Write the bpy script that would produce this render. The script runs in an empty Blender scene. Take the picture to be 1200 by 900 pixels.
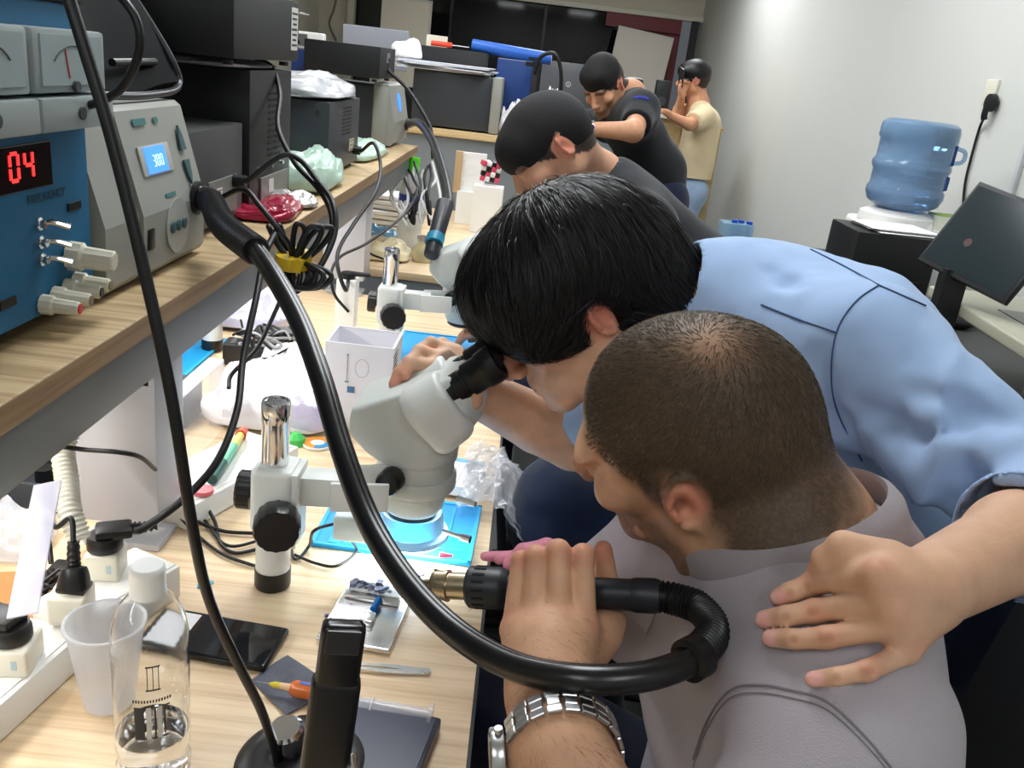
import bpy, bmesh, math, random
import numpy as np
from mathutils import Vector, Matrix, Euler
random.seed(7); RNG = np.random.default_rng(7)
SC = bpy.context.scene; COL = SC.collection
PI = math.pi

# ------------------------------------------------------------------ camera, world, lights, exposure
FOC = 1020.0
_y = np.array([32., 368., -FOC]); _y /= np.linalg.norm(_y)
_z = np.array([336., 2800., FOC]); _z /= np.linalg.norm(_z)
_z -= _y * np.dot(_z, _y); _z /= np.linalg.norm(_z)
_x = np.cross(_y, _z)
RCW = np.array([_x, _y, _z]); CAMP = np.array([0., 0., 1.40])
cd = bpy.data.cameras.new('camera'); cam = bpy.data.objects.new('camera', cd); COL.objects.link(cam)
cd.sensor_width = 36.0; cd.lens = 36.0 * FOC / 1200.0; cd.clip_start = 0.02; cd.clip_end = 60
cam.matrix_world = Matrix([list(RCW[i]) + [CAMP[i]] for i in range(3)] + [[0, 0, 0, 1]])
SC.camera = cam
SC.view_settings.view_transform = 'Standard'; SC.view_settings.look = 'None'
SC.view_settings.gamma = 1.0; SC.view_settings.use_curve_mapping = False
SC.view_settings.exposure = 0.0
w = bpy.data.worlds.new('world'); SC.world = w; w.use_nodes = True
w.node_tree.nodes['Background'].inputs[0].default_value = (0.85, 0.92, 1.0, 1)
w.node_tree.nodes['Background'].inputs[1].default_value = 0.10

def area(name, loc, size, power, color=(1, 1, 1), rot=(0, 0, 0)):
    l = bpy.data.lights.new(name, 'AREA'); l.shape = 'RECTANGLE'; l.size, l.size_y = size
    l.energy = power; l.color = color
    o = bpy.data.objects.new(name, l); COL.objects.link(o); o.location = loc; o.rotation_euler = rot
    return o
CEIL = 2.75
LAMPS = [(-0.15, 1.85, 24), (0.7, 3.3, 15), (-0.9, 3.6, 20), (0.2, 5.6, 26), (1.0, 7.0, 18), (-0.8, -1.2, 5), (0.8, -1.2, 5)]
for i, (lx, ly, pw) in enumerate(LAMPS):
    area('ceiling_lamp_light', (lx, ly, CEIL - 0.07), (0.55, 1.15) if i else (0.55, 1.15), pw, (0.93, 0.97, 1.0))

area('shelf_strip_light', (-0.60, 1.25, 1.050), (0.03, 2.3), 8, (1.0, .99, .97))
def ray(px, py): return RCW @ np.array([px - 600., 450. - py, -FOC])
def onz(px, py, z): d = ray(px, py); return CAMP + d * (z - CAMP[2]) / d[2]
def ony(px, py, y): d = ray(px, py); return CAMP + d * y / d[1]
def onx(px, py, x): d = ray(px, py); return CAMP + d * x / d[0]
def dep(px, py, D): return CAMP + ray(px, py) * D / FOC
V = lambda *a: np.array(a, float)

# ------------------------------------------------------------------ materials
MATS = {}
def M(name, col=(.5, .5, .5), rough=.5, metal=0., spec=.5, var=0., vscale=20., bump=0., bscale=200., trans=0., ior=1.45, alpha=1., emit=None, es=1., attr=None, sheen=0., coat=0., sss=0., vstretch=None):
    if name in MATS: return MATS[name]
    m = bpy.data.materials.new(name); m.use_nodes = True; nt = m.node_tree; N = nt.nodes; L = nt.links
    b = N['Principled BSDF']; b.inputs['Base Color'].default_value = (*col, 1)
    b.inputs['Roughness'].default_value = rough; b.inputs['Metallic'].default_value = metal
    b.inputs['Specular IOR Level'].default_value = spec; b.inputs['IOR'].default_value = ior
    b.inputs['Transmission Weight'].default_value = trans; b.inputs['Alpha'].default_value = alpha
    b.inputs['Sheen Weight'].default_value = sheen; b.inputs['Coat Weight'].default_value = coat
    if sss:
        b.inputs['Subsurface Weight'].default_value = sss; b.inputs['Subsurface Radius'].default_value = (.012, .005, .003)
        b.inputs['Subsurface Scale'].default_value = 1.0
    if emit: b.inputs['Emission Color'].default_value = (*emit, 1); b.inputs['Emission Strength'].default_value = es
    tc = N.new('ShaderNodeTexCoord'); src = None
    if attr:
        a = N.new('ShaderNodeAttribute'); a.attribute_name = attr; src = a.outputs['Color']
        L.new(src, b.inputs['Base Color'])
    nz = N.new('ShaderNodeTexNoise'); nz.inputs['Scale'].default_value = vscale; nz.inputs['Detail'].default_value = 5
    mp = N.new('ShaderNodeMapping'); L.new(tc.outputs['Object'], mp.inputs[0]); L.new(mp.outputs[0], nz.inputs['Vector'])
    if vstretch: mp.inputs['Scale'].default_value = vstretch
    if var:
        mx = N.new('ShaderNodeMix'); mx.data_type = 'RGBA'; mx.blend_type = 'MULTIPLY'; mx.inputs[0].default_value = 1.0
        mr = N.new('ShaderNodeMapRange'); mr.inputs[1].default_value = .3; mr.inputs[2].default_value = .7
        mr.inputs[3].default_value = 1 - var; mr.inputs[4].default_value = 1 + var
        L.new(nz.outputs['Fac'], mr.inputs[0]); cb = N.new('ShaderNodeCombineColor')
        for k in range(3): L.new(mr.outputs[0], cb.inputs[k])
        if src: L.new(src, mx.inputs[6])
        else: mx.inputs[6].default_value = (*col, 1)
        L.new(cb.outputs[0], mx.inputs[7]); L.new(mx.outputs[2], b.inputs['Base Color'])
    if bump:
        n2 = N.new('ShaderNodeTexNoise'); n2.inputs['Scale'].default_value = bscale; n2.inputs['Detail'].default_value = 4
        L.new(tc.outputs['Object'], n2.inputs['Vector'])
        bp = N.new('ShaderNodeBump'); bp.inputs['Strength'].default_value = bump; bp.inputs['Distance'].default_value = .002
        L.new(n2.outputs['Fac'], bp.inputs['Height']); L.new(bp.outputs[0], b.inputs['Normal'])
    MATS[name] = m; return m

def wood(name, c1, c2, scale=1.0, axis='X', rough=.45):
    m = bpy.data.materials.new(name); m.use_nodes = True; nt = m.node_tree; N = nt.nodes; L = nt.links
    b = N['Principled BSDF']; b.inputs['Roughness'].default_value = rough
    tc = N.new('ShaderNodeTexCoord'); mp = N.new('ShaderNodeMapping')
    mp.inputs['Scale'].default_value = (2.2, 60, 60) if axis == 'X' else (60, 2.2, 60)
    mp.inputs['Rotation'].default_value = (0, 0, 0.06)
    L.new(tc.outputs['Object'], mp.inputs[0])
    n1 = N.new('ShaderNodeTexNoise'); n1.inputs['Scale'].default_value = scale; n1.inputs['Detail'].default_value = 6; n1.inputs['Roughness'].default_value = .6
    n1.inputs['Distortion'].default_value = .35
    L.new(mp.outputs[0], n1.inputs['Vector'])
    n2 = N.new('ShaderNodeTexNoise'); n2.inputs['Scale'].default_value = scale * 3.5; n2.inputs['Detail'].default_value = 3
    L.new(mp.outputs[0], n2.inputs['Vector'])
    ad = N.new('ShaderNodeMath'); ad.operation = 'MULTIPLY_ADD'; ad.inputs[1].default_value = .35
    L.new(n2.outputs['Fac'], ad.inputs[0]); L.new(n1.outputs['Fac'], ad.inputs[2])
    r = N.new('ShaderNodeValToRGB'); e = r.color_ramp.elements
    e[0].position = .5; e[0].color = (*c2, 1); e[1].position = .78; e[1].color = (*c1, 1)
    L.new(ad.outputs[0], r.inputs[0]); L.new(r.outputs[0], b.inputs['Base Color'])
    MATS[name] = m; return m

def fabric(name, col, weave=900., rough=.85, attr=None, bump=.35, var=.06):
    """woven cloth: fine thread grain as bump plus a little mottling"""
    m = M(name, col, rough, spec=.25, var=var, vscale=9, attr=attr, sheen=.15)
    nt = m.node_tree; N = nt.nodes; L = nt.links; b = N['Principled BSDF']
    tc = N.new('ShaderNodeTexCoord'); vo = N.new('ShaderNodeTexVoronoi'); vo.inputs['Scale'].default_value = weave * .5
    L.new(tc.outputs['Object'], vo.inputs['Vector'])
    bp = N.new('ShaderNodeBump'); bp.inputs['Strength'].default_value = bump; bp.inputs['Distance'].default_value = .0008
    L.new(vo.outputs['Distance'], bp.inputs['Height']); L.new(bp.outputs[0], b.inputs['Normal'])
    return m

# ------------------------------------------------------------------ mesh builder
def rotm(rx=0, ry=0, rz=0): return np.array(Euler((rx, ry, rz)).to_matrix())
def frame(f, u=(0, 0, 1)):
    """columns: right, forward, up"""
    f = np.array(f, float); f /= np.linalg.norm(f); u = np.array(u, float)
    r = np.cross(f, u); r /= np.linalg.norm(r); u = np.cross(r, f)
    return np.array([r, f, u]).T
def spline(pts, n=8):
    P = [np.array(p, float) for p in pts]
    P = [2 * P[0] - P[1]] + P + [2 * P[-1] - P[-2]]; out = []
    for i in range(1, len(P) - 2):
        a, b, c, d = P[i - 1:i + 3]
        for k in range(n):
            t = k / n
            out.append(.5 * ((2 * b) + (-a + c) * t + (2 * a - 5 * b + 4 * c - d) * t * t + (-a + 3 * b - 3 * c + d) * t ** 3))
    out.append(P[-2]); return np.array(out)

class MB:
    def __init__(s, R=None, T=(0, 0, 0)): s.v = []; s.f = []; s.m = []; s.s = []; s.R = np.eye(3) if R is None else np.array(R); s.T = np.array(T, float)
    def add(s, vs, fs, mat=0, smooth=False, R=None, T=(0, 0, 0)):
        vs = np.asarray(vs, float)
        if R is not None: vs = vs @ np.asarray(R).T
        vs = (vs + np.array(T)) @ s.R.T + s.T
        o = sum(len(a) for a in s.v) if not hasattr(s, 'n') else s.n
        s.v.append(vs); s.n = o + len(vs)
        for f in fs: s.f.append([i + o for i in f]); s.m.append(mat); s.s.append(smooth)
        return s
    def box(s, c, size, R=None, bev=0., mat=0, seg=2, taper=None):
        bm = bmesh.new(); bmesh.ops.create_cube(bm, size=1)
        for v in bm.verts:
            k = 1.0
            v.co = Vector((v.co.x * size[0], v.co.y * size[1], v.co.z * size[2]))
            if taper and v.co.z > 0: v.co.x *= taper[0]; v.co.y *= taper[1]
        if bev > 0: bmesh.ops.bevel(bm, geom=list(bm.edges), offset=min(bev, min(size) * .49), segments=seg, profile=.6, affect='EDGES')
        vs = [tuple(v.co) for v in bm.verts]; fs = [[v.index for v in f.verts] for f in bm.faces]; bm.free()
        return s.add(vs, fs, mat, bev > 0.0015, R, c)
    def cyl(s, a, b, r, r2=None, n=24, mat=0, cap=True, smooth=True, bev=0.):
        r2 = r if r2 is None else r2
        a = np.array(a, float); b = np.array(b, float); L = np.linalg.norm(b - a)
        if bev: prof = [(0, 0), (r - bev, 0), (r - bev * .3, bev * .3), (r, bev), (r2, L - bev), (r2 - bev * .3, L - bev * .3), (r2 - bev, L), (0, L)]
        elif cap: prof = [(0, 0), (r, 0), (r, 0), (r2, L), (r2, L), (0, L)]
        else: prof = [(r, 0), (r2, L)]
        return s.lathe(prof, a, b - a, n, mat, smooth)
    def lathe(s, prof, base=(0, 0, 0), axis=(0, 0, 1), n=32, mat=0, smooth=True, ripple=None, up=None):
        ax = np.array(axis, float); ax /= np.linalg.norm(ax)
        t = np.array([0, 0, 1.]) if abs(ax[2]) < .95 else np.array([0, 1., 0])
        if up is not None: t = np.array(up, float)
        x = np.cross(t, ax); x /= np.linalg.norm(x); y = np.cross(ax, x)
        vs = []; fs = []; base = np.array(base, float)
        for i, (r, z) in enumerate(prof):
            for k in range(n):
                a = 2 * PI * k / n; rr = r * (ripple(a, z) if ripple else 1)
                vs.append(base + ax * z + (x * math.cos(a) + y * math.sin(a)) * rr)
        for i in range(len(prof) - 1):
            r0, r1 = prof[i][0], prof[i + 1][0]
            if prof[i] == prof[i + 1]: continue
            for k in range(n):
                k2 = (k + 1) % n
                fs.append([i * n + k, i * n + k2, (i + 1) * n + k2, (i + 1) * n + k])
        return s.add(vs, fs, mat, smooth)
    def tube(s, pts, r=.003, n=10, mat=0, cap=True, sub=8, prof=None, raw=False):
        P = np.array(pts, float) if raw else spline(pts, sub); m = len(P)
        rs = [r(i / (m - 1)) for i in range(m)] if callable(r) else [r] * m
        T = np.gradient(P, axis=0); T /= np.linalg.norm(T, axis=1)[:, None] + 1e-12
        u = np.cross(T[0], [0, 0, 1.]);
        if np.linalg.norm(u) < .1: u = np.cross(T[0], [0, 1., 0])
        u /= np.linalg.norm(u); vs = []; fs = []
        for i in range(m):
            u = u - T[i] * np.dot(u, T[i]); u /= np.linalg.norm(u); v = np.cross(T[i], u)
            for k in range(n):
                a = 2 * PI * k / n; q = prof(a) if prof else 1.
                vs.append(P[i] + (u * math.cos(a) + v * math.sin(a)) * rs[i] * q)
        for i in range(m - 1):
            for k in range(n):
                k2 = (k + 1) % n; fs.append([i * n + k, i * n + k2, (i + 1) * n + k2, (i + 1) * n + k])
        if cap: fs.append(list(range(n))[::-1]); fs.append([(m - 1) * n + k for k in range(n)])
        return s.add(vs, fs, mat, True)
    def prism(s, poly, h, R=None, T=(0, 0, 0), mat=0, smooth=False):
        """polygon in local xy, extruded 0..h in z"""
        n = len(poly); vs = [(x, y, 0) for x, y in poly] + [(x, y, h) for x, y in poly]
        fs = [list(range(n))[::-1], [n + i for i in range(n)]] + [[i, (i + 1) % n, n + (i + 1) % n, n + i] for i in range(n)]
        return s.add(vs, fs, mat, smooth, R, T)
    def ball(s, c, r, R=None, n=16, mat=0):
        vs = []; fs = []; r = np.array([r] * 3 if np.isscalar(r) else r); h = n // 2
        for i in range(h + 1):
            for k in range(n):
                t = PI * i / h; a = 2 * PI * k / n
                vs.append(np.array([math.sin(t) * math.cos(a), math.sin(t) * math.sin(a), math.cos(t)]) * r)
        for i in range(h):
            for k in range(n): fs.append([i * n + k, (i + 1) * n + k, (i + 1) * n + (k + 1) % n, i * n + (k + 1) % n])
        return s.add(vs, fs, mat, True, R, c)
    def sheet(s, fn, nu, nv, mat=0, thick=0., smooth=True):
        G = np.array([[fn(i / nu, j / nv) for j in range(nv + 1)] for i in range(nu + 1)], float)
        vs = G.reshape(-1, 3); w_ = nv + 1
        fs = [[i * w_ + j, (i + 1) * w_ + j, (i + 1) * w_ + j + 1, i * w_ + j + 1] for i in range(nu) for j in range(nv)]
        if thick:
            du = np.gradient(G, axis=0); dv = np.gradient(G, axis=1); nn = np.cross(du, dv); nn /= np.linalg.norm(nn, axis=2)[..., None] + 1e-12
            o = len(vs); vs = np.vstack([vs, (G - nn * thick).reshape(-1, 3)])
            fs = fs + [[o + a for a in f[::-1]] for f in fs]
            rim = [(i * w_) for i in range(nu)] + [nu * w_ + j for j in range(nv)] + [i * w_ + nv for i in range(nu, 0, -1)] + [j for j in range(nv, 0, -1)]
            for a, b in zip(rim, rim[1:] + rim[:1]): fs.append([a, b, b + o, a + o])
        return s.add(vs, fs, mat, smooth)
    def build(s, name, mats, parent=None, world=False, cols=None):
        vs = np.vstack(s.v)
        if parent is not None and world:
            Mi = np.array(parent.matrix_basis.inverted()); vs = vs @ Mi[:3, :3].T + Mi[:3, 3]
        me = bpy.data.meshes.new(name); me.from_pydata(vs.tolist(), [], s.f)
        for m in (mats if isinstance(mats, (list, tuple)) else [mats]): me.materials.append(m)
        me.polygons.foreach_set('material_index', s.m); me.polygons.foreach_set('use_smooth', s.s)
        me.validate(); me.update()
        bm = bmesh.new(); bm.from_mesh(me); bmesh.ops.remove_doubles(bm, verts=bm.verts, dist=1e-6)
        bmesh.ops.recalc_face_normals(bm, faces=bm.faces); bm.to_mesh(me); bm.free()
        if any(s.s) :
            try: me.set_sharp_from_angle(angle=math.radians(38))
            except Exception: pass
        o = bpy.data.objects.new(name, me); COL.objects.link(o)
        if parent is not None: o.parent = parent
        return o

def tag(o, label=None, cat=None, group=None, kind=None):
    if label: o['label'] = label
    if cat: o['category'] = cat
    if group: o['group'] = group
    if kind: o['kind'] = kind
    return o
def thing(name, label, cat, loc=(0, 0, 0), rz=0, group=None, rot=None):
    o = bpy.data.objects.new(name, None); COL.objects.link(o); o.empty_display_size = .02
    o.location = Vector([float(a) for a in loc]); o.rotation_euler = rot if rot is not None else (0, 0, rz)
    bpy.context.view_layer.update() if False else None
    o.matrix_basis = Matrix.Translation(o.location) @ Euler(o.rotation_euler).to_matrix().to_4x4()
    return tag(o, label, cat, group)
def dup(root, loc=None, rz=None, label=None, group=None, dloc=None):
    r = root.copy(); COL.objects.link(r)
    if loc is not None: r.location = Vector([float(a) for a in loc])
    if rz is not None: r.rotation_euler = (0, 0, rz)
    if label: r['label'] = label
    if group: r['group'] = group
    for ch in list(root.children):
        c = ch.copy(); COL.objects.link(c); c.parent = r
        for g in list(ch.children):
            d = g.copy(); COL.objects.link(d); d.parent = c
    return r
def struct(name, mb, mat):
    o = mb.build(name, mat); o['kind'] = 'structure'; return o
def text(body, size, mat, parent, loc, R, name='lettering', extr=.0002):
    cu = bpy.data.curves.new(name, 'FONT'); cu.body = body; cu.size = size; cu.extrude = extr; cu.align_x = 'CENTER'; cu.align_y = 'CENTER'
    t = bpy.data.objects.new(name, cu); COL.objects.link(t)
    dg = bpy.context.evaluated_depsgraph_get(); me = bpy.data.meshes.new_from_object(t.evaluated_get(dg))
    bpy.data.objects.remove(t); vs = np.array([v.co for v in me.vertices]); fs = [list(p.vertices) for p in me.polygons]
    mb = MB(); mb.add(vs, fs, 0, False, R, loc); return mb.build(name, mat, parent, world=True)

# ------------------------------------------------------------------ implicit surfaces (bodies, clothes, soft things)
def d_cone(p, a, b, r1, r2):
    ba = b - a; l2 = float(ba @ ba)
    if l2 < 1e-12: return np.linalg.norm(p - a, axis=1) - r1
    rr = r1 - r2; a2 = l2 - rr * rr; il2 = 1 / l2
    pa = p - a; y = pa @ ba; z = y - l2; q = pa * l2 - ba * y[:, None]; x2 = np.einsum('ij,ij->i', q, q)
    y2 = y * y * l2; z2 = z * z * l2; k = np.sign(rr) * rr * rr * x2
    d = (np.sqrt(np.maximum(x2 * a2 * il2, 0)) + y * rr) * il2 - r1
    c1 = np.sign(z) * a2 * z2 > k; c2 = (np.sign(y) * a2 * y2 < k) & ~c1
    d = np.where(c2, np.sqrt(x2 + y2) * il2 - r1, d); return np.where(c1, np.sqrt(x2 + z2) * il2 - r2, d)
def d_ell(p, c, r, R=None):
    q = p - c
    if R is not None: q = q @ R
    k0 = np.linalg.norm(q / r, axis=1); k1 = np.linalg.norm(q / (r * r), axis=1) + 1e-9
    return np.where(k0 < .05, -min(r), k0 * (k0 - 1) / k1)
class Sdf:
    def __init__(s): s.p = []
    def cone(s, a, b, ra, rb=None, k=.01, op='u'):
        rb = ra if rb is None else rb; a = np.array(a, float); b = np.array(b, float)
        s.p.append(('c', (a, b, ra, rb), k, op, (a + b) / 2, np.linalg.norm(a - b) / 2 + max(ra, rb))); return s
    def chain(s, pts, rs, k=.01, op='u'):
        for i in range(len(pts) - 1): s.cone(pts[i], pts[i + 1], rs[i], rs[i + 1], k, op)
        return s
    def ell(s, c, r, R=None, k=.01, op='u'):
        r = np.array([r] * 3 if np.isscalar(r) else r, float); c = np.array(c, float)
        s.p.append(('e', (c, r, R), k, op, c, max(r) * 1.6 + .01)); return s
    def plane(s, pt, nrm, k=.0):
        """cut away the side the normal points to"""
        nrm = np.array(nrm, float); nrm /= np.linalg.norm(nrm); s.p.append(('p', (np.array(pt, float), nrm), k, 'i', None, 1e9)); return s
    def fn(s, f, c, R, k=.0, op='s'):
        s.p.append(('f', f, k, op, np.array(c, float), R)); return s
    def xform(s, R, T, sc=1.0):
        o = Sdf()
        for ty, a, k, op, c, rad in s.p:
            g = lambda x: R @ (x * sc) + T
            if ty == 'c': o.p.append((ty, (g(a[0]), g(a[1]), a[2] * sc, a[3] * sc), k * sc, op, g(c), rad * sc))
            elif ty == 'e': o.p.append((ty, (g(a[0]), a[1] * sc, R @ (np.eye(3) if a[2] is None else a[2])), k * sc, op, g(c), rad * sc))
            elif ty == 'p': o.p.append((ty, (g(a[0]), R @ a[1]), k * sc, op, None, 1e9))
        return o
    def extend(s, o): s.p += o.p; return s
    def ev(s, P, bc=None, brad=None):
        """P (N,3) ; optional culling by block: bc (B,3) centres, P reshaped (B,n,3)"""
        if bc is None:
            P = P[None]; bc = P.mean(axis=1); brad = np.linalg.norm(P[0] - bc[0], axis=1).max() + 1
        B, n, _ = P.shape; D = np.full((B, n), .5)
        for ty, a, k, op, c, rad in s.p:
            if c is None: sel = np.arange(B)
            else: sel = np.nonzero(np.linalg.norm(bc - c, axis=1) < brad + rad + k + .035)[0]
            if len(sel) == 0: continue
            Q = P[sel].reshape(-1, 3)
            if ty == 'c': d = d_cone(Q, *a)
            elif ty == 'e': d = d_ell(Q, *a)
            elif ty == 'p': d = (Q - a[0]) @ a[1]
            else: d = a(Q)
            d = d.reshape(len(sel), n); o = D[sel]
            if op == 'u':
                if k > 0: h = np.maximum(k - np.abs(o - d), 0) / k; D[sel] = np.minimum(o, d) - h * h * k * .25
                else: D[sel] = np.minimum(o, d)
            else:
                dd = -d if op == 's' else d
                if k > 0: h = np.maximum(k - np.abs(o - dd), 0) / k; D[sel] = np.maximum(o, dd) + h * h * k * .25
                else: D[sel] = np.maximum(o, dd)
        return D
def mesh_sdf(sdf, lo, hi, h=.004, disp=None, BS=12):
    """naive surface nets on the active blocks only -> verts, quads"""
    lo = np.array(lo, float); hi = np.array(hi, float); nb = np.ceil((hi - lo) / (h * BS)).astype(int)
    bi = np.stack(np.meshgrid(*[np.arange(k) for k in nb], indexing='ij'), -1).reshape(-1, 3)
    bc = lo + (bi + .5) * h * BS; br = h * BS * math.sqrt(3) / 2
    dc = sdf.ev(bc[:, None, :], bc, br)[:, 0]; act = bi[np.abs(dc) < br * 2.4 + .03]
    g = np.stack(np.meshgrid(*[np.arange(BS + 1)] * 3, indexing='ij'), -1).reshape(-1, 3)
    NV = (nb * BS + 2); key = lambda c: (c[..., 0] * NV[1] + c[..., 1]) * NV[2] + c[..., 2]
    cells_k = []; cells_v = []; edges = []
    for s0 in range(0, len(act), 400):
        A = act[s0:s0 + 400]; G = A[:, None, :] * BS + g[None]; P = lo + G * h
        bcc = lo + (A + .5) * h * BS
        D = sdf.ev(P, bcc, br)
        if disp is not None: D = D - disp(P.reshape(-1, 3)).reshape(D.shape)
        D = D.reshape(-1, BS + 1, BS + 1, BS + 1); S = D < 0
        c = [S[:, i:BS + i, j:BS + j, l:BS + l] for i in (0, 1) for j in (0, 1) for l in (0, 1)]
        sm = sum(x.astype(np.int8) for x in c); am = (sm > 0) & (sm < 8); idx = np.argwhere(am)
        if len(idx) == 0: continue
        b, i, j, l = idx.T; acc = np.zeros((len(idx), 3)); cnt = np.zeros(len(idx))
        cor = [(x, y, z) for x in (0, 1) for y in (0, 1) for z in (0, 1)]
        for p in range(8):
            for q in range(p + 1, 8):
                cp, cq = cor[p], cor[q]
                if sum(abs(cp[t] - cq[t]) for t in range(3)) != 1: continue
                dp = D[b, i + cp[0], j + cp[1], l + cp[2]]; dq = D[b, i + cq[0], j + cq[1], l + cq[2]]
                m = (dp < 0) != (dq < 0); t = np.where(m, dp / (dp - dq + 1e-20), 0)
                pt = np.array(cp)[None] + (np.array(cq) - np.array(cp))[None] * t[:, None]
                acc += np.where(m[:, None], pt, 0); cnt += m
        gc = A[b] * BS + np.stack([i, j, l], 1); cells_k.append(key(gc)); cells_v.append(lo + (gc + acc / cnt[:, None]) * h)
        for ax in range(3):
            sl0 = [slice(None)] + [slice(0, BS)] * 3; sl1 = list(sl0); sl1[ax + 1] = slice(1, BS + 1)
            a0 = S[tuple(sl0)]; a1 = S[tuple(sl1)]; e = np.argwhere(a0 != a1)
            if len(e): edges.append((ax, A[e[:, 0]] * BS + e[:, 1:], a0[tuple(e.T)]))
    K = np.concatenate(cells_k); Vv = np.concatenate(cells_v); o = np.argsort(K); K = K[o]; Vv = Vv[o]
    Q = []
    for ax, gp, ins in edges:
        u, v = [(1, 2), (2, 0), (0, 1)][ax]; du = np.zeros(3, int); dv = np.zeros(3, int); du[u] = 1; dv[v] = 1
        ok = (gp[:, u] > 0) & (gp[:, v] > 0); gp = gp[ok]; ins = ins[ok]
        cc = [gp - du - dv, gp - dv, gp, gp - du]; ids = []; good = np.ones(len(gp), bool)
        for c_ in cc:
            k_ = key(c_); p_ = np.clip(np.searchsorted(K, k_), 0, len(K) - 1); good &= K[p_] == k_; ids.append(p_)
        q = np.stack(ids, 1); q[~ins] = q[~ins][:, ::-1]; Q.append(q[good])
    return Vv, np.concatenate(Q)
def sdf_object(name, sdf, lo, hi, h, mat, parent=None, colfn=None, disp=None, smooth_it=1, keep=None):
    vs, q = mesh_sdf(sdf, lo, hi, h, disp)
    if keep is not None:
        kv = keep(vs); q = q[kv[q].all(axis=1)]
        used = np.unique(q); mp = np.full(len(vs), -1); mp[used] = np.arange(len(used)); vs = vs[used]; q = mp[q]
    for _ in range(smooth_it):
        acc = np.zeros_like(vs); cn = np.zeros(len(vs))
        for a in range(4):
            b = (a + 1) % 4; np.add.at(acc, q[:, a], vs[q[:, b]]); np.add.at(acc, q[:, b], vs[q[:, a]]); np.add.at(cn, q[:, a], 1); np.add.at(cn, q[:, b], 1)
        vs = vs * .5 + .5 * acc / np.maximum(cn, 1)[:, None]
    wv = vs.copy()
    if parent is not None:
        Mi = np.array(parent.matrix_basis.inverted()); vs = vs @ Mi[:3, :3].T + Mi[:3, 3]
    me = bpy.data.meshes.new(name); me.vertices.add(len(vs)); me.vertices.foreach_set('co', vs.ravel())
    me.loops.add(len(q) * 4); me.loops.foreach_set('vertex_index', q.ravel().astype(np.int32))
    me.polygons.add(len(q)); me.polygons.foreach_set('loop_start', np.arange(0, len(q) * 4, 4, dtype=np.int32))
    me.polygons.foreach_set('use_smooth', np.ones(len(q), bool)); me.update(calc_edges=True); me.validate()
    bm = bmesh.new(); bm.from_mesh(me); be = [e for e in bm.edges if len(e.link_faces) == 1]
    if be and keep is None: bmesh.ops.holes_fill(bm, edges=be, sides=24)
    for f in bm.faces: f.smooth = True
    bm.to_mesh(me); bm.free()
    me.materials.append(mat)
    if colfn is not None:
        c = colfn(wv); c = np.hstack([c, np.ones((len(c), 1))])
        a = me.color_attributes.new('Col', 'FLOAT_COLOR', 'POINT'); a.data.foreach_set('color', c.ravel().astype(np.float32))
    o = bpy.data.objects.new(name, me); COL.objects.link(o)
    if parent is not None: o.parent = parent
    return o
# cheap smooth 3-D value noise for folds and colour
_H = RNG.random(4096)
def vnoise(P, s):
    P = P * s; i = np.floor(P).astype(int); f = P - i; f = f * f * (3 - 2 * f); r = 0
    for a in (0, 1):
        for b in (0, 1):
            for c in (0, 1):
                hsh = ((i[:, 0] + a) * 73856093 ^ (i[:, 1] + b) * 19349663 ^ (i[:, 2] + c) * 83492791) & 4095
                wgt = (f[:, 0] if a else 1 - f[:, 0]) * (f[:, 1] if b else 1 - f[:, 1]) * (f[:, 2] if c else 1 - f[:, 2])
                r = r + wgt * _H[hsh]
    return r
def sstep(a, b, x): t = np.clip((x - a) / (b - a), 0, 1); return t * t * (3 - 2 * t)
def lin(r, g, b): return tuple(((c / 255) / 12.92 if c / 255 < .04045 else ((c / 255 + .055) / 1.055) ** 2.4) for c in (r, g, b))
# ================================================================== the room
WX, FY = 1.65, 10.0
wallm = M('wall_paint', lin(212, 213, 208), .75, var=.02, vscale=1.5)
creamm = M('cream_paint', lin(214, 208, 190), .7, var=.02, vscale=1.5)
floorm = M('grey_vinyl', lin(60, 62, 66), .45, var=.12, vscale=12)
ceilm = M('ceiling_paint', lin(232, 232, 228), .8)
struct('floor', MB().box((0, 4, -.03), (5.2, 13, .06)), floorm)
cm = MB().box((0, 4, CEIL + .03), (5.2, 13, .06), mat=0)
for i in range(9): cm.box((-2.4 + i * .6, 4, CEIL + .0), (.024, 13, .006), mat=1)
for j in range(20): cm.box((0, -2.2 + j * .6, CEIL + .0), (5, .024, .006), mat=1)
struct('ceiling', cm, [ceilm, M('ceiling_grid', lin(200, 200, 198), .5)])
struct('wall_right', MB().box((WX + .05, 4, 1.37), (.1, 13, 2.8)), wallm)
struct('wall_left', MB().box((-2.45, 4, 1.37), (.1, 13, 2.8)), creamm)
struct('wall_back', MB().box((0, -2.45, 1.37), (5, .1, 2.8)), wallm)
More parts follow.
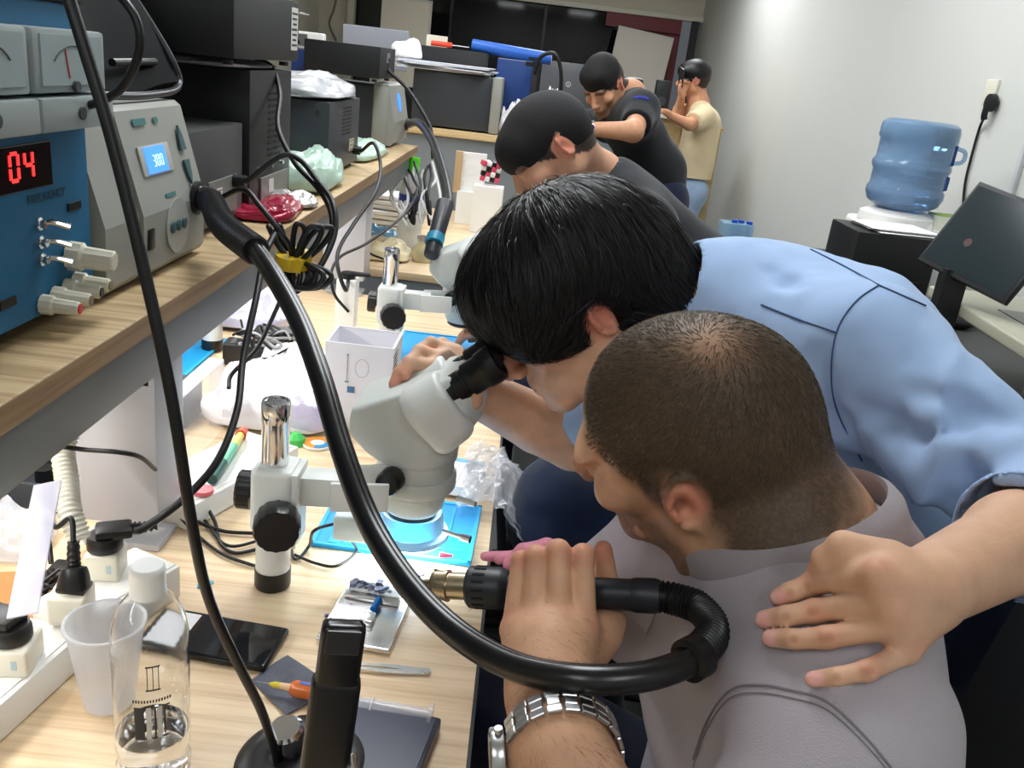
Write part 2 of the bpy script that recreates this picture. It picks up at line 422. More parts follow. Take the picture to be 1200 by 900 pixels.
# far wall: cream piers and header round a big dark glazed opening
fx0, fx1, fz0, fz1 = -2.02, WX - .02, .2, 2.06
fw = MB()
fw.box(((-2.4 + fx0) / 2, FY + .08, 1.37), (fx0 + 2.4, .16, 2.8)).box(((fx0 + WX) / 2, FY + .08, (fz1 + CEIL) / 2), (WX - fx0, .16, CEIL - fz1)).box(((fx0 + WX) / 2, FY + .08, fz0 / 2), (WX - fx0, .16, fz0))
fw.box((fx0 - .03, FY - .03, 1.37), (.07, .1, 2.76)).box((fx0 - .55, FY - .06, 1.37), (.16, .16, 2.76))
struct('wall_far', fw, creamm)
struct('trim_1', MB().box(((fx0 + WX) / 2, FY - .03, fz1 + .02), (WX - fx0, .06, .05), bev=.005), M('pale_trim', lin(225, 222, 205), .5))
g = MB().box(((fx0 + 1.0) / 2, FY + .06, (fz0 + fz1) / 2), (1.0 - fx0, .02, fz1 - fz0), mat=0)
for xx in (-1.0, 0.0): g.box((xx, FY + .045, (fz0 + fz1) / 2), (.03, .03, fz1 - fz0), mat=1)
struct('window_1', g, [M('dark_glass', (.004, .005, .006), .05, spec=.5), M('dark_frame', (.012, .012, .014), .4)])
struct('wall_far_red', MB().box((1.2, FY + .06, (fz0 + fz1) / 2), (.5, .04, fz1 - fz0)).box((1.04, FY + .0, fz1 - .07), (.8, .05, .14), mat=0), M('maroon_paint', lin(120, 42, 48), .5))
struct('trim_2', MB().box((WX - .07, FY - .02, (fz0 + fz1) / 2), (.07, .08, fz1 - fz0)).box((.96, FY + .03, 1.0), (.05, .06, 1.7)), M('black_trim', (.02, .02, .02), .5))
# cable trunking up the right wall
struct('trim_3', MB().box((WX - .008, 3.05, 1.5), (.016, .022, 2.5), bev=.003), M('trunk_grey', lin(200, 204, 204), .5))
struct('baseboard_right', MB().box((WX - .008, 4, .05), (.016, 12.8, .1), bev=.004), M('skirt', lin(120, 122, 125), .5))
# ceiling lamps
lampm = M('lamp_diffuser', (1, 1, 1), .6, emit=(.95, .98, 1), es=5.0); lampf = M('lamp_frame', lin(235, 235, 235), .4)
l0 = None
for i, (lx, ly, pw) in enumerate(LAMPS):
    lab = ['square recessed ceiling lamp over the workbench, nearest the camera', 'ceiling lamp above the laptop bench by the right wall', 'ceiling lamp over the far end of the shelf side', 'ceiling lamp between the two rear benches', 'ceiling lamp nearest the dark glazed far wall', 'ceiling lamp behind the camera on the shelf side', 'ceiling lamp behind the camera on the right wall side'][i]
    t = thing('ceiling_lamp', lab, 'lamp', (lx, ly, CEIL - .02), group='recessed ceiling lamps')
    f = MB(); 
    for sx in (-1, 1): f.box((sx * .3, 0, 0), (.03, 1.23, .05), bev=.004)
    for sy in (-1, 1): f.box((0, sy * .6, 0), (.6, .03, .05), bev=.004)
    f.build('frame', lampf, t); MB().box((0, 0, .005), (.58, 1.17, .012)).build('diffuser', lampm, t)
# ================================================================== the workbench with its shelf
deskw = wood('laminate_desk', lin(232, 208, 172), lin(206, 176, 136), 1.0, 'X', .38)
shelfw = wood('laminate_shelf', lin(196, 172, 132), lin(150, 122, 84), 1.0, 'X', .5)
edgew = wood('laminate_edge', lin(150, 122, 88), lin(120, 92, 62), 1.0, 'Y', .5)
steel = M('powder_grey', lin(118, 122, 126), .42, metal=.25, var=.03, vscale=4)
steelL = M('powder_light', lin(178, 180, 186), .4, metal=.1)
DZ = .75
wb = thing('workbench', 'long light wood workbench with a black edge under the microscopes', 'workbench', (-.45, 1.2, 0))
tp = MB().box((-.475, .95, DZ - .0135), (.966, 2.9, .025), bev=.002, mat=0); tp.build('tabletop', deskw, wb, True)
MB().box((.0095, .95, DZ - .0135), (.004, 2.9, .0255)).build('edge_band', M('black_edge', (.012, .012, .013), .4), wb, True)
MB().box((-.03, .95, DZ - .057), (.03, 2.86, .06)).box((-.45, -.46, DZ - .057), (.8, .03, .06)).box((-.45, 2.36, DZ - .057), (.86, .03, .06)).build('apron', steel, wb, True)
for yy in (-.42, .95, 2.34): MB().box((-.04, yy, .36), (.05, .05, .72), bev=.004).build('leg', steel, wb, True); MB().box((-.88, yy, .36), (.05, .05, .72), bev=.004).build('leg', steel, wb, True)
sh = thing('bench_shelf', 'long raised wooden shelf on grey metal posts, carrying the black instruments', 'shelf', (-.6, 1.4, DZ + .001))
MB().box((-.66, 1.25, 1.086), (.52, 3.9, .026), bev=.0015).build('board', shelfw, sh, True)
MB().box((-.4005, 1.25, 1.086), (.003, 3.9, .024)).build('front_edge', edgew, sh, True)
MB().box((-.425, 1.25, 1.041), (.03, 3.86, .062), bev=.002).box((-.9, 1.25, 1.041), (.03, 3.86, .062)).build('beam', steel, sh, True)
for yy in (1.02, 2.4):
    p = MB().box((-.475, yy, .903), (.115, .09, .215), bev=.004); p.box((-.475, yy, .755), (.1, .06, .008))
    po = p.build('post', steelL, sh, True)
    f = MB().box((-.425, yy - .02, DZ + .0035), (.13, .1, .005), bev=.0015)
    for k in (-.02, .02): f.cyl((-.375, yy + k - .02, DZ + .005), (-.375, yy + k - .02, DZ + .009), .005, n=12)
    f.build('foot_plate', steelL, po)
    bpy.data.objects[po.children[0].name].parent = sh if False else po
MB().box((-.475, 1.0, 1.0), (.1, .05, .02)).build('bracket', steelL, sh, True)

sl = thing('strip_lamp', 'slim lamp fixed under the long shelf behind its front beam', 'lamp', (-.60, 1.25, 1.06))
MB().box((0, 0, .006), (.045, 2.36, .014), bev=.002).build('housing', lampf, sl); MB().box((0, 0, -.0035), (.032, 2.3, .005)).build('diffuser', lampm, sl)
# ================================================================== people
def head_sdf(nose=1.0):
    s = Sdf()
    s.ell((0, -.014, .034), (.0755, .098, .083), k=0)
    s.ell((0, -.045, .012), (.070, .066, .07), k=.03)
    s.ell((0, .022, -.030), (.058, .070, .082), k=.03)
    for q in (-1, 1):
        s.cone((q * .056, -.006, -.058), (q * .022, .070, -.094), .017, .014, k=.025)
        s.cone((q * .057, -.006, -.058), (q * .064, -.008, .0), .016, .016, k=.025)
        s.ell((q * .045, .062, -.022), (.021, .021, .018), k=.02)
        s.ell((q * .030, .080, .022), (.026, .012, .009), k=.016)
    s.ell((0, .079, -.096), (.020, .017, .015), k=.02)
    s.ell((0, .082, -.060), (.026, .017, .020), k=.02)
    for q in (-1, 1):
        s.ell((q * .031, .093, .004), (.016, .012, .011), k=.010, op='s')
        s.ell((q * .031, .077, .004), (.0135, .0135, .0125), k=.003)
        s.cone((q * .020, .0895, .011), (q * .042, .084, .010), .0032, .003, k=.004)
        s.cone((q * .020, .088, -.003), (q * .041, .083, -.004), .003, .003, k=.004)
    s.cone((0, .090, .014), (0, .110, -.026), .0085, .0115, k=.009)
    s.ell((0, .114, -.031), (.0115, .011, .010), k=.007)
    for q in (-1, 1):
        s.ell((q * .0125, .103, -.034), (.0075, .010, .0075), k=.006)
        s.ell((q * .0065, .110, -.0415), (.0035, .005, .003), k=.003, op='s')
    s.cone((-.016, .096, -.0565), (.016, .096, -.0565), .0052, .0052, k=.006)
    s.cone((-.014, .094, -.0675), (.014, .094, -.0675), .0062, .0062, k=.006)
    s.cone((-.023, .098, -.0615), (.023, .098, -.0615), .0016, .0016, k=.003, op='s')
    Re = rotm(0.12, 0, 0)
    for q in (-1, 1):                                     # ears: rim, lobe, bowl
        c = np.array([q * .0815, -.014, -.002]); rz = rotm(0, 0, q * -.55) @ rotm(-.16, 0, 0)
        def P(y, z): return c + rz @ np.array([q * .0035, y, z])
        s.ell(c, (.0042, .0165, .029), rz, k=.004)
        pts = [P(.012, .006), P(.009, .023), P(-.004, .031), P(-.017, .023), P(-.019, .004), P(-.012, -.014), P(-.001, -.026), P(.009, -.020)]
        s.chain(pts, [.0030, .0034, .0038, .0040, .0038, .0036, .0054, .0044], k=.002)
        s.ell(P(.000, -.001) + np.array([q * .0045, 0, 0]), (.0095, .0085, .0135), rz, k=.002, op='s')
        s.cone(P(.011, -.003) + np.array([q * .001, 0, 0]), P(.011, -.010) + np.array([q * .001, 0, 0]), .0035, .003, k=.003)
        s.chain([P(.002, .019), P(-.007, .015), P(-.010, .0), P(-.008, -.012)], [.0018, .0024, .0026, .0024], k=.002)
    return s
def hand(s, wrist, wr, fingers, pal_k=.012, fr=.0085, thumb=None, wristdir=None):
    """fingers: list of 4 joint lists index..little (MCP, PIP, DIP, TIP); palm swept between"""
    wrist = np.array(wrist, float); sc = fr / .0085
    for i, f in enumerate(fingers):
        a = [1.06, 1.08, 1.0, .88][i]; r = fr * a; f = [np.array(p, float) for p in f]
        s.cone(wrist + (f[0] - wrist) * .18, f[0], wr * .62, r * 1.28, k=pal_k)
        s.cone(f[0], f[1], r * 1.12, r * .98, k=.0035)
        s.ell(f[1], r * 1.07, k=.0025)
        s.cone(f[1], f[2], r * .97, r * .90, k=.0018)
        s.cone(f[2], f[3], r * .93, r * .80, k=.0018)
    for a, b in zip(fingers[:-1], fingers[1:]):           # webs and metacarpal bed
        a0, b0 = np.array(a[0], float), np.array(b[0], float); m = (a0 + b0) / 2
        s.cone(m + (wrist - m) * .12, wrist + (m - wrist) * .15, fr * 1.25, wr * .66, k=.012)
    if thumb:
        t = [np.array(p, float) for p in thumb]
        s.cone(t[0], t[1], fr * 1.75, fr * 1.35, k=.014); s.cone(t[1], t[2], fr * 1.25, fr * 1.12, k=.005); s.cone(t[2], t[3], fr * 1.15, fr * .92, k=.004)
def march(sd, px, py, d0=.45, off=0.):
    d = d0; u_ = ray(px, py); n_ = np.linalg.norm(u_) / FOC
    for _ in range(60):
        s_ = sd.ev(np.array([CAMP + u_ * d / FOC]))[0][0] - off
        if s_ < 4e-4 or d > 1.2: break
        d += min(s_, .05) / n_ * .8
    return d
def on_surface(sd, pts, off=0., it=5, disp=None):
    P = np.array(pts, float)
    for _ in range(it):
        d = sd.ev(P)[0] - (disp(P) if disp is not None else 0); g = np.stack([(sd.ev(P + np.eye(3)[i] * 1e-3)[0] - d) / 1e-3 for i in range(3)], 1)
        g /= np.linalg.norm(g, axis=1)[:, None] + 1e-9; P = P - g * (d - off)[:, None] * .8
    return P, g
def strands(name, sd, seeds, flow, steps, step, width, off, mat, parent, colour=None, drop=0., jitter=.15, lift=0.):
    """hair as narrow ribbons following the flow over an implicit surface"""
    P, g = on_surface(sd, seeds, off, 3); path = [P]; gs = [g]; n = len(P)
    J = RNG.normal(0, jitter, (n, 3)); offs = off + np.abs(RNG.normal(0, 1, n)) * lift
    for k in range(steps):
        f = flow(P) + J; f = f - g * np.einsum('ij,ij->i', f, g)[:, None]; f /= np.linalg.norm(f, axis=1)[:, None] + 1e-9
        P = P + f * step; d = sd.ev(P)[0]; g = np.stack([(sd.ev(P + np.eye(3)[i] * 1e-3)[0] - d) / 1e-3 for i in range(3)], 1)
        g /= np.linalg.norm(g, axis=1)[:, None] + 1e-9; P = P - g * (d - offs - drop * (k / steps))[:, None]
        path.append(P); gs.append(g)
    A = np.array(path); G = np.array(gs); T = np.gradient(A, axis=0); S = np.cross(T, G); S /= np.linalg.norm(S, axis=2)[..., None] + 1e-9
    wd = width * np.linspace(1, .15, steps + 1)[:, None, None] * (.6 + .8 * RNG.random((1, n, 1)))
    tw = RNG.normal(0, .5, (1, n, 1)); S = S + G * tw
    vs = np.stack([A - S * wd, A + S * wd], 2).transpose(1, 0, 2, 3).reshape(-1, 3)
    m = steps + 1; b = (np.arange(n) * m * 2)[:, None] + (np.arange(steps) * 2)[None]; b = b.ravel()
    q = np.stack([b, b + 1, b + 3, b + 2], 1)
    if parent is not None: Mi = np.array(parent.matrix_basis.inverted()); vs = vs @ Mi[:3, :3].T + Mi[:3, 3]
    me = bpy.data.meshes.new(name); me.vertices.add(len(vs)); me.vertices.foreach_set('co', vs.ravel())
    me.loops.add(len(q) * 4); me.loops.foreach_set('vertex_index', q.ravel().astype(np.int32)); me.polygons.add(len(q))
    me.polygons.foreach_set('loop_start', np.arange(0, len(q) * 4, 4, dtype=np.int32)); me.polygons.foreach_set('use_smooth', np.ones(len(q), bool))
    me.update(calc_edges=True); me.materials.append(mat); o = bpy.data.objects.new(name, me); COL.objects.link(o); o.parent = parent; return o
def seam_px(name, sd, pxs, mat, parent, r=.0008, disp=None, off=.0004, d0=.45):
    Q = spline([V(a, b, 0) for a, b in pxs], 8)
    class W_:
        def ev(s, P, *a): return (sd.ev(P) - (disp(P) if disp is not None else 0))
    w_ = W_(); P = [(q, march(w_, q[0], q[1], d0, off)) for q in Q]; P = np.array([D(q[0], q[1], d) for q, d in P if d < 1.19])
    for _ in range(3): P[1:-1] = (P[:-2] + P[1:-1] * 2 + P[2:]) / 4
    return MB().tube(P, r, 6, raw=True).build(name, mat, parent, True)
def seam(name, sd, pts, mat, parent, r=.0008, off=.0003, dash=False, disp=None):
    P, g = on_surface(sd, spline(pts, 10), off, 8, disp); mb = MB()
    if dash:
        for i in range(0, len(P) - 1, 2): mb.tube([P[i], (P[i] + P[i + 1]) / 2, P[i + 1]], r, 6, raw=True)
    else: mb.tube(P, r, 6, raw=True)
    return mb.build(name, mat, parent, True)

skin = M('skin', (.5, .3, .2), .52, attr='Col', var=.07, vscale=60, bump=.12, bscale=420, sss=.12, spec=.35)
def skin_cols(base, red, spots):
    """base tone with redder knuckles, ears, lips (real skin colour differences), darker creases and ear bowl"""
    def f(P):
        c = np.tile(np.array(base), (len(P), 1)); n = vnoise(P, 45); c *= (.93 + .14 * n)[:, None]
        for ctr, rad, col, amt in spots:
            d = np.linalg.norm(P - np.array(ctr), axis=1); k = (1 - sstep(rad * .35, rad, d))[:, None] * amt; c = c * (1 - k) + np.array(col) * k
        return c
    return f
def rod_frame(f, u): 
    f = np.array(f, float); f /= np.linalg.norm(f); u = np.array(u, float); u -= f * (u @ f); u /= np.linalg.norm(u)
    return np.array([np.cross(f, u), f, u]).T

# ------------------------------------------------------------------ the seated man with the hot air gun
HT = V(.169, .719, 1.111); HR = rod_frame((-.842, .423, -.335), (-.461, -.241, .854))
man = thing('person', 'seated man with buzz cut in a grey polo shirt, gripping the hot air gun', 'person', (.34, .68, 0))
GA, GB = dep(500, 685, .795), dep(760, 698, .745)          # axis of the hot air gun, nozzle tip to cable end
gdir = (GB - GA) / np.linalg.norm(GB - GA)
seat = Sdf(); seat.extend(head_sdf().xform(HR, HT))
NK = V(.262, .675, 1.035)
seat.cone(HT + HR @ V(0, -.038, -.045), NK, .056, .062, k=.03)
seat.cone(HT + HR @ V(0, -.02, -.06), NK + V(-.03, .02, -.02), .05, .058, k=.03)
seat.cone(HT + HR @ V(0, -.048, -.022), NK + V(.004, -.004, .0), .0625, .064, k=.03)
seat.cone(NK, V(.285, .67, .96), .062, .07, k=.04)
LS, RS = V(.275, .505, .975), V(.235, .86, .965)
LE, LW = V(.165, .405, .845), dep(643, 818, .675)
RE, RW = V(.10, .82, .80), dep(690, 700, .87)
seat.cone(V(.285, .67, .93), V(.33, .68, .62), .080, .085, k=.05)
seat.cone(LS, LE, .046, .040, k=.02); seat.cone(LE, dep(655, 880, .62), .042, .036, k=.02); seat.cone(dep(655, 880, .62), LW, .0335, .029, k=.015)
seat.cone(RS, RE, .046, .040, k=.02); seat.cone(RE, RW, .038, .028, k=.02)
seat.cone(NK, LS, .06, .05, k=.04); seat.cone(NK, RS, .06, .05, k=.04)
D = dep
lf = [  # index .. little  (left hand, back towards the camera)
    [D(684, 734, .712), D(683, 651, .728), D(682, 668, .775), D(676, 696, .782)],
    [D(655, 728, .705), D(654, 646, .725), D(654, 664, .778), D(650, 696, .783)],
    [D(625, 730, .710), D(628, 652, .728), D(629, 668, .778), D(627, 697, .784)],
    [D(600, 738, .718), D(610, 657, .735), D(611, 672, .778), D(609, 698, .782)]]
hand(seat, LW + V(0, 0, .004), .030, lf, fr=.0092, thumb=[D(675, 775, .72), D(716, 730, .765), D(712, 685, .80), D(707, 644, .80)], pal_k=.016)
seat.cone(LW, D(640, 760, .70), .029, .026, k=.02); seat.cone(D(655, 790, .70), D(702, 742, .745), .02, .017, k=.02)
# far hand behind the gun
rf = [[D(668, 668, .90), D(642, 640, .90), D(618, 646, .90), D(604, 668, .90)], [D(668, 672, .92), D(640, 640, .92), D(612, 645, .92), D(596, 662, .92)],
      [D(670, 685, .94), D(645, 650, .94), D(612, 650, .94), D(585, 655, .93)], [D(672, 695, .95), D(645, 665, .95), D(600, 652, .95), D(568, 652, .94)]]
hand(seat, RW, .026, rf, fr=.0078, thumb=[D(672, 690, .9), D(650, 690, .88), D(625, 680, .88), D(605, 672, .88)])
lv = lambda p: HT + HR @ np.array(p, float)
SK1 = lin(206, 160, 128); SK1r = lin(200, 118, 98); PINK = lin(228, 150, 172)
spots = [(f[1], .020, SK1r, .35) for f in lf] + [(f[0], .022, SK1r, .35) for f in lf] + [(lv((-.092, -.022, .004)), .036, lin(205, 112, 92), .55), (lv((-.083, -.010, -.002)), .010, lin(90, 48, 38), .6), (lv((0, .11, -.032)), .03, SK1r, .5), (D(706, 645, .80), .02, SK1r, .6)]  # redder knuckles, ear, nose and thumb; one dark brown spot in the ear bowl
_sc = skin_cols(SK1, SK1r, spots)
def seat_col(P):
    c = _sc(P); L = (P - HT) @ HR
    # short hair: density mask over the scalp, thin at the whorl and the temples; stubble on the jaw
    hl = sstep(-.02, .03, L[:, 2] - (-.058 + .62 * np.clip(L[:, 1] + .06, 0, 1) + np.where(L[:, 1] > .02, (L[:, 1] - .02) * .35, 0)) + .012 * (vnoise(P, 90) - .5))
    hl *= sstep(.012, .026, np.linalg.norm((L - V(-.084, -.014, -.002)) * V(1, 1, .75), axis=1)) * (np.linalg.norm(L, axis=1) < .16)
    hl *= sstep(-.150, -.070, L[:, 2]) ** 1.5
    hl *= 1 - sstep(.062, .08, L[:, 1] - .25 * (.08 - L[:, 2]))
    fl = .5 * vnoise(P, 700) + .5 * vnoise(P, 1500)
    wd = np.linalg.norm(L - V(-.012, -.052, .112), axis=1); thin = 1 - .50 * np.exp(-(wd / .026) ** 2)
    k = (np.clip(hl, 0, 1) * thin * (.80 + .26 * fl))[:, None]; k = np.clip(k, 0, .96); c = c * (1 - k) + np.array(lin(66, 55, 42)) * k
    st = sstep(-.035, -.06, L[:, 2] - .25 * (L[:, 1] - .03)) * sstep(-.02, .005, L[:, 1]) * (L[:, 2] > -.13) * (np.abs(L[:, 0]) < .1) * (L[:, 1] < .12)
    st = np.maximum(st, sstep(.035, .0, np.abs(L[:, 2] - .0)) * sstep(.020, .008, np.abs(L[:, 1] - .012)) * (np.abs(L[:, 0]) > .055) * (np.abs(L[:, 0]) < .085) * 1.4)
    ftm = np.linalg.norm(P - D(709, 660, .80), axis=1) > .045; st = st * (np.linalg.norm(L, axis=1) < .135) * ftm
    k = np.clip(st * (.46 + .3 * vnoise(P, 300)), 0, .9)[:, None]; c = c * (1 - k) + np.array(lin(60, 46, 38)) * k
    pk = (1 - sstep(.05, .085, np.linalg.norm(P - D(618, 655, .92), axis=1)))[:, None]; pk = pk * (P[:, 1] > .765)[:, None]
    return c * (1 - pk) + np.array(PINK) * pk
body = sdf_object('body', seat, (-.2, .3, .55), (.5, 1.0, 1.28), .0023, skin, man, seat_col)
# fine short hairs over the scalp
sk_head = Sdf(); sk_head.p = [p_ for p_ in seat.p if p_[4] is not None and np.linalg.norm(p_[4] - HT) < .14]
th = RNG.random(26000) * 2 * PI; zz = RNG.random(26000) * 1.75 - .75
dirs = np.stack([np.sqrt(np.clip(1 - zz ** 2, 0, 1)) * np.cos(th), np.sqrt(np.clip(1 - zz ** 2, 0, 1)) * np.sin(th), zz], 1)
sd_loc = dirs * V(.078, .10, .085) + V(0, -.014, .034); L = sd_loc
kk = (L[:, 2] > (-.045 - .05 * (L[:, 1] < -.055) + .62 * np.clip(L[:, 1] + .06, 0, 1))) & (L[:, 1] < .062 + .25 * (.08 - L[:, 2])) & (np.linalg.norm((L - V(-.084, -.014, -.002)) * V(1, 1, .75), axis=1) > .03)
wd = np.linalg.norm(L - V(-.012, -.052, .112), axis=1); kk &= RNG.random(len(L)) > .7 * np.exp(-(wd / .028) ** 2)
WH = lv((-.012, -.052, .112))
def flow_buzz(P):
    d = P - WH; d /= np.linalg.norm(d, axis=1)[:, None] + 1e-9; t = np.cross(d, np.tile(HR[:, 2], (len(P), 1))); return d + .45 * t
hm = M('short_hair', lin(78, 66, 51), .7, spec=.25)
strands('hair', sk_head, (sd_loc[kk] @ HR.T) + HT, flow_buzz, 2, .0028, .00028, .0002, hm, man, drop=.0022, jitter=.25)
# hairs on the forearm and the back of the hand
fa0, fa1 = D(690, 960, .58), D(640, 770, .70)
tt = RNG.random(1700) ** 1.1; hp_ = fa0 + (fa1 - fa0) * tt[:, None] + RNG.normal(0, .025, (1700, 3)); arm_s = Sdf(); arm_s.p = [p_ for p_ in seat.p if p_[4] is not None and np.linalg.norm(p_[4] - (fa0 + fa1) / 2) < .16]
strands('arm_hair', arm_s, hp_, lambda P: np.tile(V(.3, .25, -.5), (len(P), 1)) + (fa1 - fa0) * -1.5, 4, .0015, .00009, .0003, M('arm_hair', lin(74, 50, 34), .7), man, jitter=.07, lift=.0006)
# polo shirt
polo_c = lin(178, 172, 179)
polo = fabric('pique_grey', polo_c, 1500, .9, bump=.5, var=.05)
def shirt_torso(s, nk, ls, rs, pel, chest=.0, k=.05): pass
ps = Sdf()
UP = V(.30, .68, .97)
ps.cone(V(.285, .60, .985), V(.265, .78, .975), .090, .088, k=.04)
ps.cone(V(.30, .60, .84), V(.28, .78, .84), .115, .112, k=.08)
ps.cone(V(.33, .62, .66), V(.33, .75, .66), .13, .13, k=.08)
ps.cone(NK + V(.01, -.01, -.040), LS, .063, .062, k=.05); ps.cone(NK + V(0, 0, -.045), RS, .060, .062, k=.05)
ps.cone(LS, LS + (LE - LS) * .80, .064, .068, k=.04); ps.cone(RS, RS + (RE - RS) * .8, .064, .062, k=.04)
# sleeve openings and neckline
ps.cone(NK + V(.008, -.004, .0) - V(-.50, .16, .85) * .040, NK + V(.008, -.004, .0) - V(-.50, .16, .85) * .016, .094, .080, k=.03)
eL = LS + (LE - LS) * .80; dL = (LE - LS) / np.linalg.norm(LE - LS)
eR = RS + (RE - RS) * .80; dR = (RE - RS) / np.linalg.norm(RE - RS)
def cutcap(c, d, R):
    c = np.array(c); return lambda Q: np.maximum(-((Q - c) @ d), np.linalg.norm(Q - c, axis=1) - R)
ps.fn(cutcap(eL, dL, .10), eL, .12, k=.004); ps.fn(cutcap(eR, dR, .10), eR, .12, k=.004)
ps.cone(eL - dL * .02, eL + dL * .08, .055, .06, k=.003, op='s'); ps.cone(eR - dR * .02, eR + dR * .08, .053, .058, k=.003, op='s')
nd = V(-.50, .16, .85); nd /= np.linalg.norm(nd)           # direction the neck opening faces
NC = NK + V(.008, -.004, .0)
ps.cone(NC - nd * .02, NC + nd * .09, .071, .078, k=.008, op='s')
def folds_polo(P):
    a = vnoise(P * V(1, 1, .6) + 5, 16) - .5; b = np.sin((P @ V(38, 30, 46)) + 6 * vnoise(P, 9)) * np.clip(vnoise(P + 9, 12) - .35, 0, 1)
    return .006 * a + .0050 * b
shirt = sdf_object('shirt', ps, (-.1, .3, .5), (.52, 1.02, 1.16), .0035, polo, man, disp=folds_polo)
stitch = M('stitch_grey', lin(136, 129, 135), .9)
# collar: a folded band standing round the neck, open at the throat
def collar_fn(c, nrm, rx, h, front, gap, out, tilt=0.):
    fr_ = rod_frame(front, nrm); X, Y, Z = fr_[:, 0], fr_[:, 1], fr_[:, 2]
    def f(u, v):
        a = gap + (2 * PI - 2 * gap) * u; sgn = math.cos(a)
        # v 0..: stand up, then roll over and fall outside
        if v < .42: r = rx * (1.0 - .04 * v); z = h * (v / .42)
        else: t = (v - .42) / .58; r = rx * (1.0 + out * t + .06 * math.sin(PI * min(1, t * 2.2)) ); z = h * (1 + .08 * math.sin(PI * min(1, t * 2.5))) - h * 1.85 * t
        lift = .006 * math.cos(a) * 0
        return np.array(c) + (X * math.sin(a) + Y * math.cos(a) * 1.08) * r + Z * (z - .012 * (sgn > 2) + lift)
    return f
mbc = MB().sheet(collar_fn(NC + nd * .006, nd, .0785, .038, (-.75, .35, -.4), .30, .30), 72, 14, thick=.0022)
mbc.build('collar', fabric('rib_grey', lin(158, 151, 156), 2400, .9, bump=.6), man, True)
mbp = MB().sheet(lambda u, v: on_surface(ps, [V(.175 - .02 * v, .735 + .028 * u + .0 * v, .985 - .10 * v)], .0015)[0][0], 6, 14, thick=.002); mbp.build('placket', polo, man, True)
for dy_, r_ in ((0, .0009), (9, .0005)):
    seam_px('seam', ps, [(x_, y_ + dy_) for x_, y_ in ((812, 890), (828, 845), (856, 808), (890, 803), (923, 808), (969, 822), (1014, 863), (1045, 900))], stitch, man, r_, folds_polo)
# trousers
navy = fabric('navy_cotton', lin(24, 30, 52), 700, .9, var=.1)
tr = Sdf(); tr.cone(V(.34, .60, .56), V(.34, .76, .56), .125, .125, k=.05)
for (y0, y1) in ((.62, .66), (.76, 1.00)):
    tr.cone(V(.32, y0, .58), V(-.10, y1, .63), .098, .072, k=.04); tr.cone(V(-.10, y1, .62), V(-.06, y1 + .01, .12), .070, .052, k=.03)
tr.plane((0, 0, .66), (0, 0, 1), k=.01); tr.plane((0, 0, .10), (0, 0, -1), k=.004)
fold_tr = lambda P: .007 * (vnoise(P * V(1, 1, 1.4), 14) - .5)
sdf_object('trousers', tr, (-.25, .4, .05), (.52, 1.15, .78), .006, navy, man, disp=fold_tr)
def shoe(parent, x, y, ang, mat):
    s = Sdf(); R = rotm(0, 0, ang); T = V(x, y, 0)
    s.cone((0, 0, .045), (.0, .15, .035), .038, .034, k=.02); s.cone((0, -.03, .06), (0, 0, .09), .036, .036, k=.03); s.ell((0, .07, .01), (.045, .145, .018), k=.01); s.plane((0, 0, .0), (0, 0, -1))
    o = sdf_object('shoe', s.xform(R, T), (x - .25, y - .25, -.01), (x + .25, y + .25, .15), .005, mat, parent); return o
shoem = M('dark_shoe', (.02, .02, .022), .5)
shoe(man, -.06, .67, PI / 2, shoem); shoe(man, -.06, 1.01, PI / 2, shoem)
# ================================================================== instruments on the shelf
SZ = 1.1                                                     # top of the shelf board
blk = M('black_metal', lin(24, 25, 28), .42, var=.06, vscale=8, bump=.15, bscale=700)
dgm = M('charcoal_metal', lin(52, 56, 62), .45, var=.05, vscale=6)
dgm2 = M('graphite_metal', lin(66, 66, 68), .45, var=.05, vscale=6)
rub = M('black_rubber', lin(16, 16, 17), .38, spec=.5, bump=.1, bscale=300)
plk = M('black_plastic', lin(18, 18, 20), .35)
cab = M('cable_black', lin(17, 17, 19), .42, spec=.5)
cabg = M('cable_grey', lin(60, 60, 62), .5)
chrome = M('chrome', (.78, .78, .78), .12, 1.0); steelm = M('brushed_steel', (.62, .62, .62), .28, 1.0, var=.1, vscale=60)
hole = M('vent_dark', (.004, .004, .005), .8)
greyp = M('grey_panel', lin(146, 147, 140), .45)
greyd = M('grey_panel_side', lin(120, 120, 116), .5)
white = M('white_plastic', lin(236, 236, 232), .35)
offw = M('off_white_plastic', lin(226, 222, 206), .4)
paper = M('paper_white', lin(240, 240, 238), .8)
teal = M('teal_print', lin(60, 110, 110), .6)
RX = np.array([[0, -0., 1], [1, 0, 0], [0, 1, 0.]])          # panel frame: local x -> +y world, local y -> +z, local z -> +x (faces the aisle)
RY = np.array([[1, 0, 0], [0, 0, -1], [0, 1, 0.]])           # faces the camera: local x -> +x, y -> +z, z -> -y
def slots(mb, c, R, nx, ny, dx, dy, w, h, mat=0):
    for i in range(nx):
        for j in range(ny):
            mb.box(np.array(c) + R @ V((i - (nx - 1) / 2) * dx, (j - (ny - 1) / 2) * dy, 0), (w, h, .0012), R=R, mat=mat)
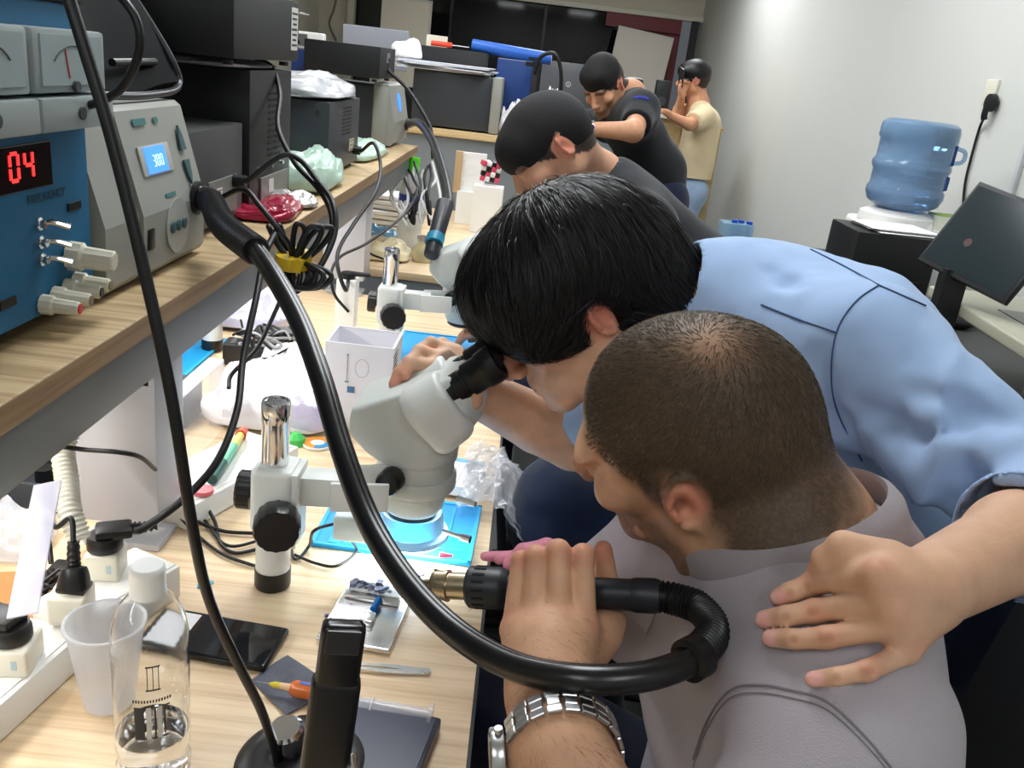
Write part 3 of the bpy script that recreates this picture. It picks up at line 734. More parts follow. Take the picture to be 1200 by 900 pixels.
# blue bench power supply
py0, py1, px1 = .50, .928, -.462
psu = thing('bench_power_supply', 'blue bench power supply reading 04 in red digits, at the near end of the shelf', 'power supply', (px1 - .13, (py0 + py1) / 2, SZ))
bluem_ = M('psu_blue', lin(16, 96, 136), .55, var=.06, vscale=12)
MB().box((px1 - .136, (py0 + py1) / 2, SZ + .165), (.26, py1 - py0 - .006, .30), bev=.004).build('case', blk, psu, True)
pf = MB().box((px1 - .003, (py0 + py1) / 2, SZ + .163), (.006, py1 - py0, .29), bev=.001); pf.build('front_panel', bluem_, psu, True)
MB().box((px1 - .02, (py0 + py1) / 2, SZ + .32), (.05, py1 - py0 + .004, .02), bev=.002).build('top_rail', blk, psu, True)
for k in range(4): MB().cyl((px1 - .03 - .2 * (k // 2), py0 + .04 + (k % 2) * (py1 - py0 - .08), SZ), (px1 - .03 - .2 * (k // 2), py0 + .04 + (k % 2) * (py1 - py0 - .08), SZ + .016), .012, n=14).build('foot', rub, psu, True)
acr = M('meter_glass', lin(168, 180, 184), .12, trans=.0, spec=.7); acr2 = M('meter_frame', lin(150, 160, 160), .3); mface = M('meter_face', lin(150, 164, 166), .5)
for yy in (.722, .862):
    mt = MB().box((px1 + .012, yy, SZ + .258), (.024, .132, .056), bev=.004); mt.box((px1 + .015, yy, SZ + .212), (.030, .136, .030), bev=.003)
    mo = mt.build('meter', acr2, psu, True)
    MB().box((px1 + .0245, yy, SZ + .237), (.0012, .112, .070)).build('dial', mface, mo) if False else None
    d = MB().box((px1 + .0246, yy, SZ + .259), (.0014, .112, .044)).build('meter_dial', mface, psu, True)
    sc = MB(); sc.tube([(px1 + .0256, yy + .04 * math.cos(a), SZ + .246 + .026 * math.sin(a)) for a in np.linspace(.5, PI - .5, 12)], .0008, 5, raw=True, mat=0)
    sc.box((px1 + .0257, yy - .012, SZ + .256), (.0006, .0016, .026), R=rotm(.25, 0, 0), mat=1)
    sc.cyl((px1 + .025, yy, SZ + .236), (px1 + .029, yy, SZ + .236), .005, n=14, mat=0).cyl((px1 + .03, yy, SZ + .212), (px1 + .0325, yy, SZ + .212), .006, n=14, mat=0)
    sc.build('meter_scale', [M('scale_ink', (.05, .06, .06), .6), M('needle_red', lin(170, 40, 50), .5)], psu, True)
dw = MB().box((px1 + .0006, .800, SZ + .163), (.003, .11, .042), bev=.001); dw.build('display_window', M('display_black', (.012, .004, .004), .15), psu, True)
red = M('led_red', (1, .06, .05), .4, emit=(1, .03, .03), es=1.6)
SEG = {'0': 'abcdef', '4': 'fgbc', '2': 'abged', '9': 'abcfgd', '7': 'abc', '3': 'abgcd'}
def seven(mb, ch, c, R, w, h, t):
    pos = {'a': (0, h / 2, 1), 'g': (0, 0, 1), 'd': (0, -h / 2, 1), 'f': (-w / 2, h / 4, 0), 'b': (w / 2, h / 4, 0), 'e': (-w / 2, -h / 4, 0), 'c': (w / 2, -h / 4, 0)}
    for s_ in SEG[ch]:
        x, y, hz = pos[s_]; mb.box(np.array(c) + R @ V(x, y, 0), ((w - t if hz else t), (t if hz else h / 2 - t * .6), .0008), R=R)
dg = MB(); seven(dg, '0', (px1 + .0026, .790, SZ + .165), RX, .013, .024, .0034); seven(dg, '4', (px1 + .0026, .814, SZ + .165), RX, .013, .024, .0034); dg.build('digits', red, psu, True)
ivory = M('ivory_plastic', lin(206, 202, 184), .4)
def knob(y, z, r, L, tip=None, ang=None, nm='terminal'):
    p = V(px1, y, z); a = V(1, .10, -.05) if ang is None else ang; a = a / np.linalg.norm(a)
    k = MB().lathe([(0, 0), (r, 0), (r, .3 * L), (r * .78, .36 * L), (r * .72, L * .97), (r * .6, L), (0, L)], p, a, 20, ripple=lambda q, z_: 1 + .05 * math.cos(q * 10)).build(nm, ivory, psu, True)
    if tip is not None: MB().cyl(p + a * L, p + a * (L + .0015), r * .52, n=16).build('terminal_end', tip, psu, True)
redc = M('red_plastic', lin(190, 40, 50), .4)
knob(.880, SZ + .066, .0145, .046, nm='adjustment_knob')
for y_, t_ in ((.822, redc), (.845, M('terminal_hole', lin(130, 120, 100), .5)), (.868, plk), (.888, M('terminal_hole', lin(130, 120, 100), .5))): knob(y_, SZ + .030 + (y_ - .83) * .12, .0095, .036, t_)
tg = MB()
for j, z_ in enumerate((.108, .090, .073)):
    p = V(px1, .826, SZ + z_); tg.lathe([(0, 0), (.0065, 0), (.0065, .003), (.004, .004), (.004, .008), (0, .008)], p, (1, 0, 0), 12); tg.tube([p, p + V(.012, .004, .002), p + V(.026, .010, -.002)], lambda t: .0022 + .0012 * t, 8)
tg.build('toggle_switches', chrome, psu, True)
sk = MB()
for y_, z_ in ((.895, .115), (.742, .088), (.765, .045), (.70, .05)): sk.box((px1 + .001, y_, SZ + z_), (.002, .026, .009), bev=.0008)
sk.build('sockets', plk, psu, True)
text('FREQUENCY', .012, M('print_dark', (.02, .05, .08), .6), psu, V(px1 + .0008, .845, SZ + .132), RX, 'panel_lettering')
# grey hot air rework station
def station(name, label, y0, y1, x1, h, depth, screen, cols, big=True, lean=.03):
    t = thing(name, label, 'rework station', (x1 - depth / 2, (y0 + y1) / 2, SZ)); ym = (y0 + y1) / 2; w_ = y1 - y0
    MB().box((x1 - depth / 2 - .03, ym, SZ + h / 2 + .006), (depth - .02, w_ - .012, h - .02), bev=.003).build('case', cols[0], t, True)
    # front moulding: foot plate proud, panel sloping back to the top
    def moulding(ya, yb, xo=0.):
        prof = [(x1 - .07, 0), (x1 - .006 + xo, 0), (x1 + xo, .008), (x1 + .002 + xo, h * .38), (x1 - lean + xo, h - .006), (x1 - lean - .008 + xo, h), (x1 - .07, h)]
        n_ = len(prof); vs = [(x, ya, SZ + .006 + z) for x, z in prof] + [(x, yb, SZ + .006 + z) for x, z in prof]
        fs = [list(range(n_)), [2 * n_ - 1 - i for i in range(n_)]] + [[i, (i + 1) % n_, n_ + (i + 1) % n_, n_ + i] for i in range(n_)]
        return MB().add(vs, fs)
    up = V(-lean - .002, 0, h * .62); up /= np.linalg.norm(up); Rn = np.array([V(0, 1, 0), up, np.cross(V(0, 1, 0), up)]).T; nrm = Rn[:, 2]
    base = V(x1 + .002, 0, SZ + .006 + h * .38)
    def pt(y, s): return V(base[0] - (lean + .002) * s, y, base[2] + h * .62 * s) + nrm * .0006
    if big:
        moulding(y0, y0 + w_ * .30, -.004).build('left_front', cols[1], t, True); moulding(y0 + w_ * .31, y1, 0).build('right_front', cols[1], t, True)
    else: moulding(y0, y1).build('front', cols[1], t, True)
    return t, pt, Rn, nrm
st1, pt, Rn, nrm = station('rework_station', 'grey hot air rework station with a lit blue display, feeding the thick black hose', .945, 1.235, -.452, .200, .22, True, (dgm, greyp))
lcd = M('lcd_blue', lin(40, 110, 255), .4, emit=(.05, .22, 1.0), es=1.6); lcdw = M('lcd_light', (1, 1, 1), .4, emit=(.5, .7, 1), es=.9)
MB().box(pt(1.109, .48), (.090, .036, .003), R=Rn, bev=.002).build('display_bezel', M('bezel_light', lin(176, 176, 166), .4), st1, True)
MB().box(pt(1.106, .48) + nrm * .0016, (.060, .032, .0015), R=Rn).build('display', lcd, st1, True)
dg = MB(); 
for k, ch in enumerate('300'): 
    SEG.setdefault('3', 'abgcd'); seven(dg, ch, pt(1.098 + k * .011, .47) + nrm * .0028, Rn, .0060, .013, .0011)
dg.build('display_digits', lcdw, st1, True)
tb = M('button_teal', lin(52, 84, 88), .5)
for s_, f_ in ((.62, 1), (.30, -1)):
    MB().prism([(-.009, -.014 * f_), (.009, -.014 * f_), (.006, .006 * f_), (0, .018 * f_), (-.006, .006 * f_)][::f_], .003, R=Rn, T=pt(1.197, s_)).build('arrow_button', tb, st1, True)
    MB().prism([(-.009, -.014 * f_), (.009, -.014 * f_), (.006, .006 * f_), (0, .018 * f_), (-.006, .006 * f_)][::f_], .003, R=Rn, T=pt(1.018, s_ - .1) + V(-.004, 0, 0)).build('arrow_button', tb, st1, True)
for a_, b_, w_, h_ in ((1.09, .84, .036, .008), (1.138, .84, .012, .007), (1.125, .12, .03, .005)): MB().box(pt(a_, b_), (w_, h_, .001), R=Rn).build('printing', teal, st1, True)
for k in range(3): MB().cyl(V(-.4495, 1.118 + k * .019, SZ + .056), V(-.4465, 1.118 + k * .019, SZ + .056), .0075, n=20, bev=.001).build('round_button', tb, st1, True)
ov = MB(); ov.lathe([(0, 0), (.036, 0), (.036, .0015), (0, .0015)], (-.4506, 1.137, SZ + .056), (1, 0, 0), 32); ov.build('button_plate', M('plate_light', lin(170, 170, 162), .4), st1, True)
MB().box((-.4515, 1.055, SZ + .052), (.005, .020, .026), bev=.002).build('power_switch', plk, st1, True)
MB().lathe([(0, 0), (.023, 0), (.023, .006), (.017, .008), (0, .008)], (-.451, 1.205, SZ + .082), (1, .0, 0), 28).build('hose_socket', plk, st1, True)
for k in range(4): MB().cyl((-.48 - .13 * (k // 2), .97 + (k % 2) * .24, SZ), (-.48 - .13 * (k // 2), .97 + (k % 2) * .24, SZ + .008), .012, n=14).build('foot', rub, st1, True)
# plain instrument cases, seen from their side (towards the camera) and their rear panel (towards the aisle)
def case(name, label, y0, y1, x0, x1, z0, h, mat, cat='instrument', ang=0.):
    t = thing(name, label, cat, ((x0 + x1) / 2, (y0 + y1) / 2, z0)); c_ = ((x0 + x1) / 2, (y0 + y1) / 2, z0 + h / 2 + .005)
    MB().box(c_, (x1 - x0, y1 - y0, h - .01), bev=.002).build('case', mat, t, True)
    f = MB()
    for a in (x0 + .02, x1 - .02):
        for b in (y0 + .03, y1 - .03): f.cyl((a, b, z0), (a, b, z0 + .007), .009, n=12)
    f.build('feet', rub, t, True); return t
lblm = M('label_white', lin(205, 205, 200), .6); yel = M('sticker_yellow', lin(206, 160, 50), .6); ink = M('ink_black', (.03, .03, .03), .7)
def sticker(t, c, R, w, h, lines=4, m=None):
    MB().box(c, (w, h, .0008), R=R).build('sticker', m or lblm, t, True)
    if lines:
        b = MB()
        for j in range(lines): b.box(np.array(c) + R @ V(-.04 * w * (j % 2), h * (.36 - .74 * j / max(1, lines - 1)), .0006), (w * (.8 - .12 * (j % 3)), h * .05, .0004), R=R)
        b.build('sticker_print', ink, t, True)
c1 = case('instrument_case', 'dark grey instrument case with slots and a yellow round sticker, beside the grey station', 1.262, 1.520, -.72, -.488, SZ, .160, dgm2)
v = MB(); slots(v, (-.545, 1.2614, SZ + .108), RY, 1, 6, .02, .0105, .022, .004); slots(v, (-.580, 1.2614, SZ + .108), RY, 1, 6, .02, .0105, .018, .004); slots(v, (-.617, 1.2614, SZ + .104), RY, 1, 6, .02, .0105, .022, .004); v.build('vents', hole, c1, True)
MB().cyl((-.556, 1.2618, SZ + .060), (-.556, 1.2606, SZ + .060), .0095, n=24).build('round_sticker', yel, c1, True)
sticker(c1, (-.556, 1.2612, SZ + .026), RY, .034, .044, 5)
MB().box((-.4875, 1.42, SZ + .05), (.003, .13, .06), bev=.001).build('socket_panel', greyd, c1, True); sticker(c1, (-.4855, 1.40, SZ + .055), RX, .025, .022, 2)
MB().cyl((-.487, 1.35, SZ + .06), (-.470, 1.35, SZ + .058), .012, n=18).build('cable_socket', plk, c1, True); MB().cyl((-.487, 1.47, SZ + .07), (-.466, 1.47, SZ + .07), .011, n=18).build('cable_socket', plk, c1, True)
c2 = case('instrument_case', 'tall black instrument case with slotted sides, standing behind the yellow-stickered one', 1.54, 1.80, -.78, -.482, SZ, .245, blk)
v = MB(); slots(v, (-.66, 1.5394, SZ + .205), RY, 11, 1, .011, .02, .005, .028); v.build('vents', hole, c2, True); v = MB(); slots(v, (-.4814, 1.69, SZ + .15), RX, 2, 11, .045, .011, .036, .004); v.build('side_vents', hole, c2, True)
MB().box((-.4805, 1.69, SZ + .032), (.004, .18, .055), bev=.001).build('socket_panel', greyd, c2, True); sticker(c2, (-.478, 1.66, SZ + .04), RX, .03, .024, 0)
s_ = MB()
for yy in (1.60, 1.67, 1.74): s_.cyl((-.482, yy, SZ + .075), (-.478, yy, SZ + .075), .004, n=10)
s_.build('screws', chrome, c2, True)
c3 = case('instrument_case', 'black instrument box with a white label, resting on top of the tall slotted case', 1.42, 1.80, -.80, -.470, SZ + .253, .115, blk)
sticker(c3, (-.4692, 1.765, SZ + .32), RX, .045, .075, 7); MB().box((-.63, 1.4196, SZ + .355), (.33, .002, .012)).build('lid_seam', plk, c3, True)
c4 = case('instrument_case', 'charcoal instrument case with vented end panel, under the plastic bags on the shelf', 2.10, 2.46, -.78, -.472, SZ, .175, dgm)
v = MB(); slots(v, (-.4714, 2.30, SZ + .125), RX, 2, 8, .055, .009, .046, .0035); v.build('vents', hole, c4, True); sticker(c4, (-.4714, 2.37, SZ + .06), RX, .06, .03, 3, M('sticker_yellowish', lin(180, 176, 150), .6))
MB().cyl((-.472, 2.40, SZ + .045), (-.452, 2.40, SZ + .043), .012, n=18).build('cable_socket', plk, c4, True); MB().cyl((-.50, 2.0995, SZ + .15), (-.50, 2.097, SZ + .15), .005, n=12).build('screw', chrome, c4, True)
st2, pt2, Rn2, nrm2 = station('rework_station', 'smaller grey rework station with a small blue display, at the far end of the shelf', 3.00, 3.33, -.462, .195, .24, True, (dgm, greyp), big=False, lean=.02)
MB().lathe([(0, 0), (.030, 0), (.030, .002), (0, .002)], pt2(3.16, .5), nrm2, 28).build('display', lcd, st2, True)
MB().box((-.505, 2.997, SZ + .10), (.045, .012, .18), bev=.004).build('side_moulding', greyp, st2, True)
MB().lathe([(0, 0), (.023, 0), (.023, .008), (0, .008)], (-.461, 3.30, SZ + .06), (1, 0, 0), 24).build('hose_socket', plk, st2, True)
c5 = case('instrument_case', 'black box with a cable at its end, on top of the smaller grey station', 2.90, 3.20, -.74, -.50, SZ + .206, .105, blk); MB().box((-.499, 3.05, SZ + .28), (.004, .05, .03)).build('socket_panel', greyd, c5, True)
# dark moulded instrument shell leaning over the grey station
sh_ = thing('magnifier_lamp_head', 'glossy black moulded shell lying on the grey station and the blue supply', 'lamp head', (-.60, 1.06, SZ + .208))
glossk = M('gloss_black', lin(9, 10, 12), .5, spec=.25, ior=1.2)
def shell(u, v):
    y = .92 + .36 * u; x = -.50 - .15 * v - .02 * math.sin(PI * u); z = SZ + .216 + .22 * v + .02 * math.sin(PI * v) + .012 * math.cos(2 * PI * u); return (x, y, z)
MB().sheet(shell, 24, 18, thick=.012).build('shell', glossk, sh_, True)
MB().tube([(-.497, .925, SZ + .222), (-.494, 1.05, SZ + .216), (-.494, 1.17, SZ + .214), (-.5, 1.275, SZ + .222), (-.515, 1.285, SZ + .26), (-.57, 1.285, SZ + .34), (-.645, 1.285, SZ + .438)], .005, 10).build('rim', M('rim_gloss', lin(40, 42, 46), .3, spec=.5), sh_, True)
rb = MB()
for k in range(3): rb.box((-.520 - .045 * k, .985, SZ + .268 + .062 * k), (.012, .09, .05), R=rotm(0, -.6, 0), bev=.003)
rb.tube([(-.520, 1.12, SZ + .250), (-.518, 1.24, SZ + .252)], .005, 10); rb.build('ribs', plk, sh_, True)
mon = thing('instrument_case', 'long black instrument case at the back of the shelf above the blue supply', 'instrument', (-.80, .80, SZ)); MB().box((-.80, .82, SZ + .255), (.14, .80, .40), bev=.004).build('case', blk, mon, True)
MB().box((-.80, .82, SZ + .03), (.12, .7, .05)).build('stand', plk, mon, True)
# plastic bags and packets
pbag = M('grey_film', lin(176, 178, 182), .22, spec=.6, var=.25, vscale=14, bump=.8, bscale=45, alpha=.96)
gbag = M('green_film', lin(180, 206, 190), .3, spec=.5, var=.1, vscale=10, bump=.7, bscale=40, alpha=.95)
def crumple(cx, cy, cz, lx, ly, lz, R=None, seed=0, amp=.5, th=.0):
    """closed crumpled packet: a flattened lump with sharp random creases"""
    mb = MB(); nu, nv = 56, 40; off = seed * 7.3
    vs = []
    for i in range(nu):
        for j in range(nv + 1):
            a = 2 * PI * i / nu; t = PI * j / nv; c_, s_ = math.cos(a), math.sin(a)
            x = math.copysign(abs(c_) ** .5, c_) * math.sin(t) ** .5; y = math.copysign(abs(s_) ** .5, s_) * math.sin(t) ** .5; z = math.cos(t)
            z = math.copysign(abs(z) ** .8, z); vs.append((x, y, z))
    vs = np.array(vs); nn = vnoise(vs + off, 2.2) - .5; n3 = np.abs(vnoise(vs + off + 3, 4.5) - .5) - .2; n4 = np.abs(vnoise(vs + off + 9, 10) - .5)
    vs = vs * (1 + .14 * nn)[:, None]; up_ = np.clip(vs[:, 2], 0, 1)
    vs[:, 2] = np.where(vs[:, 2] > 0, vs[:, 2] * (1 + amp * (nn * 1.6 - n3 * 1.4 - n4 * .7)), vs[:, 2] * .25)
    vs = vs * V(lx / 2, ly / 2, lz); vs[:, 2] -= vs[:, 2].min()
    fs = [[i * (nv + 1) + j, i * (nv + 1) + j + 1, ((i + 1) % nu) * (nv + 1) + j + 1, ((i + 1) % nu) * (nv + 1) + j] for i in range(nu) for j in range(nv)]
    return mb.add(vs, fs, 0, True, R, (cx, cy, cz))
tag(crumple(-.62, 2.28, SZ + .176, .30, .40, .035, seed=1).build('plastic_bag', pbag), 'crumpled grey plastic bags on top of the charcoal case', 'plastic bag')
tag(crumple(-.63, 1.62, SZ + .246, .28, .34, .010, seed=2).build('plastic_bag', pbag), 'flattened clear plastic bag squeezed between the two black cases', 'plastic bag')
tag(crumple(-.60, 2.10, SZ + .0, .30, .46, .050, seed=3, amp=.7).build('foam_sheet', gbag), 'pale green foam bag bunched under and before the charcoal case', 'plastic bag') if False else tag(crumple(-.52, 1.95, SZ, .20, .27, .055, seed=3, amp=.7).build('plastic_bag', gbag), 'pale green foam bag bunched up in front of the charcoal case', 'plastic bag')
tag(crumple(-.52, 2.68, SZ, .16, .38, .028, seed=5, amp=.6).build('plastic_bag', gbag), 'pale green foam sheet lying before the smaller grey station', 'plastic bag')
redp = M('foil_red', lin(150, 14, 48), .22, spec=.7, metal=.25, bump=.3, bscale=60)
rp = thing('snack_packet', 'shiny dark red foil packet lying on the shelf before the green bag', 'packet', (-.48, 1.62, SZ))
crumple(-.470, 1.60, SZ, .12, .22, .018, R=rotm(0, 0, .12), seed=6, amp=.6).build('packet', redp, rp, True)
crumple(-.452, 1.70, SZ + .001, .10, .08, .016, seed=8, amp=.6).build('torn_end', M('foil_silver', lin(200, 196, 192), .25, metal=.6), rp, True)
# items at the far end of the shelf
mc = ony(357, 47, 3.05); wd_ = thing('desk_meter', 'small white meter with a grey screen standing behind the plastic bags', 'meter', (mc[0], 3.05, SZ))
MB().box((mc[0] + .01, 3.06, (SZ + mc[2] - .03) / 2), (.09, .08, mc[2] - .03 - SZ), bev=.004).build('stand', M('box_blue', lin(24, 50, 110), .5), wd_, True); MB().box((mc[0], 3.05, mc[2]), (.13, .05, .052), bev=.005).build('case', white, wd_, True); MB().box((mc[0] - .015, 3.024, mc[2]), (.06, .002, .036)).build('screen', M('lcd_grey', lin(96, 98, 98), .3), wd_, True)
# ------------------------------------------------------------------ the standing man bending over the microscope
HT2 = V(.078, 1.07, 1.127); HR2 = rod_frame((-.778, -.156, -.608), (-.61, -.045, .791))
man2 = thing('person', 'black-haired man in a light blue shirt bending to the microscope, hand on a shoulder', 'person', (.6, 1.08, 0))
st = Sdf(); st.extend(head_sdf().xform(HR2, HT2))
lw = lambda p: HT2 + HR2 @ np.array(p, float)
N2 = V(.245, 1.075, 1.125)
st.cone(lw((0, -.04, -.045)), N2, .054, .060, k=.03); st.cone(lw((0, -.015, -.06)), N2 + V(-.03, 0, -.03), .045, .055, k=.03)
L2, R2 = V(.380, .895, 1.150), V(.31, 1.245, 1.09)
LE2, LW2 = D(1238, 612, .755), D(1088, 688, .62)
RE2, RW2 = D(672, 518, 1.215), D(532, 446, 1.175)
PV2 = V(.62, 1.06, .86)
st.cone(N2, V(.42, 1.08, 1.05), .07, .10, k=.05); st.cone(V(.42, 1.08, 1.05), PV2, .11, .12, k=.05)
st.cone(L2, LE2, .044, .038, k=.02); m_ = LE2 + (LW2 - LE2) * .35; st.cone(LE2, m_, .038, .0375, k=.02); st.cone(m_, LW2, .0375, .0285, k=.02)
st.cone(R2, RE2, .044, .040, k=.008); m_ = RE2 + (RW2 - RE2) * .3; st.cone(RE2, m_, .040, .041, k=.004); st.cone(m_, RW2, .041, .030, k=.004)
st.cone(N2, L2, .055, .05, k=.04); st.cone(N2, R2, .055, .05, k=.04)
PXY = [[(950, 685), (926, 694), (912, 700)], [(955, 716), (921, 722), (895, 726)], [(968, 747), (930, 749), (902, 748)], [(1016, 786), (980, 793), (952, 796)]]
hf = [[D(1028, 672, .585), D(950, 685, .600), D(926, 695, .615), D(912, 700, .625)],
      [D(1041, 704, .583), D(952, 716, .590), D(918, 722, .607), D(896, 726, .622)],
      [D(1046, 734, .585), D(968, 747, .590), D(930, 748, .605), D(903, 747, .620)],
      [D(1062, 764, .590), D(1016, 786, .585), D(980, 793, .597), D(952, 796, .607)]]
rads = (.0088, .0090, .0084, .0074)
for f_, r_, pq_ in zip(hf, rads, PXY):
    for j_, (px_, py_) in enumerate([(0, 0)] + pq_):
        if j_: f_[j_] = D(px_, py_, march(ps, px_, py_) - r_ * (1.25 if j_ < 3 else .75))
hand(st, LW2, .031, hf, fr=.0079, thumb=[D(1040, 655, .61), D(988, 640, .615), D(966, 655, .625), D(958, 668, .635)], pal_k=.013)
gf = [[D(508, 430, 1.13), D(480, 425, 1.12), D(468, 437, 1.115), D(462, 450, 1.11)], [D(515, 420, 1.15), D(492, 412, 1.135), D(481, 424, 1.12), D(474, 440, 1.11)],
      [D(525, 412, 1.17), D(505, 402, 1.16), D(492, 410, 1.15), D(486, 425, 1.14)], [D(535, 412, 1.19), D(518, 402, 1.18), D(508, 406, 1.17), D(500, 415, 1.16)]]
hand(st, RW2, .028, gf, fr=.0088, thumb=[D(540, 470, 1.12), D(552, 475, 1.10), D(556, 470, 1.085), D(558, 462, 1.075)])
SK2 = lin(214, 170, 140); SK2r = lin(212, 132, 112)
tocam = lambda p: (CAMP - p) / np.linalg.norm(CAMP - p)
nails = [f[3] + (f[3] - f[2]) * .05 + tocam(f[3]) * .0075 for f in hf]
spots2 = [(f[1] + V(0, 0, .006), .016, SK2r, .30) for f in hf] + [(f[0] + V(0, 0, .008), .016, SK2r, .25) for f in hf] + [(f[k_] + tocam(f[k_]) * .008 + (f[k_ + 1] - f[k_]) * o_, .0045, lin(176, 112, 88), .5) for f in hf for k_, o_ in ((1, -.10), (1, .12), (2, .0))] + [(n_, .0115, lin(246, 186, 178), 1.0) for n_ in nails] + [(n_ + (f[3] - f[2]) * .32, .0030, lin(240, 215, 200), .7) for n_, f in zip(nails, hf)] + \
         [(lw((-.084, -.018, 0)), .045, lin(208, 120, 100), .7), (lw((0, .112, -.034)), .028, SK2r, .45)] + [(f[3], .02, SK2r, .5) for f in gf] + \
         [(D(1134, 604, .60), .003, lin(90, 55, 40), .7), (D(1076, 600, .60), .003, lin(90, 55, 40), .7)]
_s2 = skin_cols(SK2, SK2r, spots2)
def stand_col(P):
    c = _s2(P); L = (P - HT2) @ HR2
    # eyebrow and lashes
    br = sstep(.010, .004, np.abs(L[:, 2] - .024 + 12 * (np.abs(L[:, 0]) - .032) ** 2)) * (np.abs(np.abs(L[:, 0]) - .034) < .022) * (L[:, 1] > .06)
    ey = sstep(.004, .002, np.abs(L[:, 2] - .004)) * (np.abs(np.abs(L[:, 0]) - .031) < .013) * (L[:, 1] > .07)
    sc_ = (L[:, 2] > .05) * (L[:, 1] < .09) + (L[:, 1] < -.03) * (L[:, 2] > -.08) * (np.linalg.norm(L, axis=1) < .125)
    k = (np.clip(br * .7 + ey * .8 + np.clip(sc_, 0, 1), 0, .95))[:, None]; return c * (1 - k) + np.array(lin(26, 22, 20)) * k
sdf_object('body', st, (-.2, .45, .7), (.78, 1.45, 1.32), .0024, skin, man2, stand_col)
# hair: a thick mop with a fringe, open at the face and round the ear
hs = Sdf()
hs.ell((0, -.018, .045), (.099, .128, .106), k=0)
hs.ell((0, -.085, -.02), (.082, .074, .090), k=.04); hs.ell((0, -.098, -.072), (.074, .062, .066), k=.04)
hs.ell((0, .060, .062), (.080, .060, .055), k=.04)
for q in (-1, 1):
    hs.ell((q * .062, .045, .030), (.030, .050, .050), k=.03)
    hs.cone((q * .078, .018, .03), (q * .076, .016, -.012), .014, .006, k=.012)
for q in (-1, 1): hs.ell((q * .092, -.012, -.020), (.030, .024, .036), k=.008, op='s')
hs.fn(lambda Q: np.maximum(np.maximum(.060 - Q[:, 1] - .0 * Q[:, 2], Q[:, 2] - .034 - .12 * np.abs(Q[:, 0])), -.2), (0, .12, -.08), .2, k=.008)
hs.fn(lambda Q: np.maximum(.012 - Q[:, 1], Q[:, 2] + .0 + .9 * (.0 - 0)), (0, .1, -.1), .2, k=.008)
hs.fn(lambda Q: np.maximum(-.045 - Q[:, 1], Q[:, 2] + .030), (0, .0, -.1), .25, k=.008)
def hair_disp(P):
    L = (P - HT2) @ HR2; az = np.arctan2(L[:, 0], L[:, 1] + .03)
    return .0045 * (vnoise(np.stack([az * 1.3, L[:, 2] * 3, az * 0], 1), 12) - .5) + .003 * (vnoise(np.stack([az * 4, L[:, 2] * 5, az * 0], 1), 10) - .5)
hsw = hs.xform(HR2, HT2)
blackhair = M('black_hair', lin(15, 14, 15), .42, spec=.45)
hb = sdf_object('hair', hsw, (-.2, .85, .9), (.35, 1.3, 1.36), .0035, blackhair, man2, disp=hair_disp)
vv = np.array([v.co for v in hb.data.vertices]) + np.array(man2.location); pick = vv[RNG.integers(0, len(vv), 9000)]
CR = lw((.0, -.055, .15))
def flow_mop(P):
    L = (P - HT2) @ HR2; d = np.stack([L[:, 0] * 1.6 + .02 * np.sign(L[:, 0]), L[:, 1] + .045, -.07 - .5 * np.abs(L[:, 1] + .04)], 1)
    d /= np.linalg.norm(d, axis=1)[:, None]; return d @ HR2.T
strands('hair_strands', hsw, pick, flow_mop, 9, .0085, .00042, .0012, blackhair, man2, jitter=.10, lift=.0022)
# shirt
blue_c = lin(160, 187, 225)
bluem = fabric('blue_twill', blue_c, 2200, .82, bump=.18, var=.04)
cs = Sdf()
cs.cone(V(.30, 1.09, 1.115), V(.40, 1.09, 1.08), .092, .130, k=.05)
cs.cone(V(.40, 1.0, 1.085), V(.36, 1.17, 1.05), .122, .118, k=.05)
cs.cone(V(.42, 1.04, 1.06), V(.60, 1.04, .90), .140, .130, k=.06)
cs.cone(V(.60, 1.0, .90), V(.60, 1.12, .90), .13, .13, k=.05)
cs.cone(N2 + V(.03, 0, 0), L2, .078, .074, k=.05); cs.cone(N2 + V(.03, 0, 0), R2, .075, .07, k=.05)
cs.cone(L2, L2 + (LE2 - L2) * .55, .067, .058, k=.035); cs.cone(L2 + (LE2 - L2) * .55, LE2, .058, .054, k=.02)
uf = (LW2 - LE2) / np.linalg.norm(LW2 - LE2); cufe = LE2 + (LW2 - LE2) * .30
cs.cone(LE2, cufe, .060, .052, k=.03)
cs.cone(R2, RE2, .070, .056, k=.03)
cuff = Sdf(); cuff.cone(LE2 + (LE2 - LW2) * .02, cufe + uf * .004, .0635, .0565, k=0); cuff.fn(cutcap(cufe + uf * .004, uf, .11), cufe, .13, k=.003).plane(LE2 + uf * .008, -uf, k=.004); cuff.cone(LE2 - uf * .05, cufe + uf * .1, .054, .0535, k=.002, op='s')
cs.fn(cutcap(cufe, uf, .11), cufe, .13, k=.003); cs.cone(cufe - uf * .03, cufe + uf * .1, .046, .052, k=.003, op='s')
ur = (RE2 - R2) / np.linalg.norm(RE2 - R2); cs.fn(cutcap(RE2 + ur * .01, ur, .1), RE2, .12, k=.003)
n2 = (HT2 - N2); n2 /= np.linalg.norm(n2); n2 = n2 * .9 + V(0, 0, .4); n2 /= np.linalg.norm(n2)
NC2 = N2 + V(-.022, 0, .018)
cs.cone(V(.235, 1.085, 1.145), V(.33, 1.09, 1.125), .078, .105, k=.04)
cs.cone(NC2, NC2 + n2 * .09, .064, .075, k=.006, op='s')
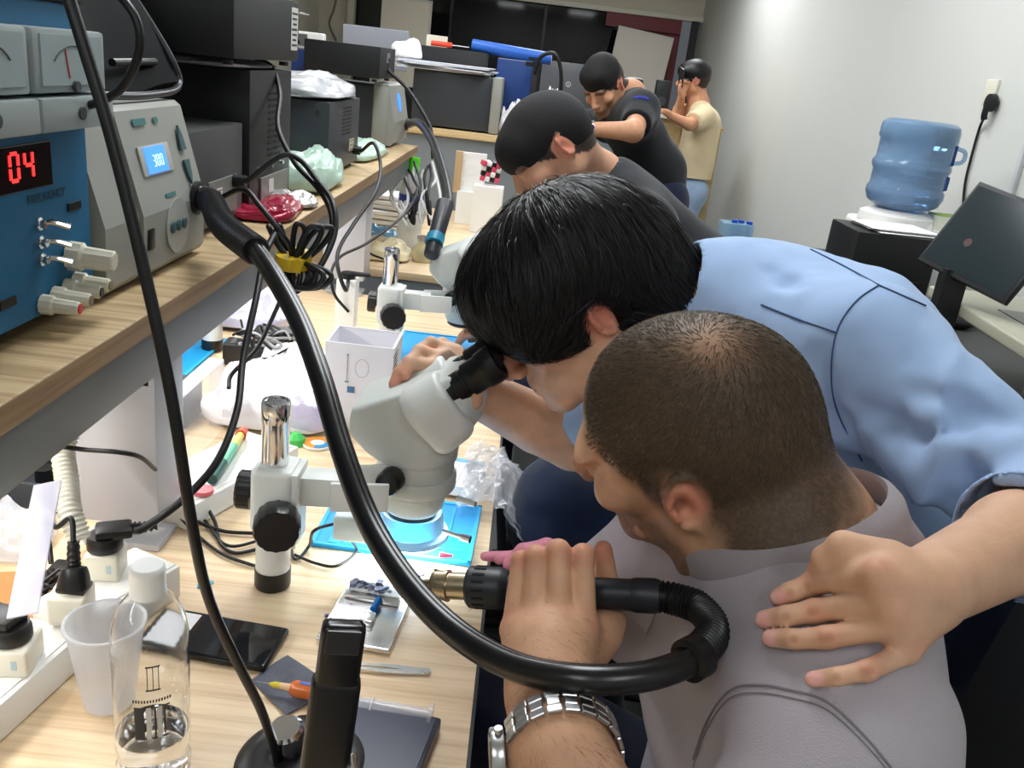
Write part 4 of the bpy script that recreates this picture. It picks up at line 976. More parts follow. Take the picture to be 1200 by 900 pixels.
# big creases: sleeve folds at the elbow and the armhole valley
for a, b, r in ((D(1000, 640, .84), D(1110, 560, .80), .012), (D(1020, 560, .84), D(1130, 500, .79), .010), (D(985, 560, .90), D(972, 420, .90), .010), (D(1060, 640, .80), D(1140, 600, .76), .012), (D(1000, 480, .86), D(1090, 520, .82), .008), (D(905, 300, .99), D(935, 340, .96), .006), (D(1090, 470, .83), D(1170, 500, .78), .009), (D(1150, 600, .74), D(1130, 540, .76), .008)):
    P_, _g = on_surface(cs, [a, (a + b) / 2, b], .004); cs.chain(list(P_), [r * .5, r * 1.25, r * .5], k=.022, op='s')
for a, b, r in ((D(990, 520, .86), D(1080, 560, .80), .010), (D(1130, 545, .77), D(1190, 520, .75), .008), (D(1010, 600, .82), D(1120, 530, .78), .012), (D(1040, 660, .80), D(1130, 570, .78), .009)):
    P_, _g = on_surface(cs, [a, (a + b) / 2, b], -.004); cs.chain(list(P_), [r * .5, r, r * .5], k=.02)
def folds_blue(P):
    q = P @ np.array([[.7, .3, .65], [-.5, .85, .2], [.4, .1, -.9]])
    w_ = sstep(.95, .80, P[:, 1])
    return (.008 + .006 * w_) * (vnoise(q * V(1, .45, 1), 13) - .5) + (.004 + .003 * w_) * (vnoise(q * V(1.4, .5, 1), 34) - .5) + .0016 * (vnoise(q * V(1, .6, 1), 80) - .5) + .010 * np.clip(1 - 5 * np.abs(vnoise(q * V(1, .35, .8) + 3.7, 10) - .5), 0, 1) ** 1.5 * (.25 + .75 * sstep(.93, .78, P[:, 1]))
blue = sdf_object('shirt', cs, (.0, .5, .68), (.88, 1.5, 1.42), .0045, bluem, man2, disp=folds_blue)
sdf_object('sleeve_cuff', cuff, LE2 - .12, cufe + .12, .0035, bluem, man2, disp=lambda P: .004 * (vnoise(P, 26) - .5))
MB().sheet(collar_fn(NC2 - n2 * .004, n2, .066, .032, (-.7, 0, -.7), .35, .34), 60, 12, thick=.0022).build('collar', bluem, man2, True)
bst = M('blue_stitch', lin(62, 84, 122), .9)
for pts in ([(950, 292, .95), (990, 312, .93), (1030, 334, .88)], [(1030, 334, .88), (1004, 352, .88), (982, 384, .87), (974, 430, .87), (980, 480, .87), (1010, 540, .86)],
            [(892, 357, .93), (935, 374, .92), (981, 390, .90)], [(1030, 334, .88), (1055, 345, .86), (1085, 358, .86)]):
    seam_px('seam', cs, [p[:2] for p in pts], bst, man2, .0009, folds_blue, d0=.6)
# jeans
jean = fabric('dark_denim', lin(20, 30, 52), 1400, .9, bump=.4, var=.25)
js = Sdf(); js.cone(PV2 + V(.0, -.07, -.02), PV2 + V(0, .09, -.02), .145, .145, k=.06)
js.cone(PV2 + V(-.02, -.08, -.08), V(.62, .93, .48), .095, .07, k=.04); js.cone(V(.62, .93, .48), V(.68, .93, .10), .068, .055, k=.02)
js.cone(PV2 + V(-.06, .10, -.06), V(.135, 1.23, .745), .11, .105, k=.05); js.cone(V(.135, 1.23, .745), V(.26, 1.24, .10), .08, .055, k=.03)
js.plane((0, 0, .09), (0, 0, -1), k=.004); js.plane((.3, 0, .97), (.1, 0, 1), k=.004)
sdf_object('jeans', js, (-.0, .7, .04), (.9, 1.45, 1.05), .007, jean, man2, disp=lambda P: .012 * (vnoise(P * V(1, 1, 1.6), 13) - .5) + .004 * (vnoise(P, 40) - .5))
shoe(man2, .68, .93, PI / 2, shoem); shoe(man2, .26, 1.22, PI / 2, shoem)
# ------------------------------------------------------------------ the people at the benches behind
def bg_col(HT_, HR_, base, hairc, haironly=True):
    f = skin_cols(base, base, [(HT_ + HR_ @ V(-.084, -.018, 0), .045, lin(200, 112, 92), .6)])
    def g(P):
        c = f(P); L = (P - HT_) @ HR_
        sc_ = (L[:, 2] > (-.055 + .6 * np.clip(L[:, 1] + .06, 0, 1))) * (L[:, 1] < .066 + .25 * (.08 - L[:, 2])) * (np.linalg.norm(L, axis=1) < .17) * (np.linalg.norm(L - V(-.084, -.014, -.002), axis=1) > .028)
        br = sstep(.012, .005, np.abs(L[:, 2] - .022)) * (np.abs(np.abs(L[:, 0]) - .034) < .022) * (L[:, 1] > .06)
        k = np.clip(sc_ + br * .8, 0, .95)[:, None]; return c * (1 - k) + np.array(hairc) * k
    return g
blackt = fabric('black_tee', lin(22, 25, 30), 900, .9, bump=.3, var=.1)
# man bowed over the second bench
H3 = V(.042, 2.002, 1.231); R3 = rod_frame((-.621, -.29, -.729), (-.75, -.051, .659))
m1 = thing('person', 'man with cropped black hair and a black t-shirt, head bowed, behind the black-haired man', 'person', (.4, 2.1, 0))
b = Sdf(); b.extend(head_sdf().xform(R3, H3)); n = V(.165, 2.11, 1.165)
b.cone(H3 + R3 @ V(0, -.04, -.04), n, .056, .062, k=.03).cone(n, V(.36, 2.12, 1.0), .07, .1, k=.04)
sL, sR, eL_, eR_ = V(.27, 1.93, 1.10), V(.22, 2.28, 1.09), V(.06, 1.86, .93), V(.03, 2.36, .92)
b.cone(sL, eL_, .048, .04, k=.02).cone(eL_, V(.0, 1.98, .81), .038, .026, k=.02).cone(sR, eR_, .048, .04, k=.02).cone(eR_, V(-.0, 2.3, .81), .038, .026, k=.02)
for wq, yy in ((V(.0, 1.98, .81), 2.03), (V(-.0, 2.3, .81), 2.18)):
    hand(b, wq, .026, [[wq + V(-.07, .03 * (i - 1.5) * .7, .0), wq + V(-.10, .03 * (i - 1.5) * .7, -.01), wq + V(-.115, .028 * (i - 1.5) * .7, -.03), wq + V(-.12, .028 * (i - 1.5) * .7, -.045)] for i in range(4)], thumb=[wq + V(-.02, .02, -.01), wq + V(-.05, .035, -.02), wq + V(-.075, .03, -.03), wq + V(-.09, .02, -.035)])
sdf_object('body', b, (-.4, 1.7, .7), (.6, 2.5, 1.42), .005, skin, m1, bg_col(H3, R3, lin(196, 148, 120), lin(24, 22, 22)))
hh = Sdf(); hh.ell((0, -.016, .037), (.0795, .103, .0870), k=0); hh.ell((0, -.048, .012), (.0745, .070, .075), k=.03); hh.ell((0, .055, .05), (.06, .045, .045), k=.03)
hh.fn(lambda Q: np.maximum(Q[:, 2] - (-.065 + .62 * np.clip(Q[:, 1] + .06, 0, 1)), -.3), (0, .0, -.1), .3, k=.004)
hairfuzz = M('cropped_black_hair', lin(24, 23, 25), .7, spec=.3, bump=.8, bscale=500)
sdf_object('hair', hh.xform(R3, H3), (-.2, 1.8, 1.0), (.3, 2.2, 1.42), .004, hairfuzz, m1)
t = Sdf(); t.cone(V(.24, 2.04, 1.10), V(.22, 2.18, 1.09), .085, .085, k=.04).cone(V(.24, 2.11, 1.105), V(.43, 2.13, .95), .105, .135, k=.06).cone(V(.43, 2.06, .93), V(.47, 2.1, .62), .14, .14, k=.06)
t.cone(n + V(.03, 0, -.01), sL, .066, .07, k=.04).cone(n + V(.03, 0, -.01), sR, .066, .07, k=.04).cone(sL, sL + (eL_ - sL) * .6, .072, .066, k=.03).cone(sR, sR + (eR_ - sR) * .6, .072, .066, k=.03)
for s_, e_ in ((sL, eL_), (sR, eR_)):
    d_ = (e_ - s_) / np.linalg.norm(e_ - s_); c_ = s_ + (e_ - s_) * .62; t.fn(cutcap(c_, d_, .11), c_, .13, k=.003)
nn_ = V(-.7, 0, .7); t.cone(n + V(.01, 0, .0), n + V(.01, 0, 0) + nn_ * .09, .064, .07, k=.006, op='s')
sdf_object('shirt', t, (-.1, 1.7, .45), (.75, 2.5, 1.35), .007, blackt, m1, disp=lambda P: .008 * (vnoise(P * V(1, .5, 1), 13) - .5))
q = Sdf(); q.cone(V(.46, 2.02, .54), V(.46, 2.2, .54), .13, .13, k=.05)
for y_ in (2.0, 2.22): q.cone(V(.42, y_, .53), V(.06, y_, .55), .09, .07, k=.04).cone(V(.06, y_, .55), V(.1, y_, .1), .068, .05, k=.03)
q.plane((0, 0, .66), (0, 0, 1), k=.01); sdf_object('trousers', q, (-.1, 1.8, .05), (.7, 2.45, .8), .009, navy, m1)
shoe(m1, .1, 2.0, PI / 2, shoem); shoe(m1, .1, 2.22, PI / 2, shoem)
# man with wrist watch leaning on the cross bench
H4 = V(.291, 4.069, 1.365); R4 = rod_frame((-.405, -.681, -.61), (-.448, -.433, .782))
m3 = thing('person', 'bearded man in a black t-shirt leaning forward on his arms at the rear bench', 'person', (.62, 4.3, 0))
b = Sdf(); b.extend(head_sdf().xform(R4, H4)); n = D(738, 112, 3.98)
sL, eL_, wL = D(752, 128, 3.82), D(742, 154, 3.62), D(690, 151, 3.66); sR, eR_, wR = V(.28, 4.38, 1.19), V(.08, 4.25, 1.14), V(.06, 4.0, 1.15)
b.cone(H4 + R4 @ V(0, -.04, -.04), n, .056, .062, k=.03).cone(n, V(.55, 4.2, 1.05), .07, .1, k=.04)
b.cone(sL, eL_, .05, .043, k=.02).cone(eL_, wL, .042, .028, k=.02).cone(sR, eR_, .05, .042, k=.02).cone(eR_, wR, .04, .028, k=.02)
for wq in (wL, wR):
    hand(b, wq, .028, [[wq + V(-.07, .018 * (i - 1.5), -.0), wq + V(-.10, .018 * (i - 1.5), -.005), wq + V(-.115, .018 * (i - 1.5), -.02), wq + V(-.12, .018 * (i - 1.5), -.03)] for i in range(4)], thumb=[wq + V(-.02, -.02, -.0), wq + V(-.05, -.035, -.01), wq + V(-.075, -.035, -.02), wq + V(-.09, -.03, -.025)])
_b4 = bg_col(H4, R4, lin(190, 142, 112), lin(24, 22, 22))
def b4(P):
    c = _b4(P); L = (P - H4) @ R4; k = (sstep(-.04, -.07, L[:, 2]) * (L[:, 1] > -.02) * (L[:, 1] < .12) * (np.linalg.norm(L, axis=1) < .15) * .6)[:, None]; return c * (1 - k) + np.array(lin(34, 28, 26)) * k
sdf_object('body', b, (-.3, 3.4, .9), (.8, 4.6, 1.55), .006, skin, m3, b4)
hh4 = Sdf(); hh4.ell((0, -.010, .050), (.080, .102, .092), k=0); hh4.ell((0, .05, .085), (.06, .05, .04), k=.03)
hh4.fn(lambda Q: np.maximum(Q[:, 2] - (-.020 + .62 * np.clip(Q[:, 1] + .06, 0, 1)), -.3), (0, .0, -.1), .3, k=.004)
sdf_object('hair', hh4.xform(R4, H4), (.0, 3.8, 1.2), (.6, 4.4, 1.6), .005, hairfuzz, m3)
t = Sdf(); t.cone(V(.44, 4.0, 1.25), V(.36, 4.3, 1.2), .09, .09, k=.04).cone(V(.44, 4.12, 1.22), V(.60, 4.25, 1.0), .125, .14, k=.06).cone(V(.60, 4.25, 1.0), V(.64, 4.3, .86), .14, .14, k=.06)
t.cone(n + V(.02, 0, -.02), sL, .07, .075, k=.04).cone(sL, sL + (eL_ - sL) * .75, .074, .064, k=.03).cone(sR, sR + (eR_ - sR) * .6, .07, .062, k=.03)
d_ = (eL_ - sL) / np.linalg.norm(eL_ - sL); c_ = sL + (eL_ - sL) * .7; t.fn(cutcap(c_, d_, .11), c_, .13, k=.003)
t.cone(n, n + V(-.4, -.3, .6) * .13, .064, .07, k=.006, op='s')
sh3 = sdf_object('shirt', t, (-.1, 3.5, .7), (.95, 4.7, 1.55), .008, blackt, m3, disp=lambda P: .008 * (vnoise(P, 12) - .5))
lg, _g = on_surface(t, [D(746 + 1.6 * k, 124 + (k % 2) * .8, 3.75) for k in range(6)], .002); mb = MB()
for p_ in lg: mb.ball(p_, (.008, .004, .008))
mb.build('sleeve_emblem', M('emblem_blue', lin(40, 50, 150), .6), m3, True)
q = Sdf(); q.cone(V(.64, 4.2, .88), V(.62, 4.36, .88), .14, .14, k=.05)
for y_ in (4.18, 4.38): q.cone(V(.64, y_, .85), V(.64, y_, .1), .095, .06, k=.04)
sdf_object('trousers', q, (.3, 3.9, .05), (.9, 4.7, 1.1), .011, navy, m3); shoe(m3, .62, 4.18, PI / 2, shoem); shoe(m3, .62, 4.38, PI / 2, shoem)
# man standing by the wall with a phone at his mouth
H5 = V(1.10, 6.40, 1.475); R5 = rod_frame((-.96, .12, -.12), (-.12, -.10, .97)); DB = 6.05
H5 = D(813, 93, DB)
m5 = thing('person', 'young man in a cream t-shirt and pale jeans standing by the wall', 'person', (float(H5[0]) + .12, float(H5[1]), 0))
b = Sdf(); b.extend(head_sdf().xform(R5, H5)); n = H5 + V(.065, .01, -.175)
sL, eL_, wL = n + V(.02, -.17, -.06), D(808, 146, DB - .18), D(787, 136, DB - .22); sR, eR_, wR = n + V(.0, .17, -.07), D(795, 130, DB + .1), D(799, 112, DB - .02)
b.cone(H5 + R5 @ V(0, -.03, -.05), n, .055, .062, k=.03).cone(n, n + V(.06, 0, -.3), .08, .12, k=.05)
b.cone(sL, eL_, .048, .04, k=.02).cone(eL_, wL, .038, .026, k=.02).cone(sR, eR_, .048, .04, k=.02).cone(eR_, wR, .038, .026, k=.02)
hand(b, wL, .026, [[wL + V(-.06, .018 * (i - 1.5), .02), wL + V(-.09, .018 * (i - 1.5), .015), wL + V(-.10, .018 * (i - 1.5), -.005), wL + V(-.085, .018 * (i - 1.5), -.015)] for i in range(4)], thumb=[wL + V(-.02, -.02, .02), wL + V(-.04, -.03, .03), wL + V(-.06, -.03, .035), wL + V(-.08, -.02, .035)])
hand(b, wR, .026, [[wR + V(.018 * (i - 1.5), -.01, .06), wR + V(.018 * (i - 1.5), -.02, .09), wR + V(.018 * (i - 1.5), -.03, .10), wR + V(.018 * (i - 1.5), -.04, .09)] for i in range(4)], thumb=[wR + V(-.02, -.02, .02), wR + V(-.03, -.03, .04), wR + V(-.03, -.035, .06), wR + V(-.02, -.04, .075)])
sdf_object('body', b, (.6, 5.6, .9), (1.5, 6.8, 1.65), .007, skin, m5, bg_col(H5, R5, lin(206, 150, 116), lin(24, 22, 22)))
hh5 = Sdf(); hh5.ell((0, -.010, .045), (.088, .112, .092), k=0); hh5.ell((0, .06, .06), (.07, .05, .045), k=.03)
hh5.fn(lambda Q: np.maximum(Q[:, 2] - (-.030 + .5 * np.clip(Q[:, 1] + .06, 0, 1)), -.3), (0, .0, -.1), .3, k=.004)
sdf_object('hair', hh5.xform(R5, H5), (.7, 5.9, 1.2), (1.4, 6.8, 1.7), .006, blackhair, m5)
cream_t = fabric('cream_tee', lin(226, 206, 168), 600, .9, bump=.2)
t = Sdf(); t.cone(n + V(.03, -.06, -.10), n + V(.03, .06, -.10), .095, .095, k=.05).cone(n + V(.05, -.04, -.12), n + V(.04, -.03, -.48), .125, .13, k=.06).cone(n + V(.05, .06, -.12), n + V(.04, .05, -.48), .12, .13, k=.06)
t.cone(n, sL, .06, .07, k=.04).cone(n, sR, .06, .07, k=.04).cone(sL, sL + (eL_ - sL) * .8, .068, .068, k=.03).cone(sR, sR + (eR_ - sR) * .8, .066, .062, k=.03)
for s_, e_ in ((sL, eL_), (sR, eR_)):
    d_ = (e_ - s_) / np.linalg.norm(e_ - s_); c_ = s_ + (e_ - s_) * .72; t.fn(cutcap(c_, d_, .11), c_, .13, k=.003)
t.cone(n, n + V(-.05, 0, .1), .06, .066, k=.006, op='s'); t.plane(n + V(0, 0, -.56), (0, 0, -1), k=.004)
sdf_object('shirt', t, (.7, 5.8, .8), (1.5, 6.8, 1.5), .008, cream_t, m5, disp=lambda P: .014 * (vnoise(P * V(1, 1, .6), 11) - .5))
q = Sdf(); hp = n + V(.05, 0, -.58); q.cone(hp + V(0, -.06, 0), hp + V(0, .06, 0), .12, .12, k=.05)
for y_ in (-.09, .09): q.cone(hp + V(0, y_, -.05), hp + V(-.06, y_, -.45), .09, .07, k=.04).cone(hp + V(-.06, y_, -.45), V(hp[0], hp[1] + y_, .09), .068, .055, k=.03)
sdf_object('jeans', q, (.6, 5.7, .04), (1.6, 6.8, 1.1), .01, fabric('pale_denim', lin(150, 172, 200), 900, .9, var=.15), m5); shoe(m5, float(hp[0]), float(hp[1]) - .09, PI / 2, shoem); shoe(m5, float(hp[0]), float(hp[1]) + .09, PI / 2, shoem)
ph = thing('mobile_phone', 'dark phone held at the mouth of the man in cream', 'phone', wR + V(-.03, -.03, .12)); MB().box((0, 0, 0), (.01, .06, .12), R=rotm(.3, -.2, .3), bev=.003).build('case', M('phone_dark', (.02, .02, .022), .3), ph)
MB().box((.0052, 0, 0), (.001, .054, .11), R=rotm(.3, -.2, .3)).build('screen', M('phone_glass', (.02, .02, .03), .1), ph)
gl = MB()
for q_ in (-1, 1): gl.tube([H5 + R5 @ V(q_ * .033 + .018 * math.cos(a), .102, .004 + .015 * math.sin(a)) for a in np.linspace(0, 2 * PI, 17)], .0012, 6, raw=True)
gl.tube([H5 + R5 @ V(-.015, .103, .006), H5 + R5 @ V(.015, .103, .006)], .0012, 6, raw=True)
for q_ in (-1, 1): gl.tube([H5 + R5 @ V(q_ * .052, .10, .008), H5 + R5 @ V(q_ * .083, .0, .010)], .0012, 6, raw=True)
gt = thing('glasses', 'thin-rimmed glasses on the face of the man in cream', 'glasses', H5); gl.build('frame', M('thin_metal', (.1, .1, .1), .3, 1), gt, True)
# wrist watches
def wristwatch(label, c, axis, R, up, mat, mdial, w=.018):
    t = thing('wrist_watch', label, 'watch', c); F_ = rod_frame(axis, up); X, Y, Z = F_[:, 0], F_[:, 1], F_[:, 2]; n = 22
    st_ = MB(); 
    for k in range(n):
        a = 2 * PI * k / n
        if abs(math.atan2(math.sin(a), math.cos(a))) < .42: continue
        o = Z * math.cos(a) + X * math.sin(a); Rk = np.array([np.cross(Y, o), Y, o]).T
        for j, ww in ((-1, .3), (0, .36), (1, .3)):
            st_.box(c + o * (R + .0012) + Y * j * w * .335, (2 * PI * R / n * (.93 if j else .80), w * ww * .96, .0032), R=Rk, bev=.0007, seg=1)
    st_.build('strap', mat, t, True)
    cs_ = MB(); cs_.cyl(c + Z * (R - .001), c + Z * (R + .009), .0185, n=32, bev=.0015); cs_.cyl(c + Z * (R + .003) + X * .019, c + Z * (R + .003) + X * .023, .003, n=12); cb = cs_.build('case', mat, t, True)
    MB().cyl(c + Z * (R + .009), c + Z * (R + .0095), .0155, n=32).build('dial', mdial, cb) if False else MB().cyl(c + Z * (R + .009), c + Z * (R + .0095), .0155, n=32).build('dial', mdial, t, True)
    return t

wc = D(657, 880, .6215); wax = LW - D(655, 880, .62)
wristwatch('steel link wrist watch on the left wrist of the seated man', wc, wax, .0415, V(-.75, .5, -.1), steelm, M('dial_dark', (.03, .03, .04), .2), .023)
wristwatch('round wrist watch on the arm of the man leaning at the rear bench', wL * 0 + D(694, 150.5, 3.665), D(742, 154, 3.62) - D(690, 151, 3.66), .031, V(-.3, -.9, .1), steelm, M('dial_blue', lin(30, 36, 90), .2), .018)
# ================================================================== the hot air gun, its hose and the cables hanging across
gun = thing('hot_air_gun', 'black hot air gun with a brass nozzle held in the hand of the seated man', 'hot air gun', GA)
brass = M('brass', lin(188, 174, 146), .28, 1.0, var=.1, vscale=40)
gp = lambda s: GA + gdir * s; GL = np.linalg.norm(GB - GA)
n_ = MB().lathe([(0, 0), (.0045, 0), (.0050, .0), (.0050, .012)], gp(-.006), gdir, 24); n_.lathe([(.0035, .001), (.0035, .012)], gp(-.006), gdir, 16)
n_.lathe([(.0050, 0), (.0125, .0), (.0145, .001), (.0145, .003), (.0135, .0035), (.0135, .0125), (.0145, .013), (.0145, .0155), (.0122, .016), (.0122, .045), (0, .045)], gp(.006), gdir, 36); n_.build('nozzle', brass, gun, True)
dk = M('gun_plastic', lin(34, 38, 44), .42)
MB().lathe([(0, 0), (.0165, 0), (.0188, .0025), (.0188, .030), (.0175, .034), (.0150, .038), (0, .038)], gp(.040), gdir, 40).build('collar', dk, gun, True)
v = MB(); pa = np.cross(gdir, V(0, 0, 1)); pa /= np.linalg.norm(pa); pb = np.cross(pa, gdir)
for k in range(16):
    a = 2 * PI * k / 16; o = pa * math.cos(a) + pb * math.sin(a); v.box(gp(.053) + o * .0187, (.0022, .011, .0014), R=rod_frame(gdir, o))
v.build('vents', hole, gun, True)
MB().lathe([(0, 0), (.0135, 0), (.0135, GL - .09), (.0140, GL - .082), (0, GL - .082)], gp(.075), gdir, 36).build('handle', dk, gun, True)
MB().lathe([(0, 0), (.0142, 0), (.0150, .004), (.0150, .020), (.0135, .024), (0, .024)], gp(GL - .014), gdir, 36).build('handle_ring', dk, gun, True)
MB().add([gp(.045) - pb * .019 - pa * .001, gp(.045) - pb * .018 + pa * .001, gp(.036) - pb * .026, gp(.052) - pb * .0185], [[0, 1, 2], [0, 2, 3], [1, 3, 2], [0, 3, 1]]).build('clip', steelm, gun, True)
# hose: socket on the station -> sweeps down before the shelf -> under the hand -> back up into the gun
hp = [V(-.449, 1.205, SZ + .082), V(-.425, 1.19, SZ + .082)] + [D(*a) for a in ((262, 264, 1.08), (300, 294, 1.00), (345, 365, .93), (375, 440, .87), (400, 525, .82), (432, 610, .775), (475, 680, .725), (530, 738, .685), (600, 780, .645), (680, 796, .62), (760, 792, .625), (815, 770, .65), (836, 740, .685), (822, 714, .72), (790, 702, .738))] + [gp(GL + .008)]
hose = thing('air_hose', 'thick black hose curving from the grey station under the hands into the hot air gun', 'hose', hp[8])
def hprof(a):
    return 1 - .16 * math.exp(-((math.atan2(math.sin(a - .9), math.cos(a - .9))) / .16) ** 2) - .16 * math.exp(-((math.atan2(math.sin(a + 1.9), math.cos(a + 1.9))) / .16) ** 2)
MB().tube(hp, .0112, 40, sub=12, prof=hprof).build('hose', M('hose_rubber', lin(15, 15, 17), .28, spec=.6), hose, True)
def bellows(pts, r, pitch, amp, sub=40):
    P = spline(pts, sub); L = np.cumsum(np.r_[0, np.linalg.norm(np.diff(P, axis=0), axis=1)]); n = int(L[-1] / pitch) * 6
    Q = np.stack([np.interp(np.linspace(0, L[-1], n), L, P[:, k]) for k in range(3)], 1)
    return MB().tube(Q, lambda t: r + amp * math.sin(t * (n - 1) / 6 * 2 * PI), 24, raw=True)
bellows([gp(GL + .006)] + hp[-2:-6:-1], .0132, .0040, .0009).build('hose_sleeve', M('bellows', lin(20, 20, 22), .35), hose, True)
bellows([hp[0], hp[1], hp[2], hp[3]], .0165, .0052, .0012).build('hose_sleeve', MATS['bellows'], hose, True)
MB().lathe([(.0115, 0), (.0165, .002), (.0165, .016), (.0115, .018)], spline(hp[-6:-3], 4)[3], spline(hp[-6:-3], 4)[4] - spline(hp[-6:-3], 4)[3], 24).build('hose_clamp', plk, hose, True)
# second gun lead and mains leads
def cable(label, pts, r, mat=cab, name='cable', group=None, parts=None, sub=10):
    mb = MB(); mb.tube(pts, r, 12, sub=sub); o = mb.build(name, mat); return tag(o, label, 'cable', group)
cable('straight black lead hanging from the top left down to the desk lamp base', [D(72, -30, .52), D(100, 60, .525), D(130, 160, .535), D(165, 300, .55), D(200, 460, .57), D(226, 620, .60), D(246, 705, .64), D(280, 780, .69), D(305, 830, .74), D(322, 878, .80), D(328, 905, .84)], .0040)
cable('black lead looping over the glossy shell at the top left', [D(128, -20, .80), D(158, 20, .80), D(163, 60, .81), D(145, 100, .83), D(120, 118, .84), D(95, 125, .86), D(70, 128, .9)], .0042)
cable('black mains lead from behind the black box, looping down to the bundle', [V(-.468, 1.80, SZ + .30), D(300, 66, 1.68), D(318, 78, 1.62), D(328, 110, 1.6), D(326, 150, 1.55), D(345, 190, 1.5), D(372, 220, 1.42), D(388, 250, 1.40), D(386, 290, 1.38), D(362, 330, 1.35), D(342, 345, 1.33)], .0045)
cable('second black lead running beside it to the yellow-taped bundle', [V(-.466, 1.47, SZ + .07), D(330, 183, 1.45), D(352, 188, 1.45), D(372, 212, 1.42), D(390, 238, 1.38), D(392, 275, 1.36), D(372, 318, 1.33), D(350, 340, 1.32)], .0045)
bun = thing('cable_bundle', 'coiled black lead tied with yellow tape, hanging in front of the shelf edge', 'cable bundle', D(342, 305, 1.3))
mb = MB()
for k, (a, b, dd) in enumerate(((-1, 1, 0), (-.6, .75, .01), (.2, 1.05, .0), (.8, .8, -.01), (1.15, .95, .01))):
    mb.tube([D(344, 312, 1.30 + dd), D(340 + 26 * a * .6, 285, 1.29 + dd), D(342 + 26 * a, 262 + 6 * abs(a), 1.28 + dd), D(350 + 34 * a, 268, 1.285 + dd), D(350 + 22 * a, 290, 1.29 + dd), D(347, 312, 1.30 + dd)], .0042, 10)
    mb.tube([D(345, 305, 1.30 + dd), D(343 - 6 * k, 330, 1.295 + dd), D(348 + 5 * k, 338, 1.29 + dd), D(352 + 9 * k, 322, 1.29 + dd), D(350, 305, 1.30 + dd)], .0040, 10)
mb.build('coil', cab, bun, True)
yt = MB().lathe([(.0, -.010), (.026, -.010), (.027, 0), (.026, .010), (0, .010)], D(344, 304, 1.30), D(344, 290, 1.29) - D(344, 304, 1.30), 20); yt.box(D(349, 312, 1.275), (.012, .003, .02), R=rotm(0, .2, 0)); yt.build('yellow_tape', M('tape_yellow', lin(206, 170, 20), .4), bun, True)
cable('black lead leaving the yellow-stickered case for the taped bundle', [V(-.470, 1.35, SZ + .058), D(285, 222, 1.27), D(305, 242, 1.25), D(325, 268, 1.25), D(340, 290, 1.28), D(343, 312, 1.30)], .0042)
plk2 = M('plug_black', lin(20, 20, 22), .4)
cable('long black mains lead curving down to the round plug on the white socket cube', [D(325, 268, 1.26), D(310, 300, 1.20), D(300, 350, 1.15), D(285, 420, 1.1), D(278, 480, 1.05), D(255, 540, 1.0), D(215, 585, .97), D(170, 618, .965), D(160, 622, .97)], .0045)
cable('thin black lead crossing from the bundle to the plug behind the clear box', [D(348, 322, 1.33), D(330, 350, 1.36), D(318, 375, 1.38), D(300, 410, 1.38), D(272, 438, 1.36), D(268, 455, 1.34)], .0035)
cable('black lead from the charcoal case curling down past the second post', [V(-.450, 2.40, SZ + .043), D(438, 168, 2.26), D(446, 195, 2.2), D(440, 225, 2.1), D(415, 262, 2.0), D(395, 300, 1.9), D(405, 340, 1.9), D(409, 320, 2.05), D(408, 334, 2.1)], .0045)
cable('black lead trailing from the far black box over the grey station', [V(-.498, 3.05, SZ + .28), D(455, 82, 2.9), D(478, 105, 2.9), D(500, 140, 2.9), D(506, 158, 2.9), D(507, 185, 3.0)], .006)
h2 = thing('air_hose', 'thick black hose dropping from the smaller grey station to the far bench', 'hose', D(505, 200, 2.9))
MB().tube([V(-.455, 3.30, SZ + .06), D(490, 144, 3.0), D(505, 162, 2.8), D(517, 195, 2.5), D(525, 232, 2.2), D(520, 250, 2.0)], .014, 20).build('hose', MATS['hose_rubber'], h2, True)
g2 = thing('hot_air_gun', 'black hot air gun with a blue band behind the head of black hair', 'hot air gun', D(512, 270, 1.95))
MB().cyl(D(522, 238, 2.0), D(505, 300, 1.92), .020, .017, n=24, bev=.003).build('handle', dk, g2, True); MB().cyl(D(511, 277, 1.945), D(508.5, 286, 1.932), .0205, n=24).build('band', M('band_teal', lin(20, 120, 150), .4), g2, True)
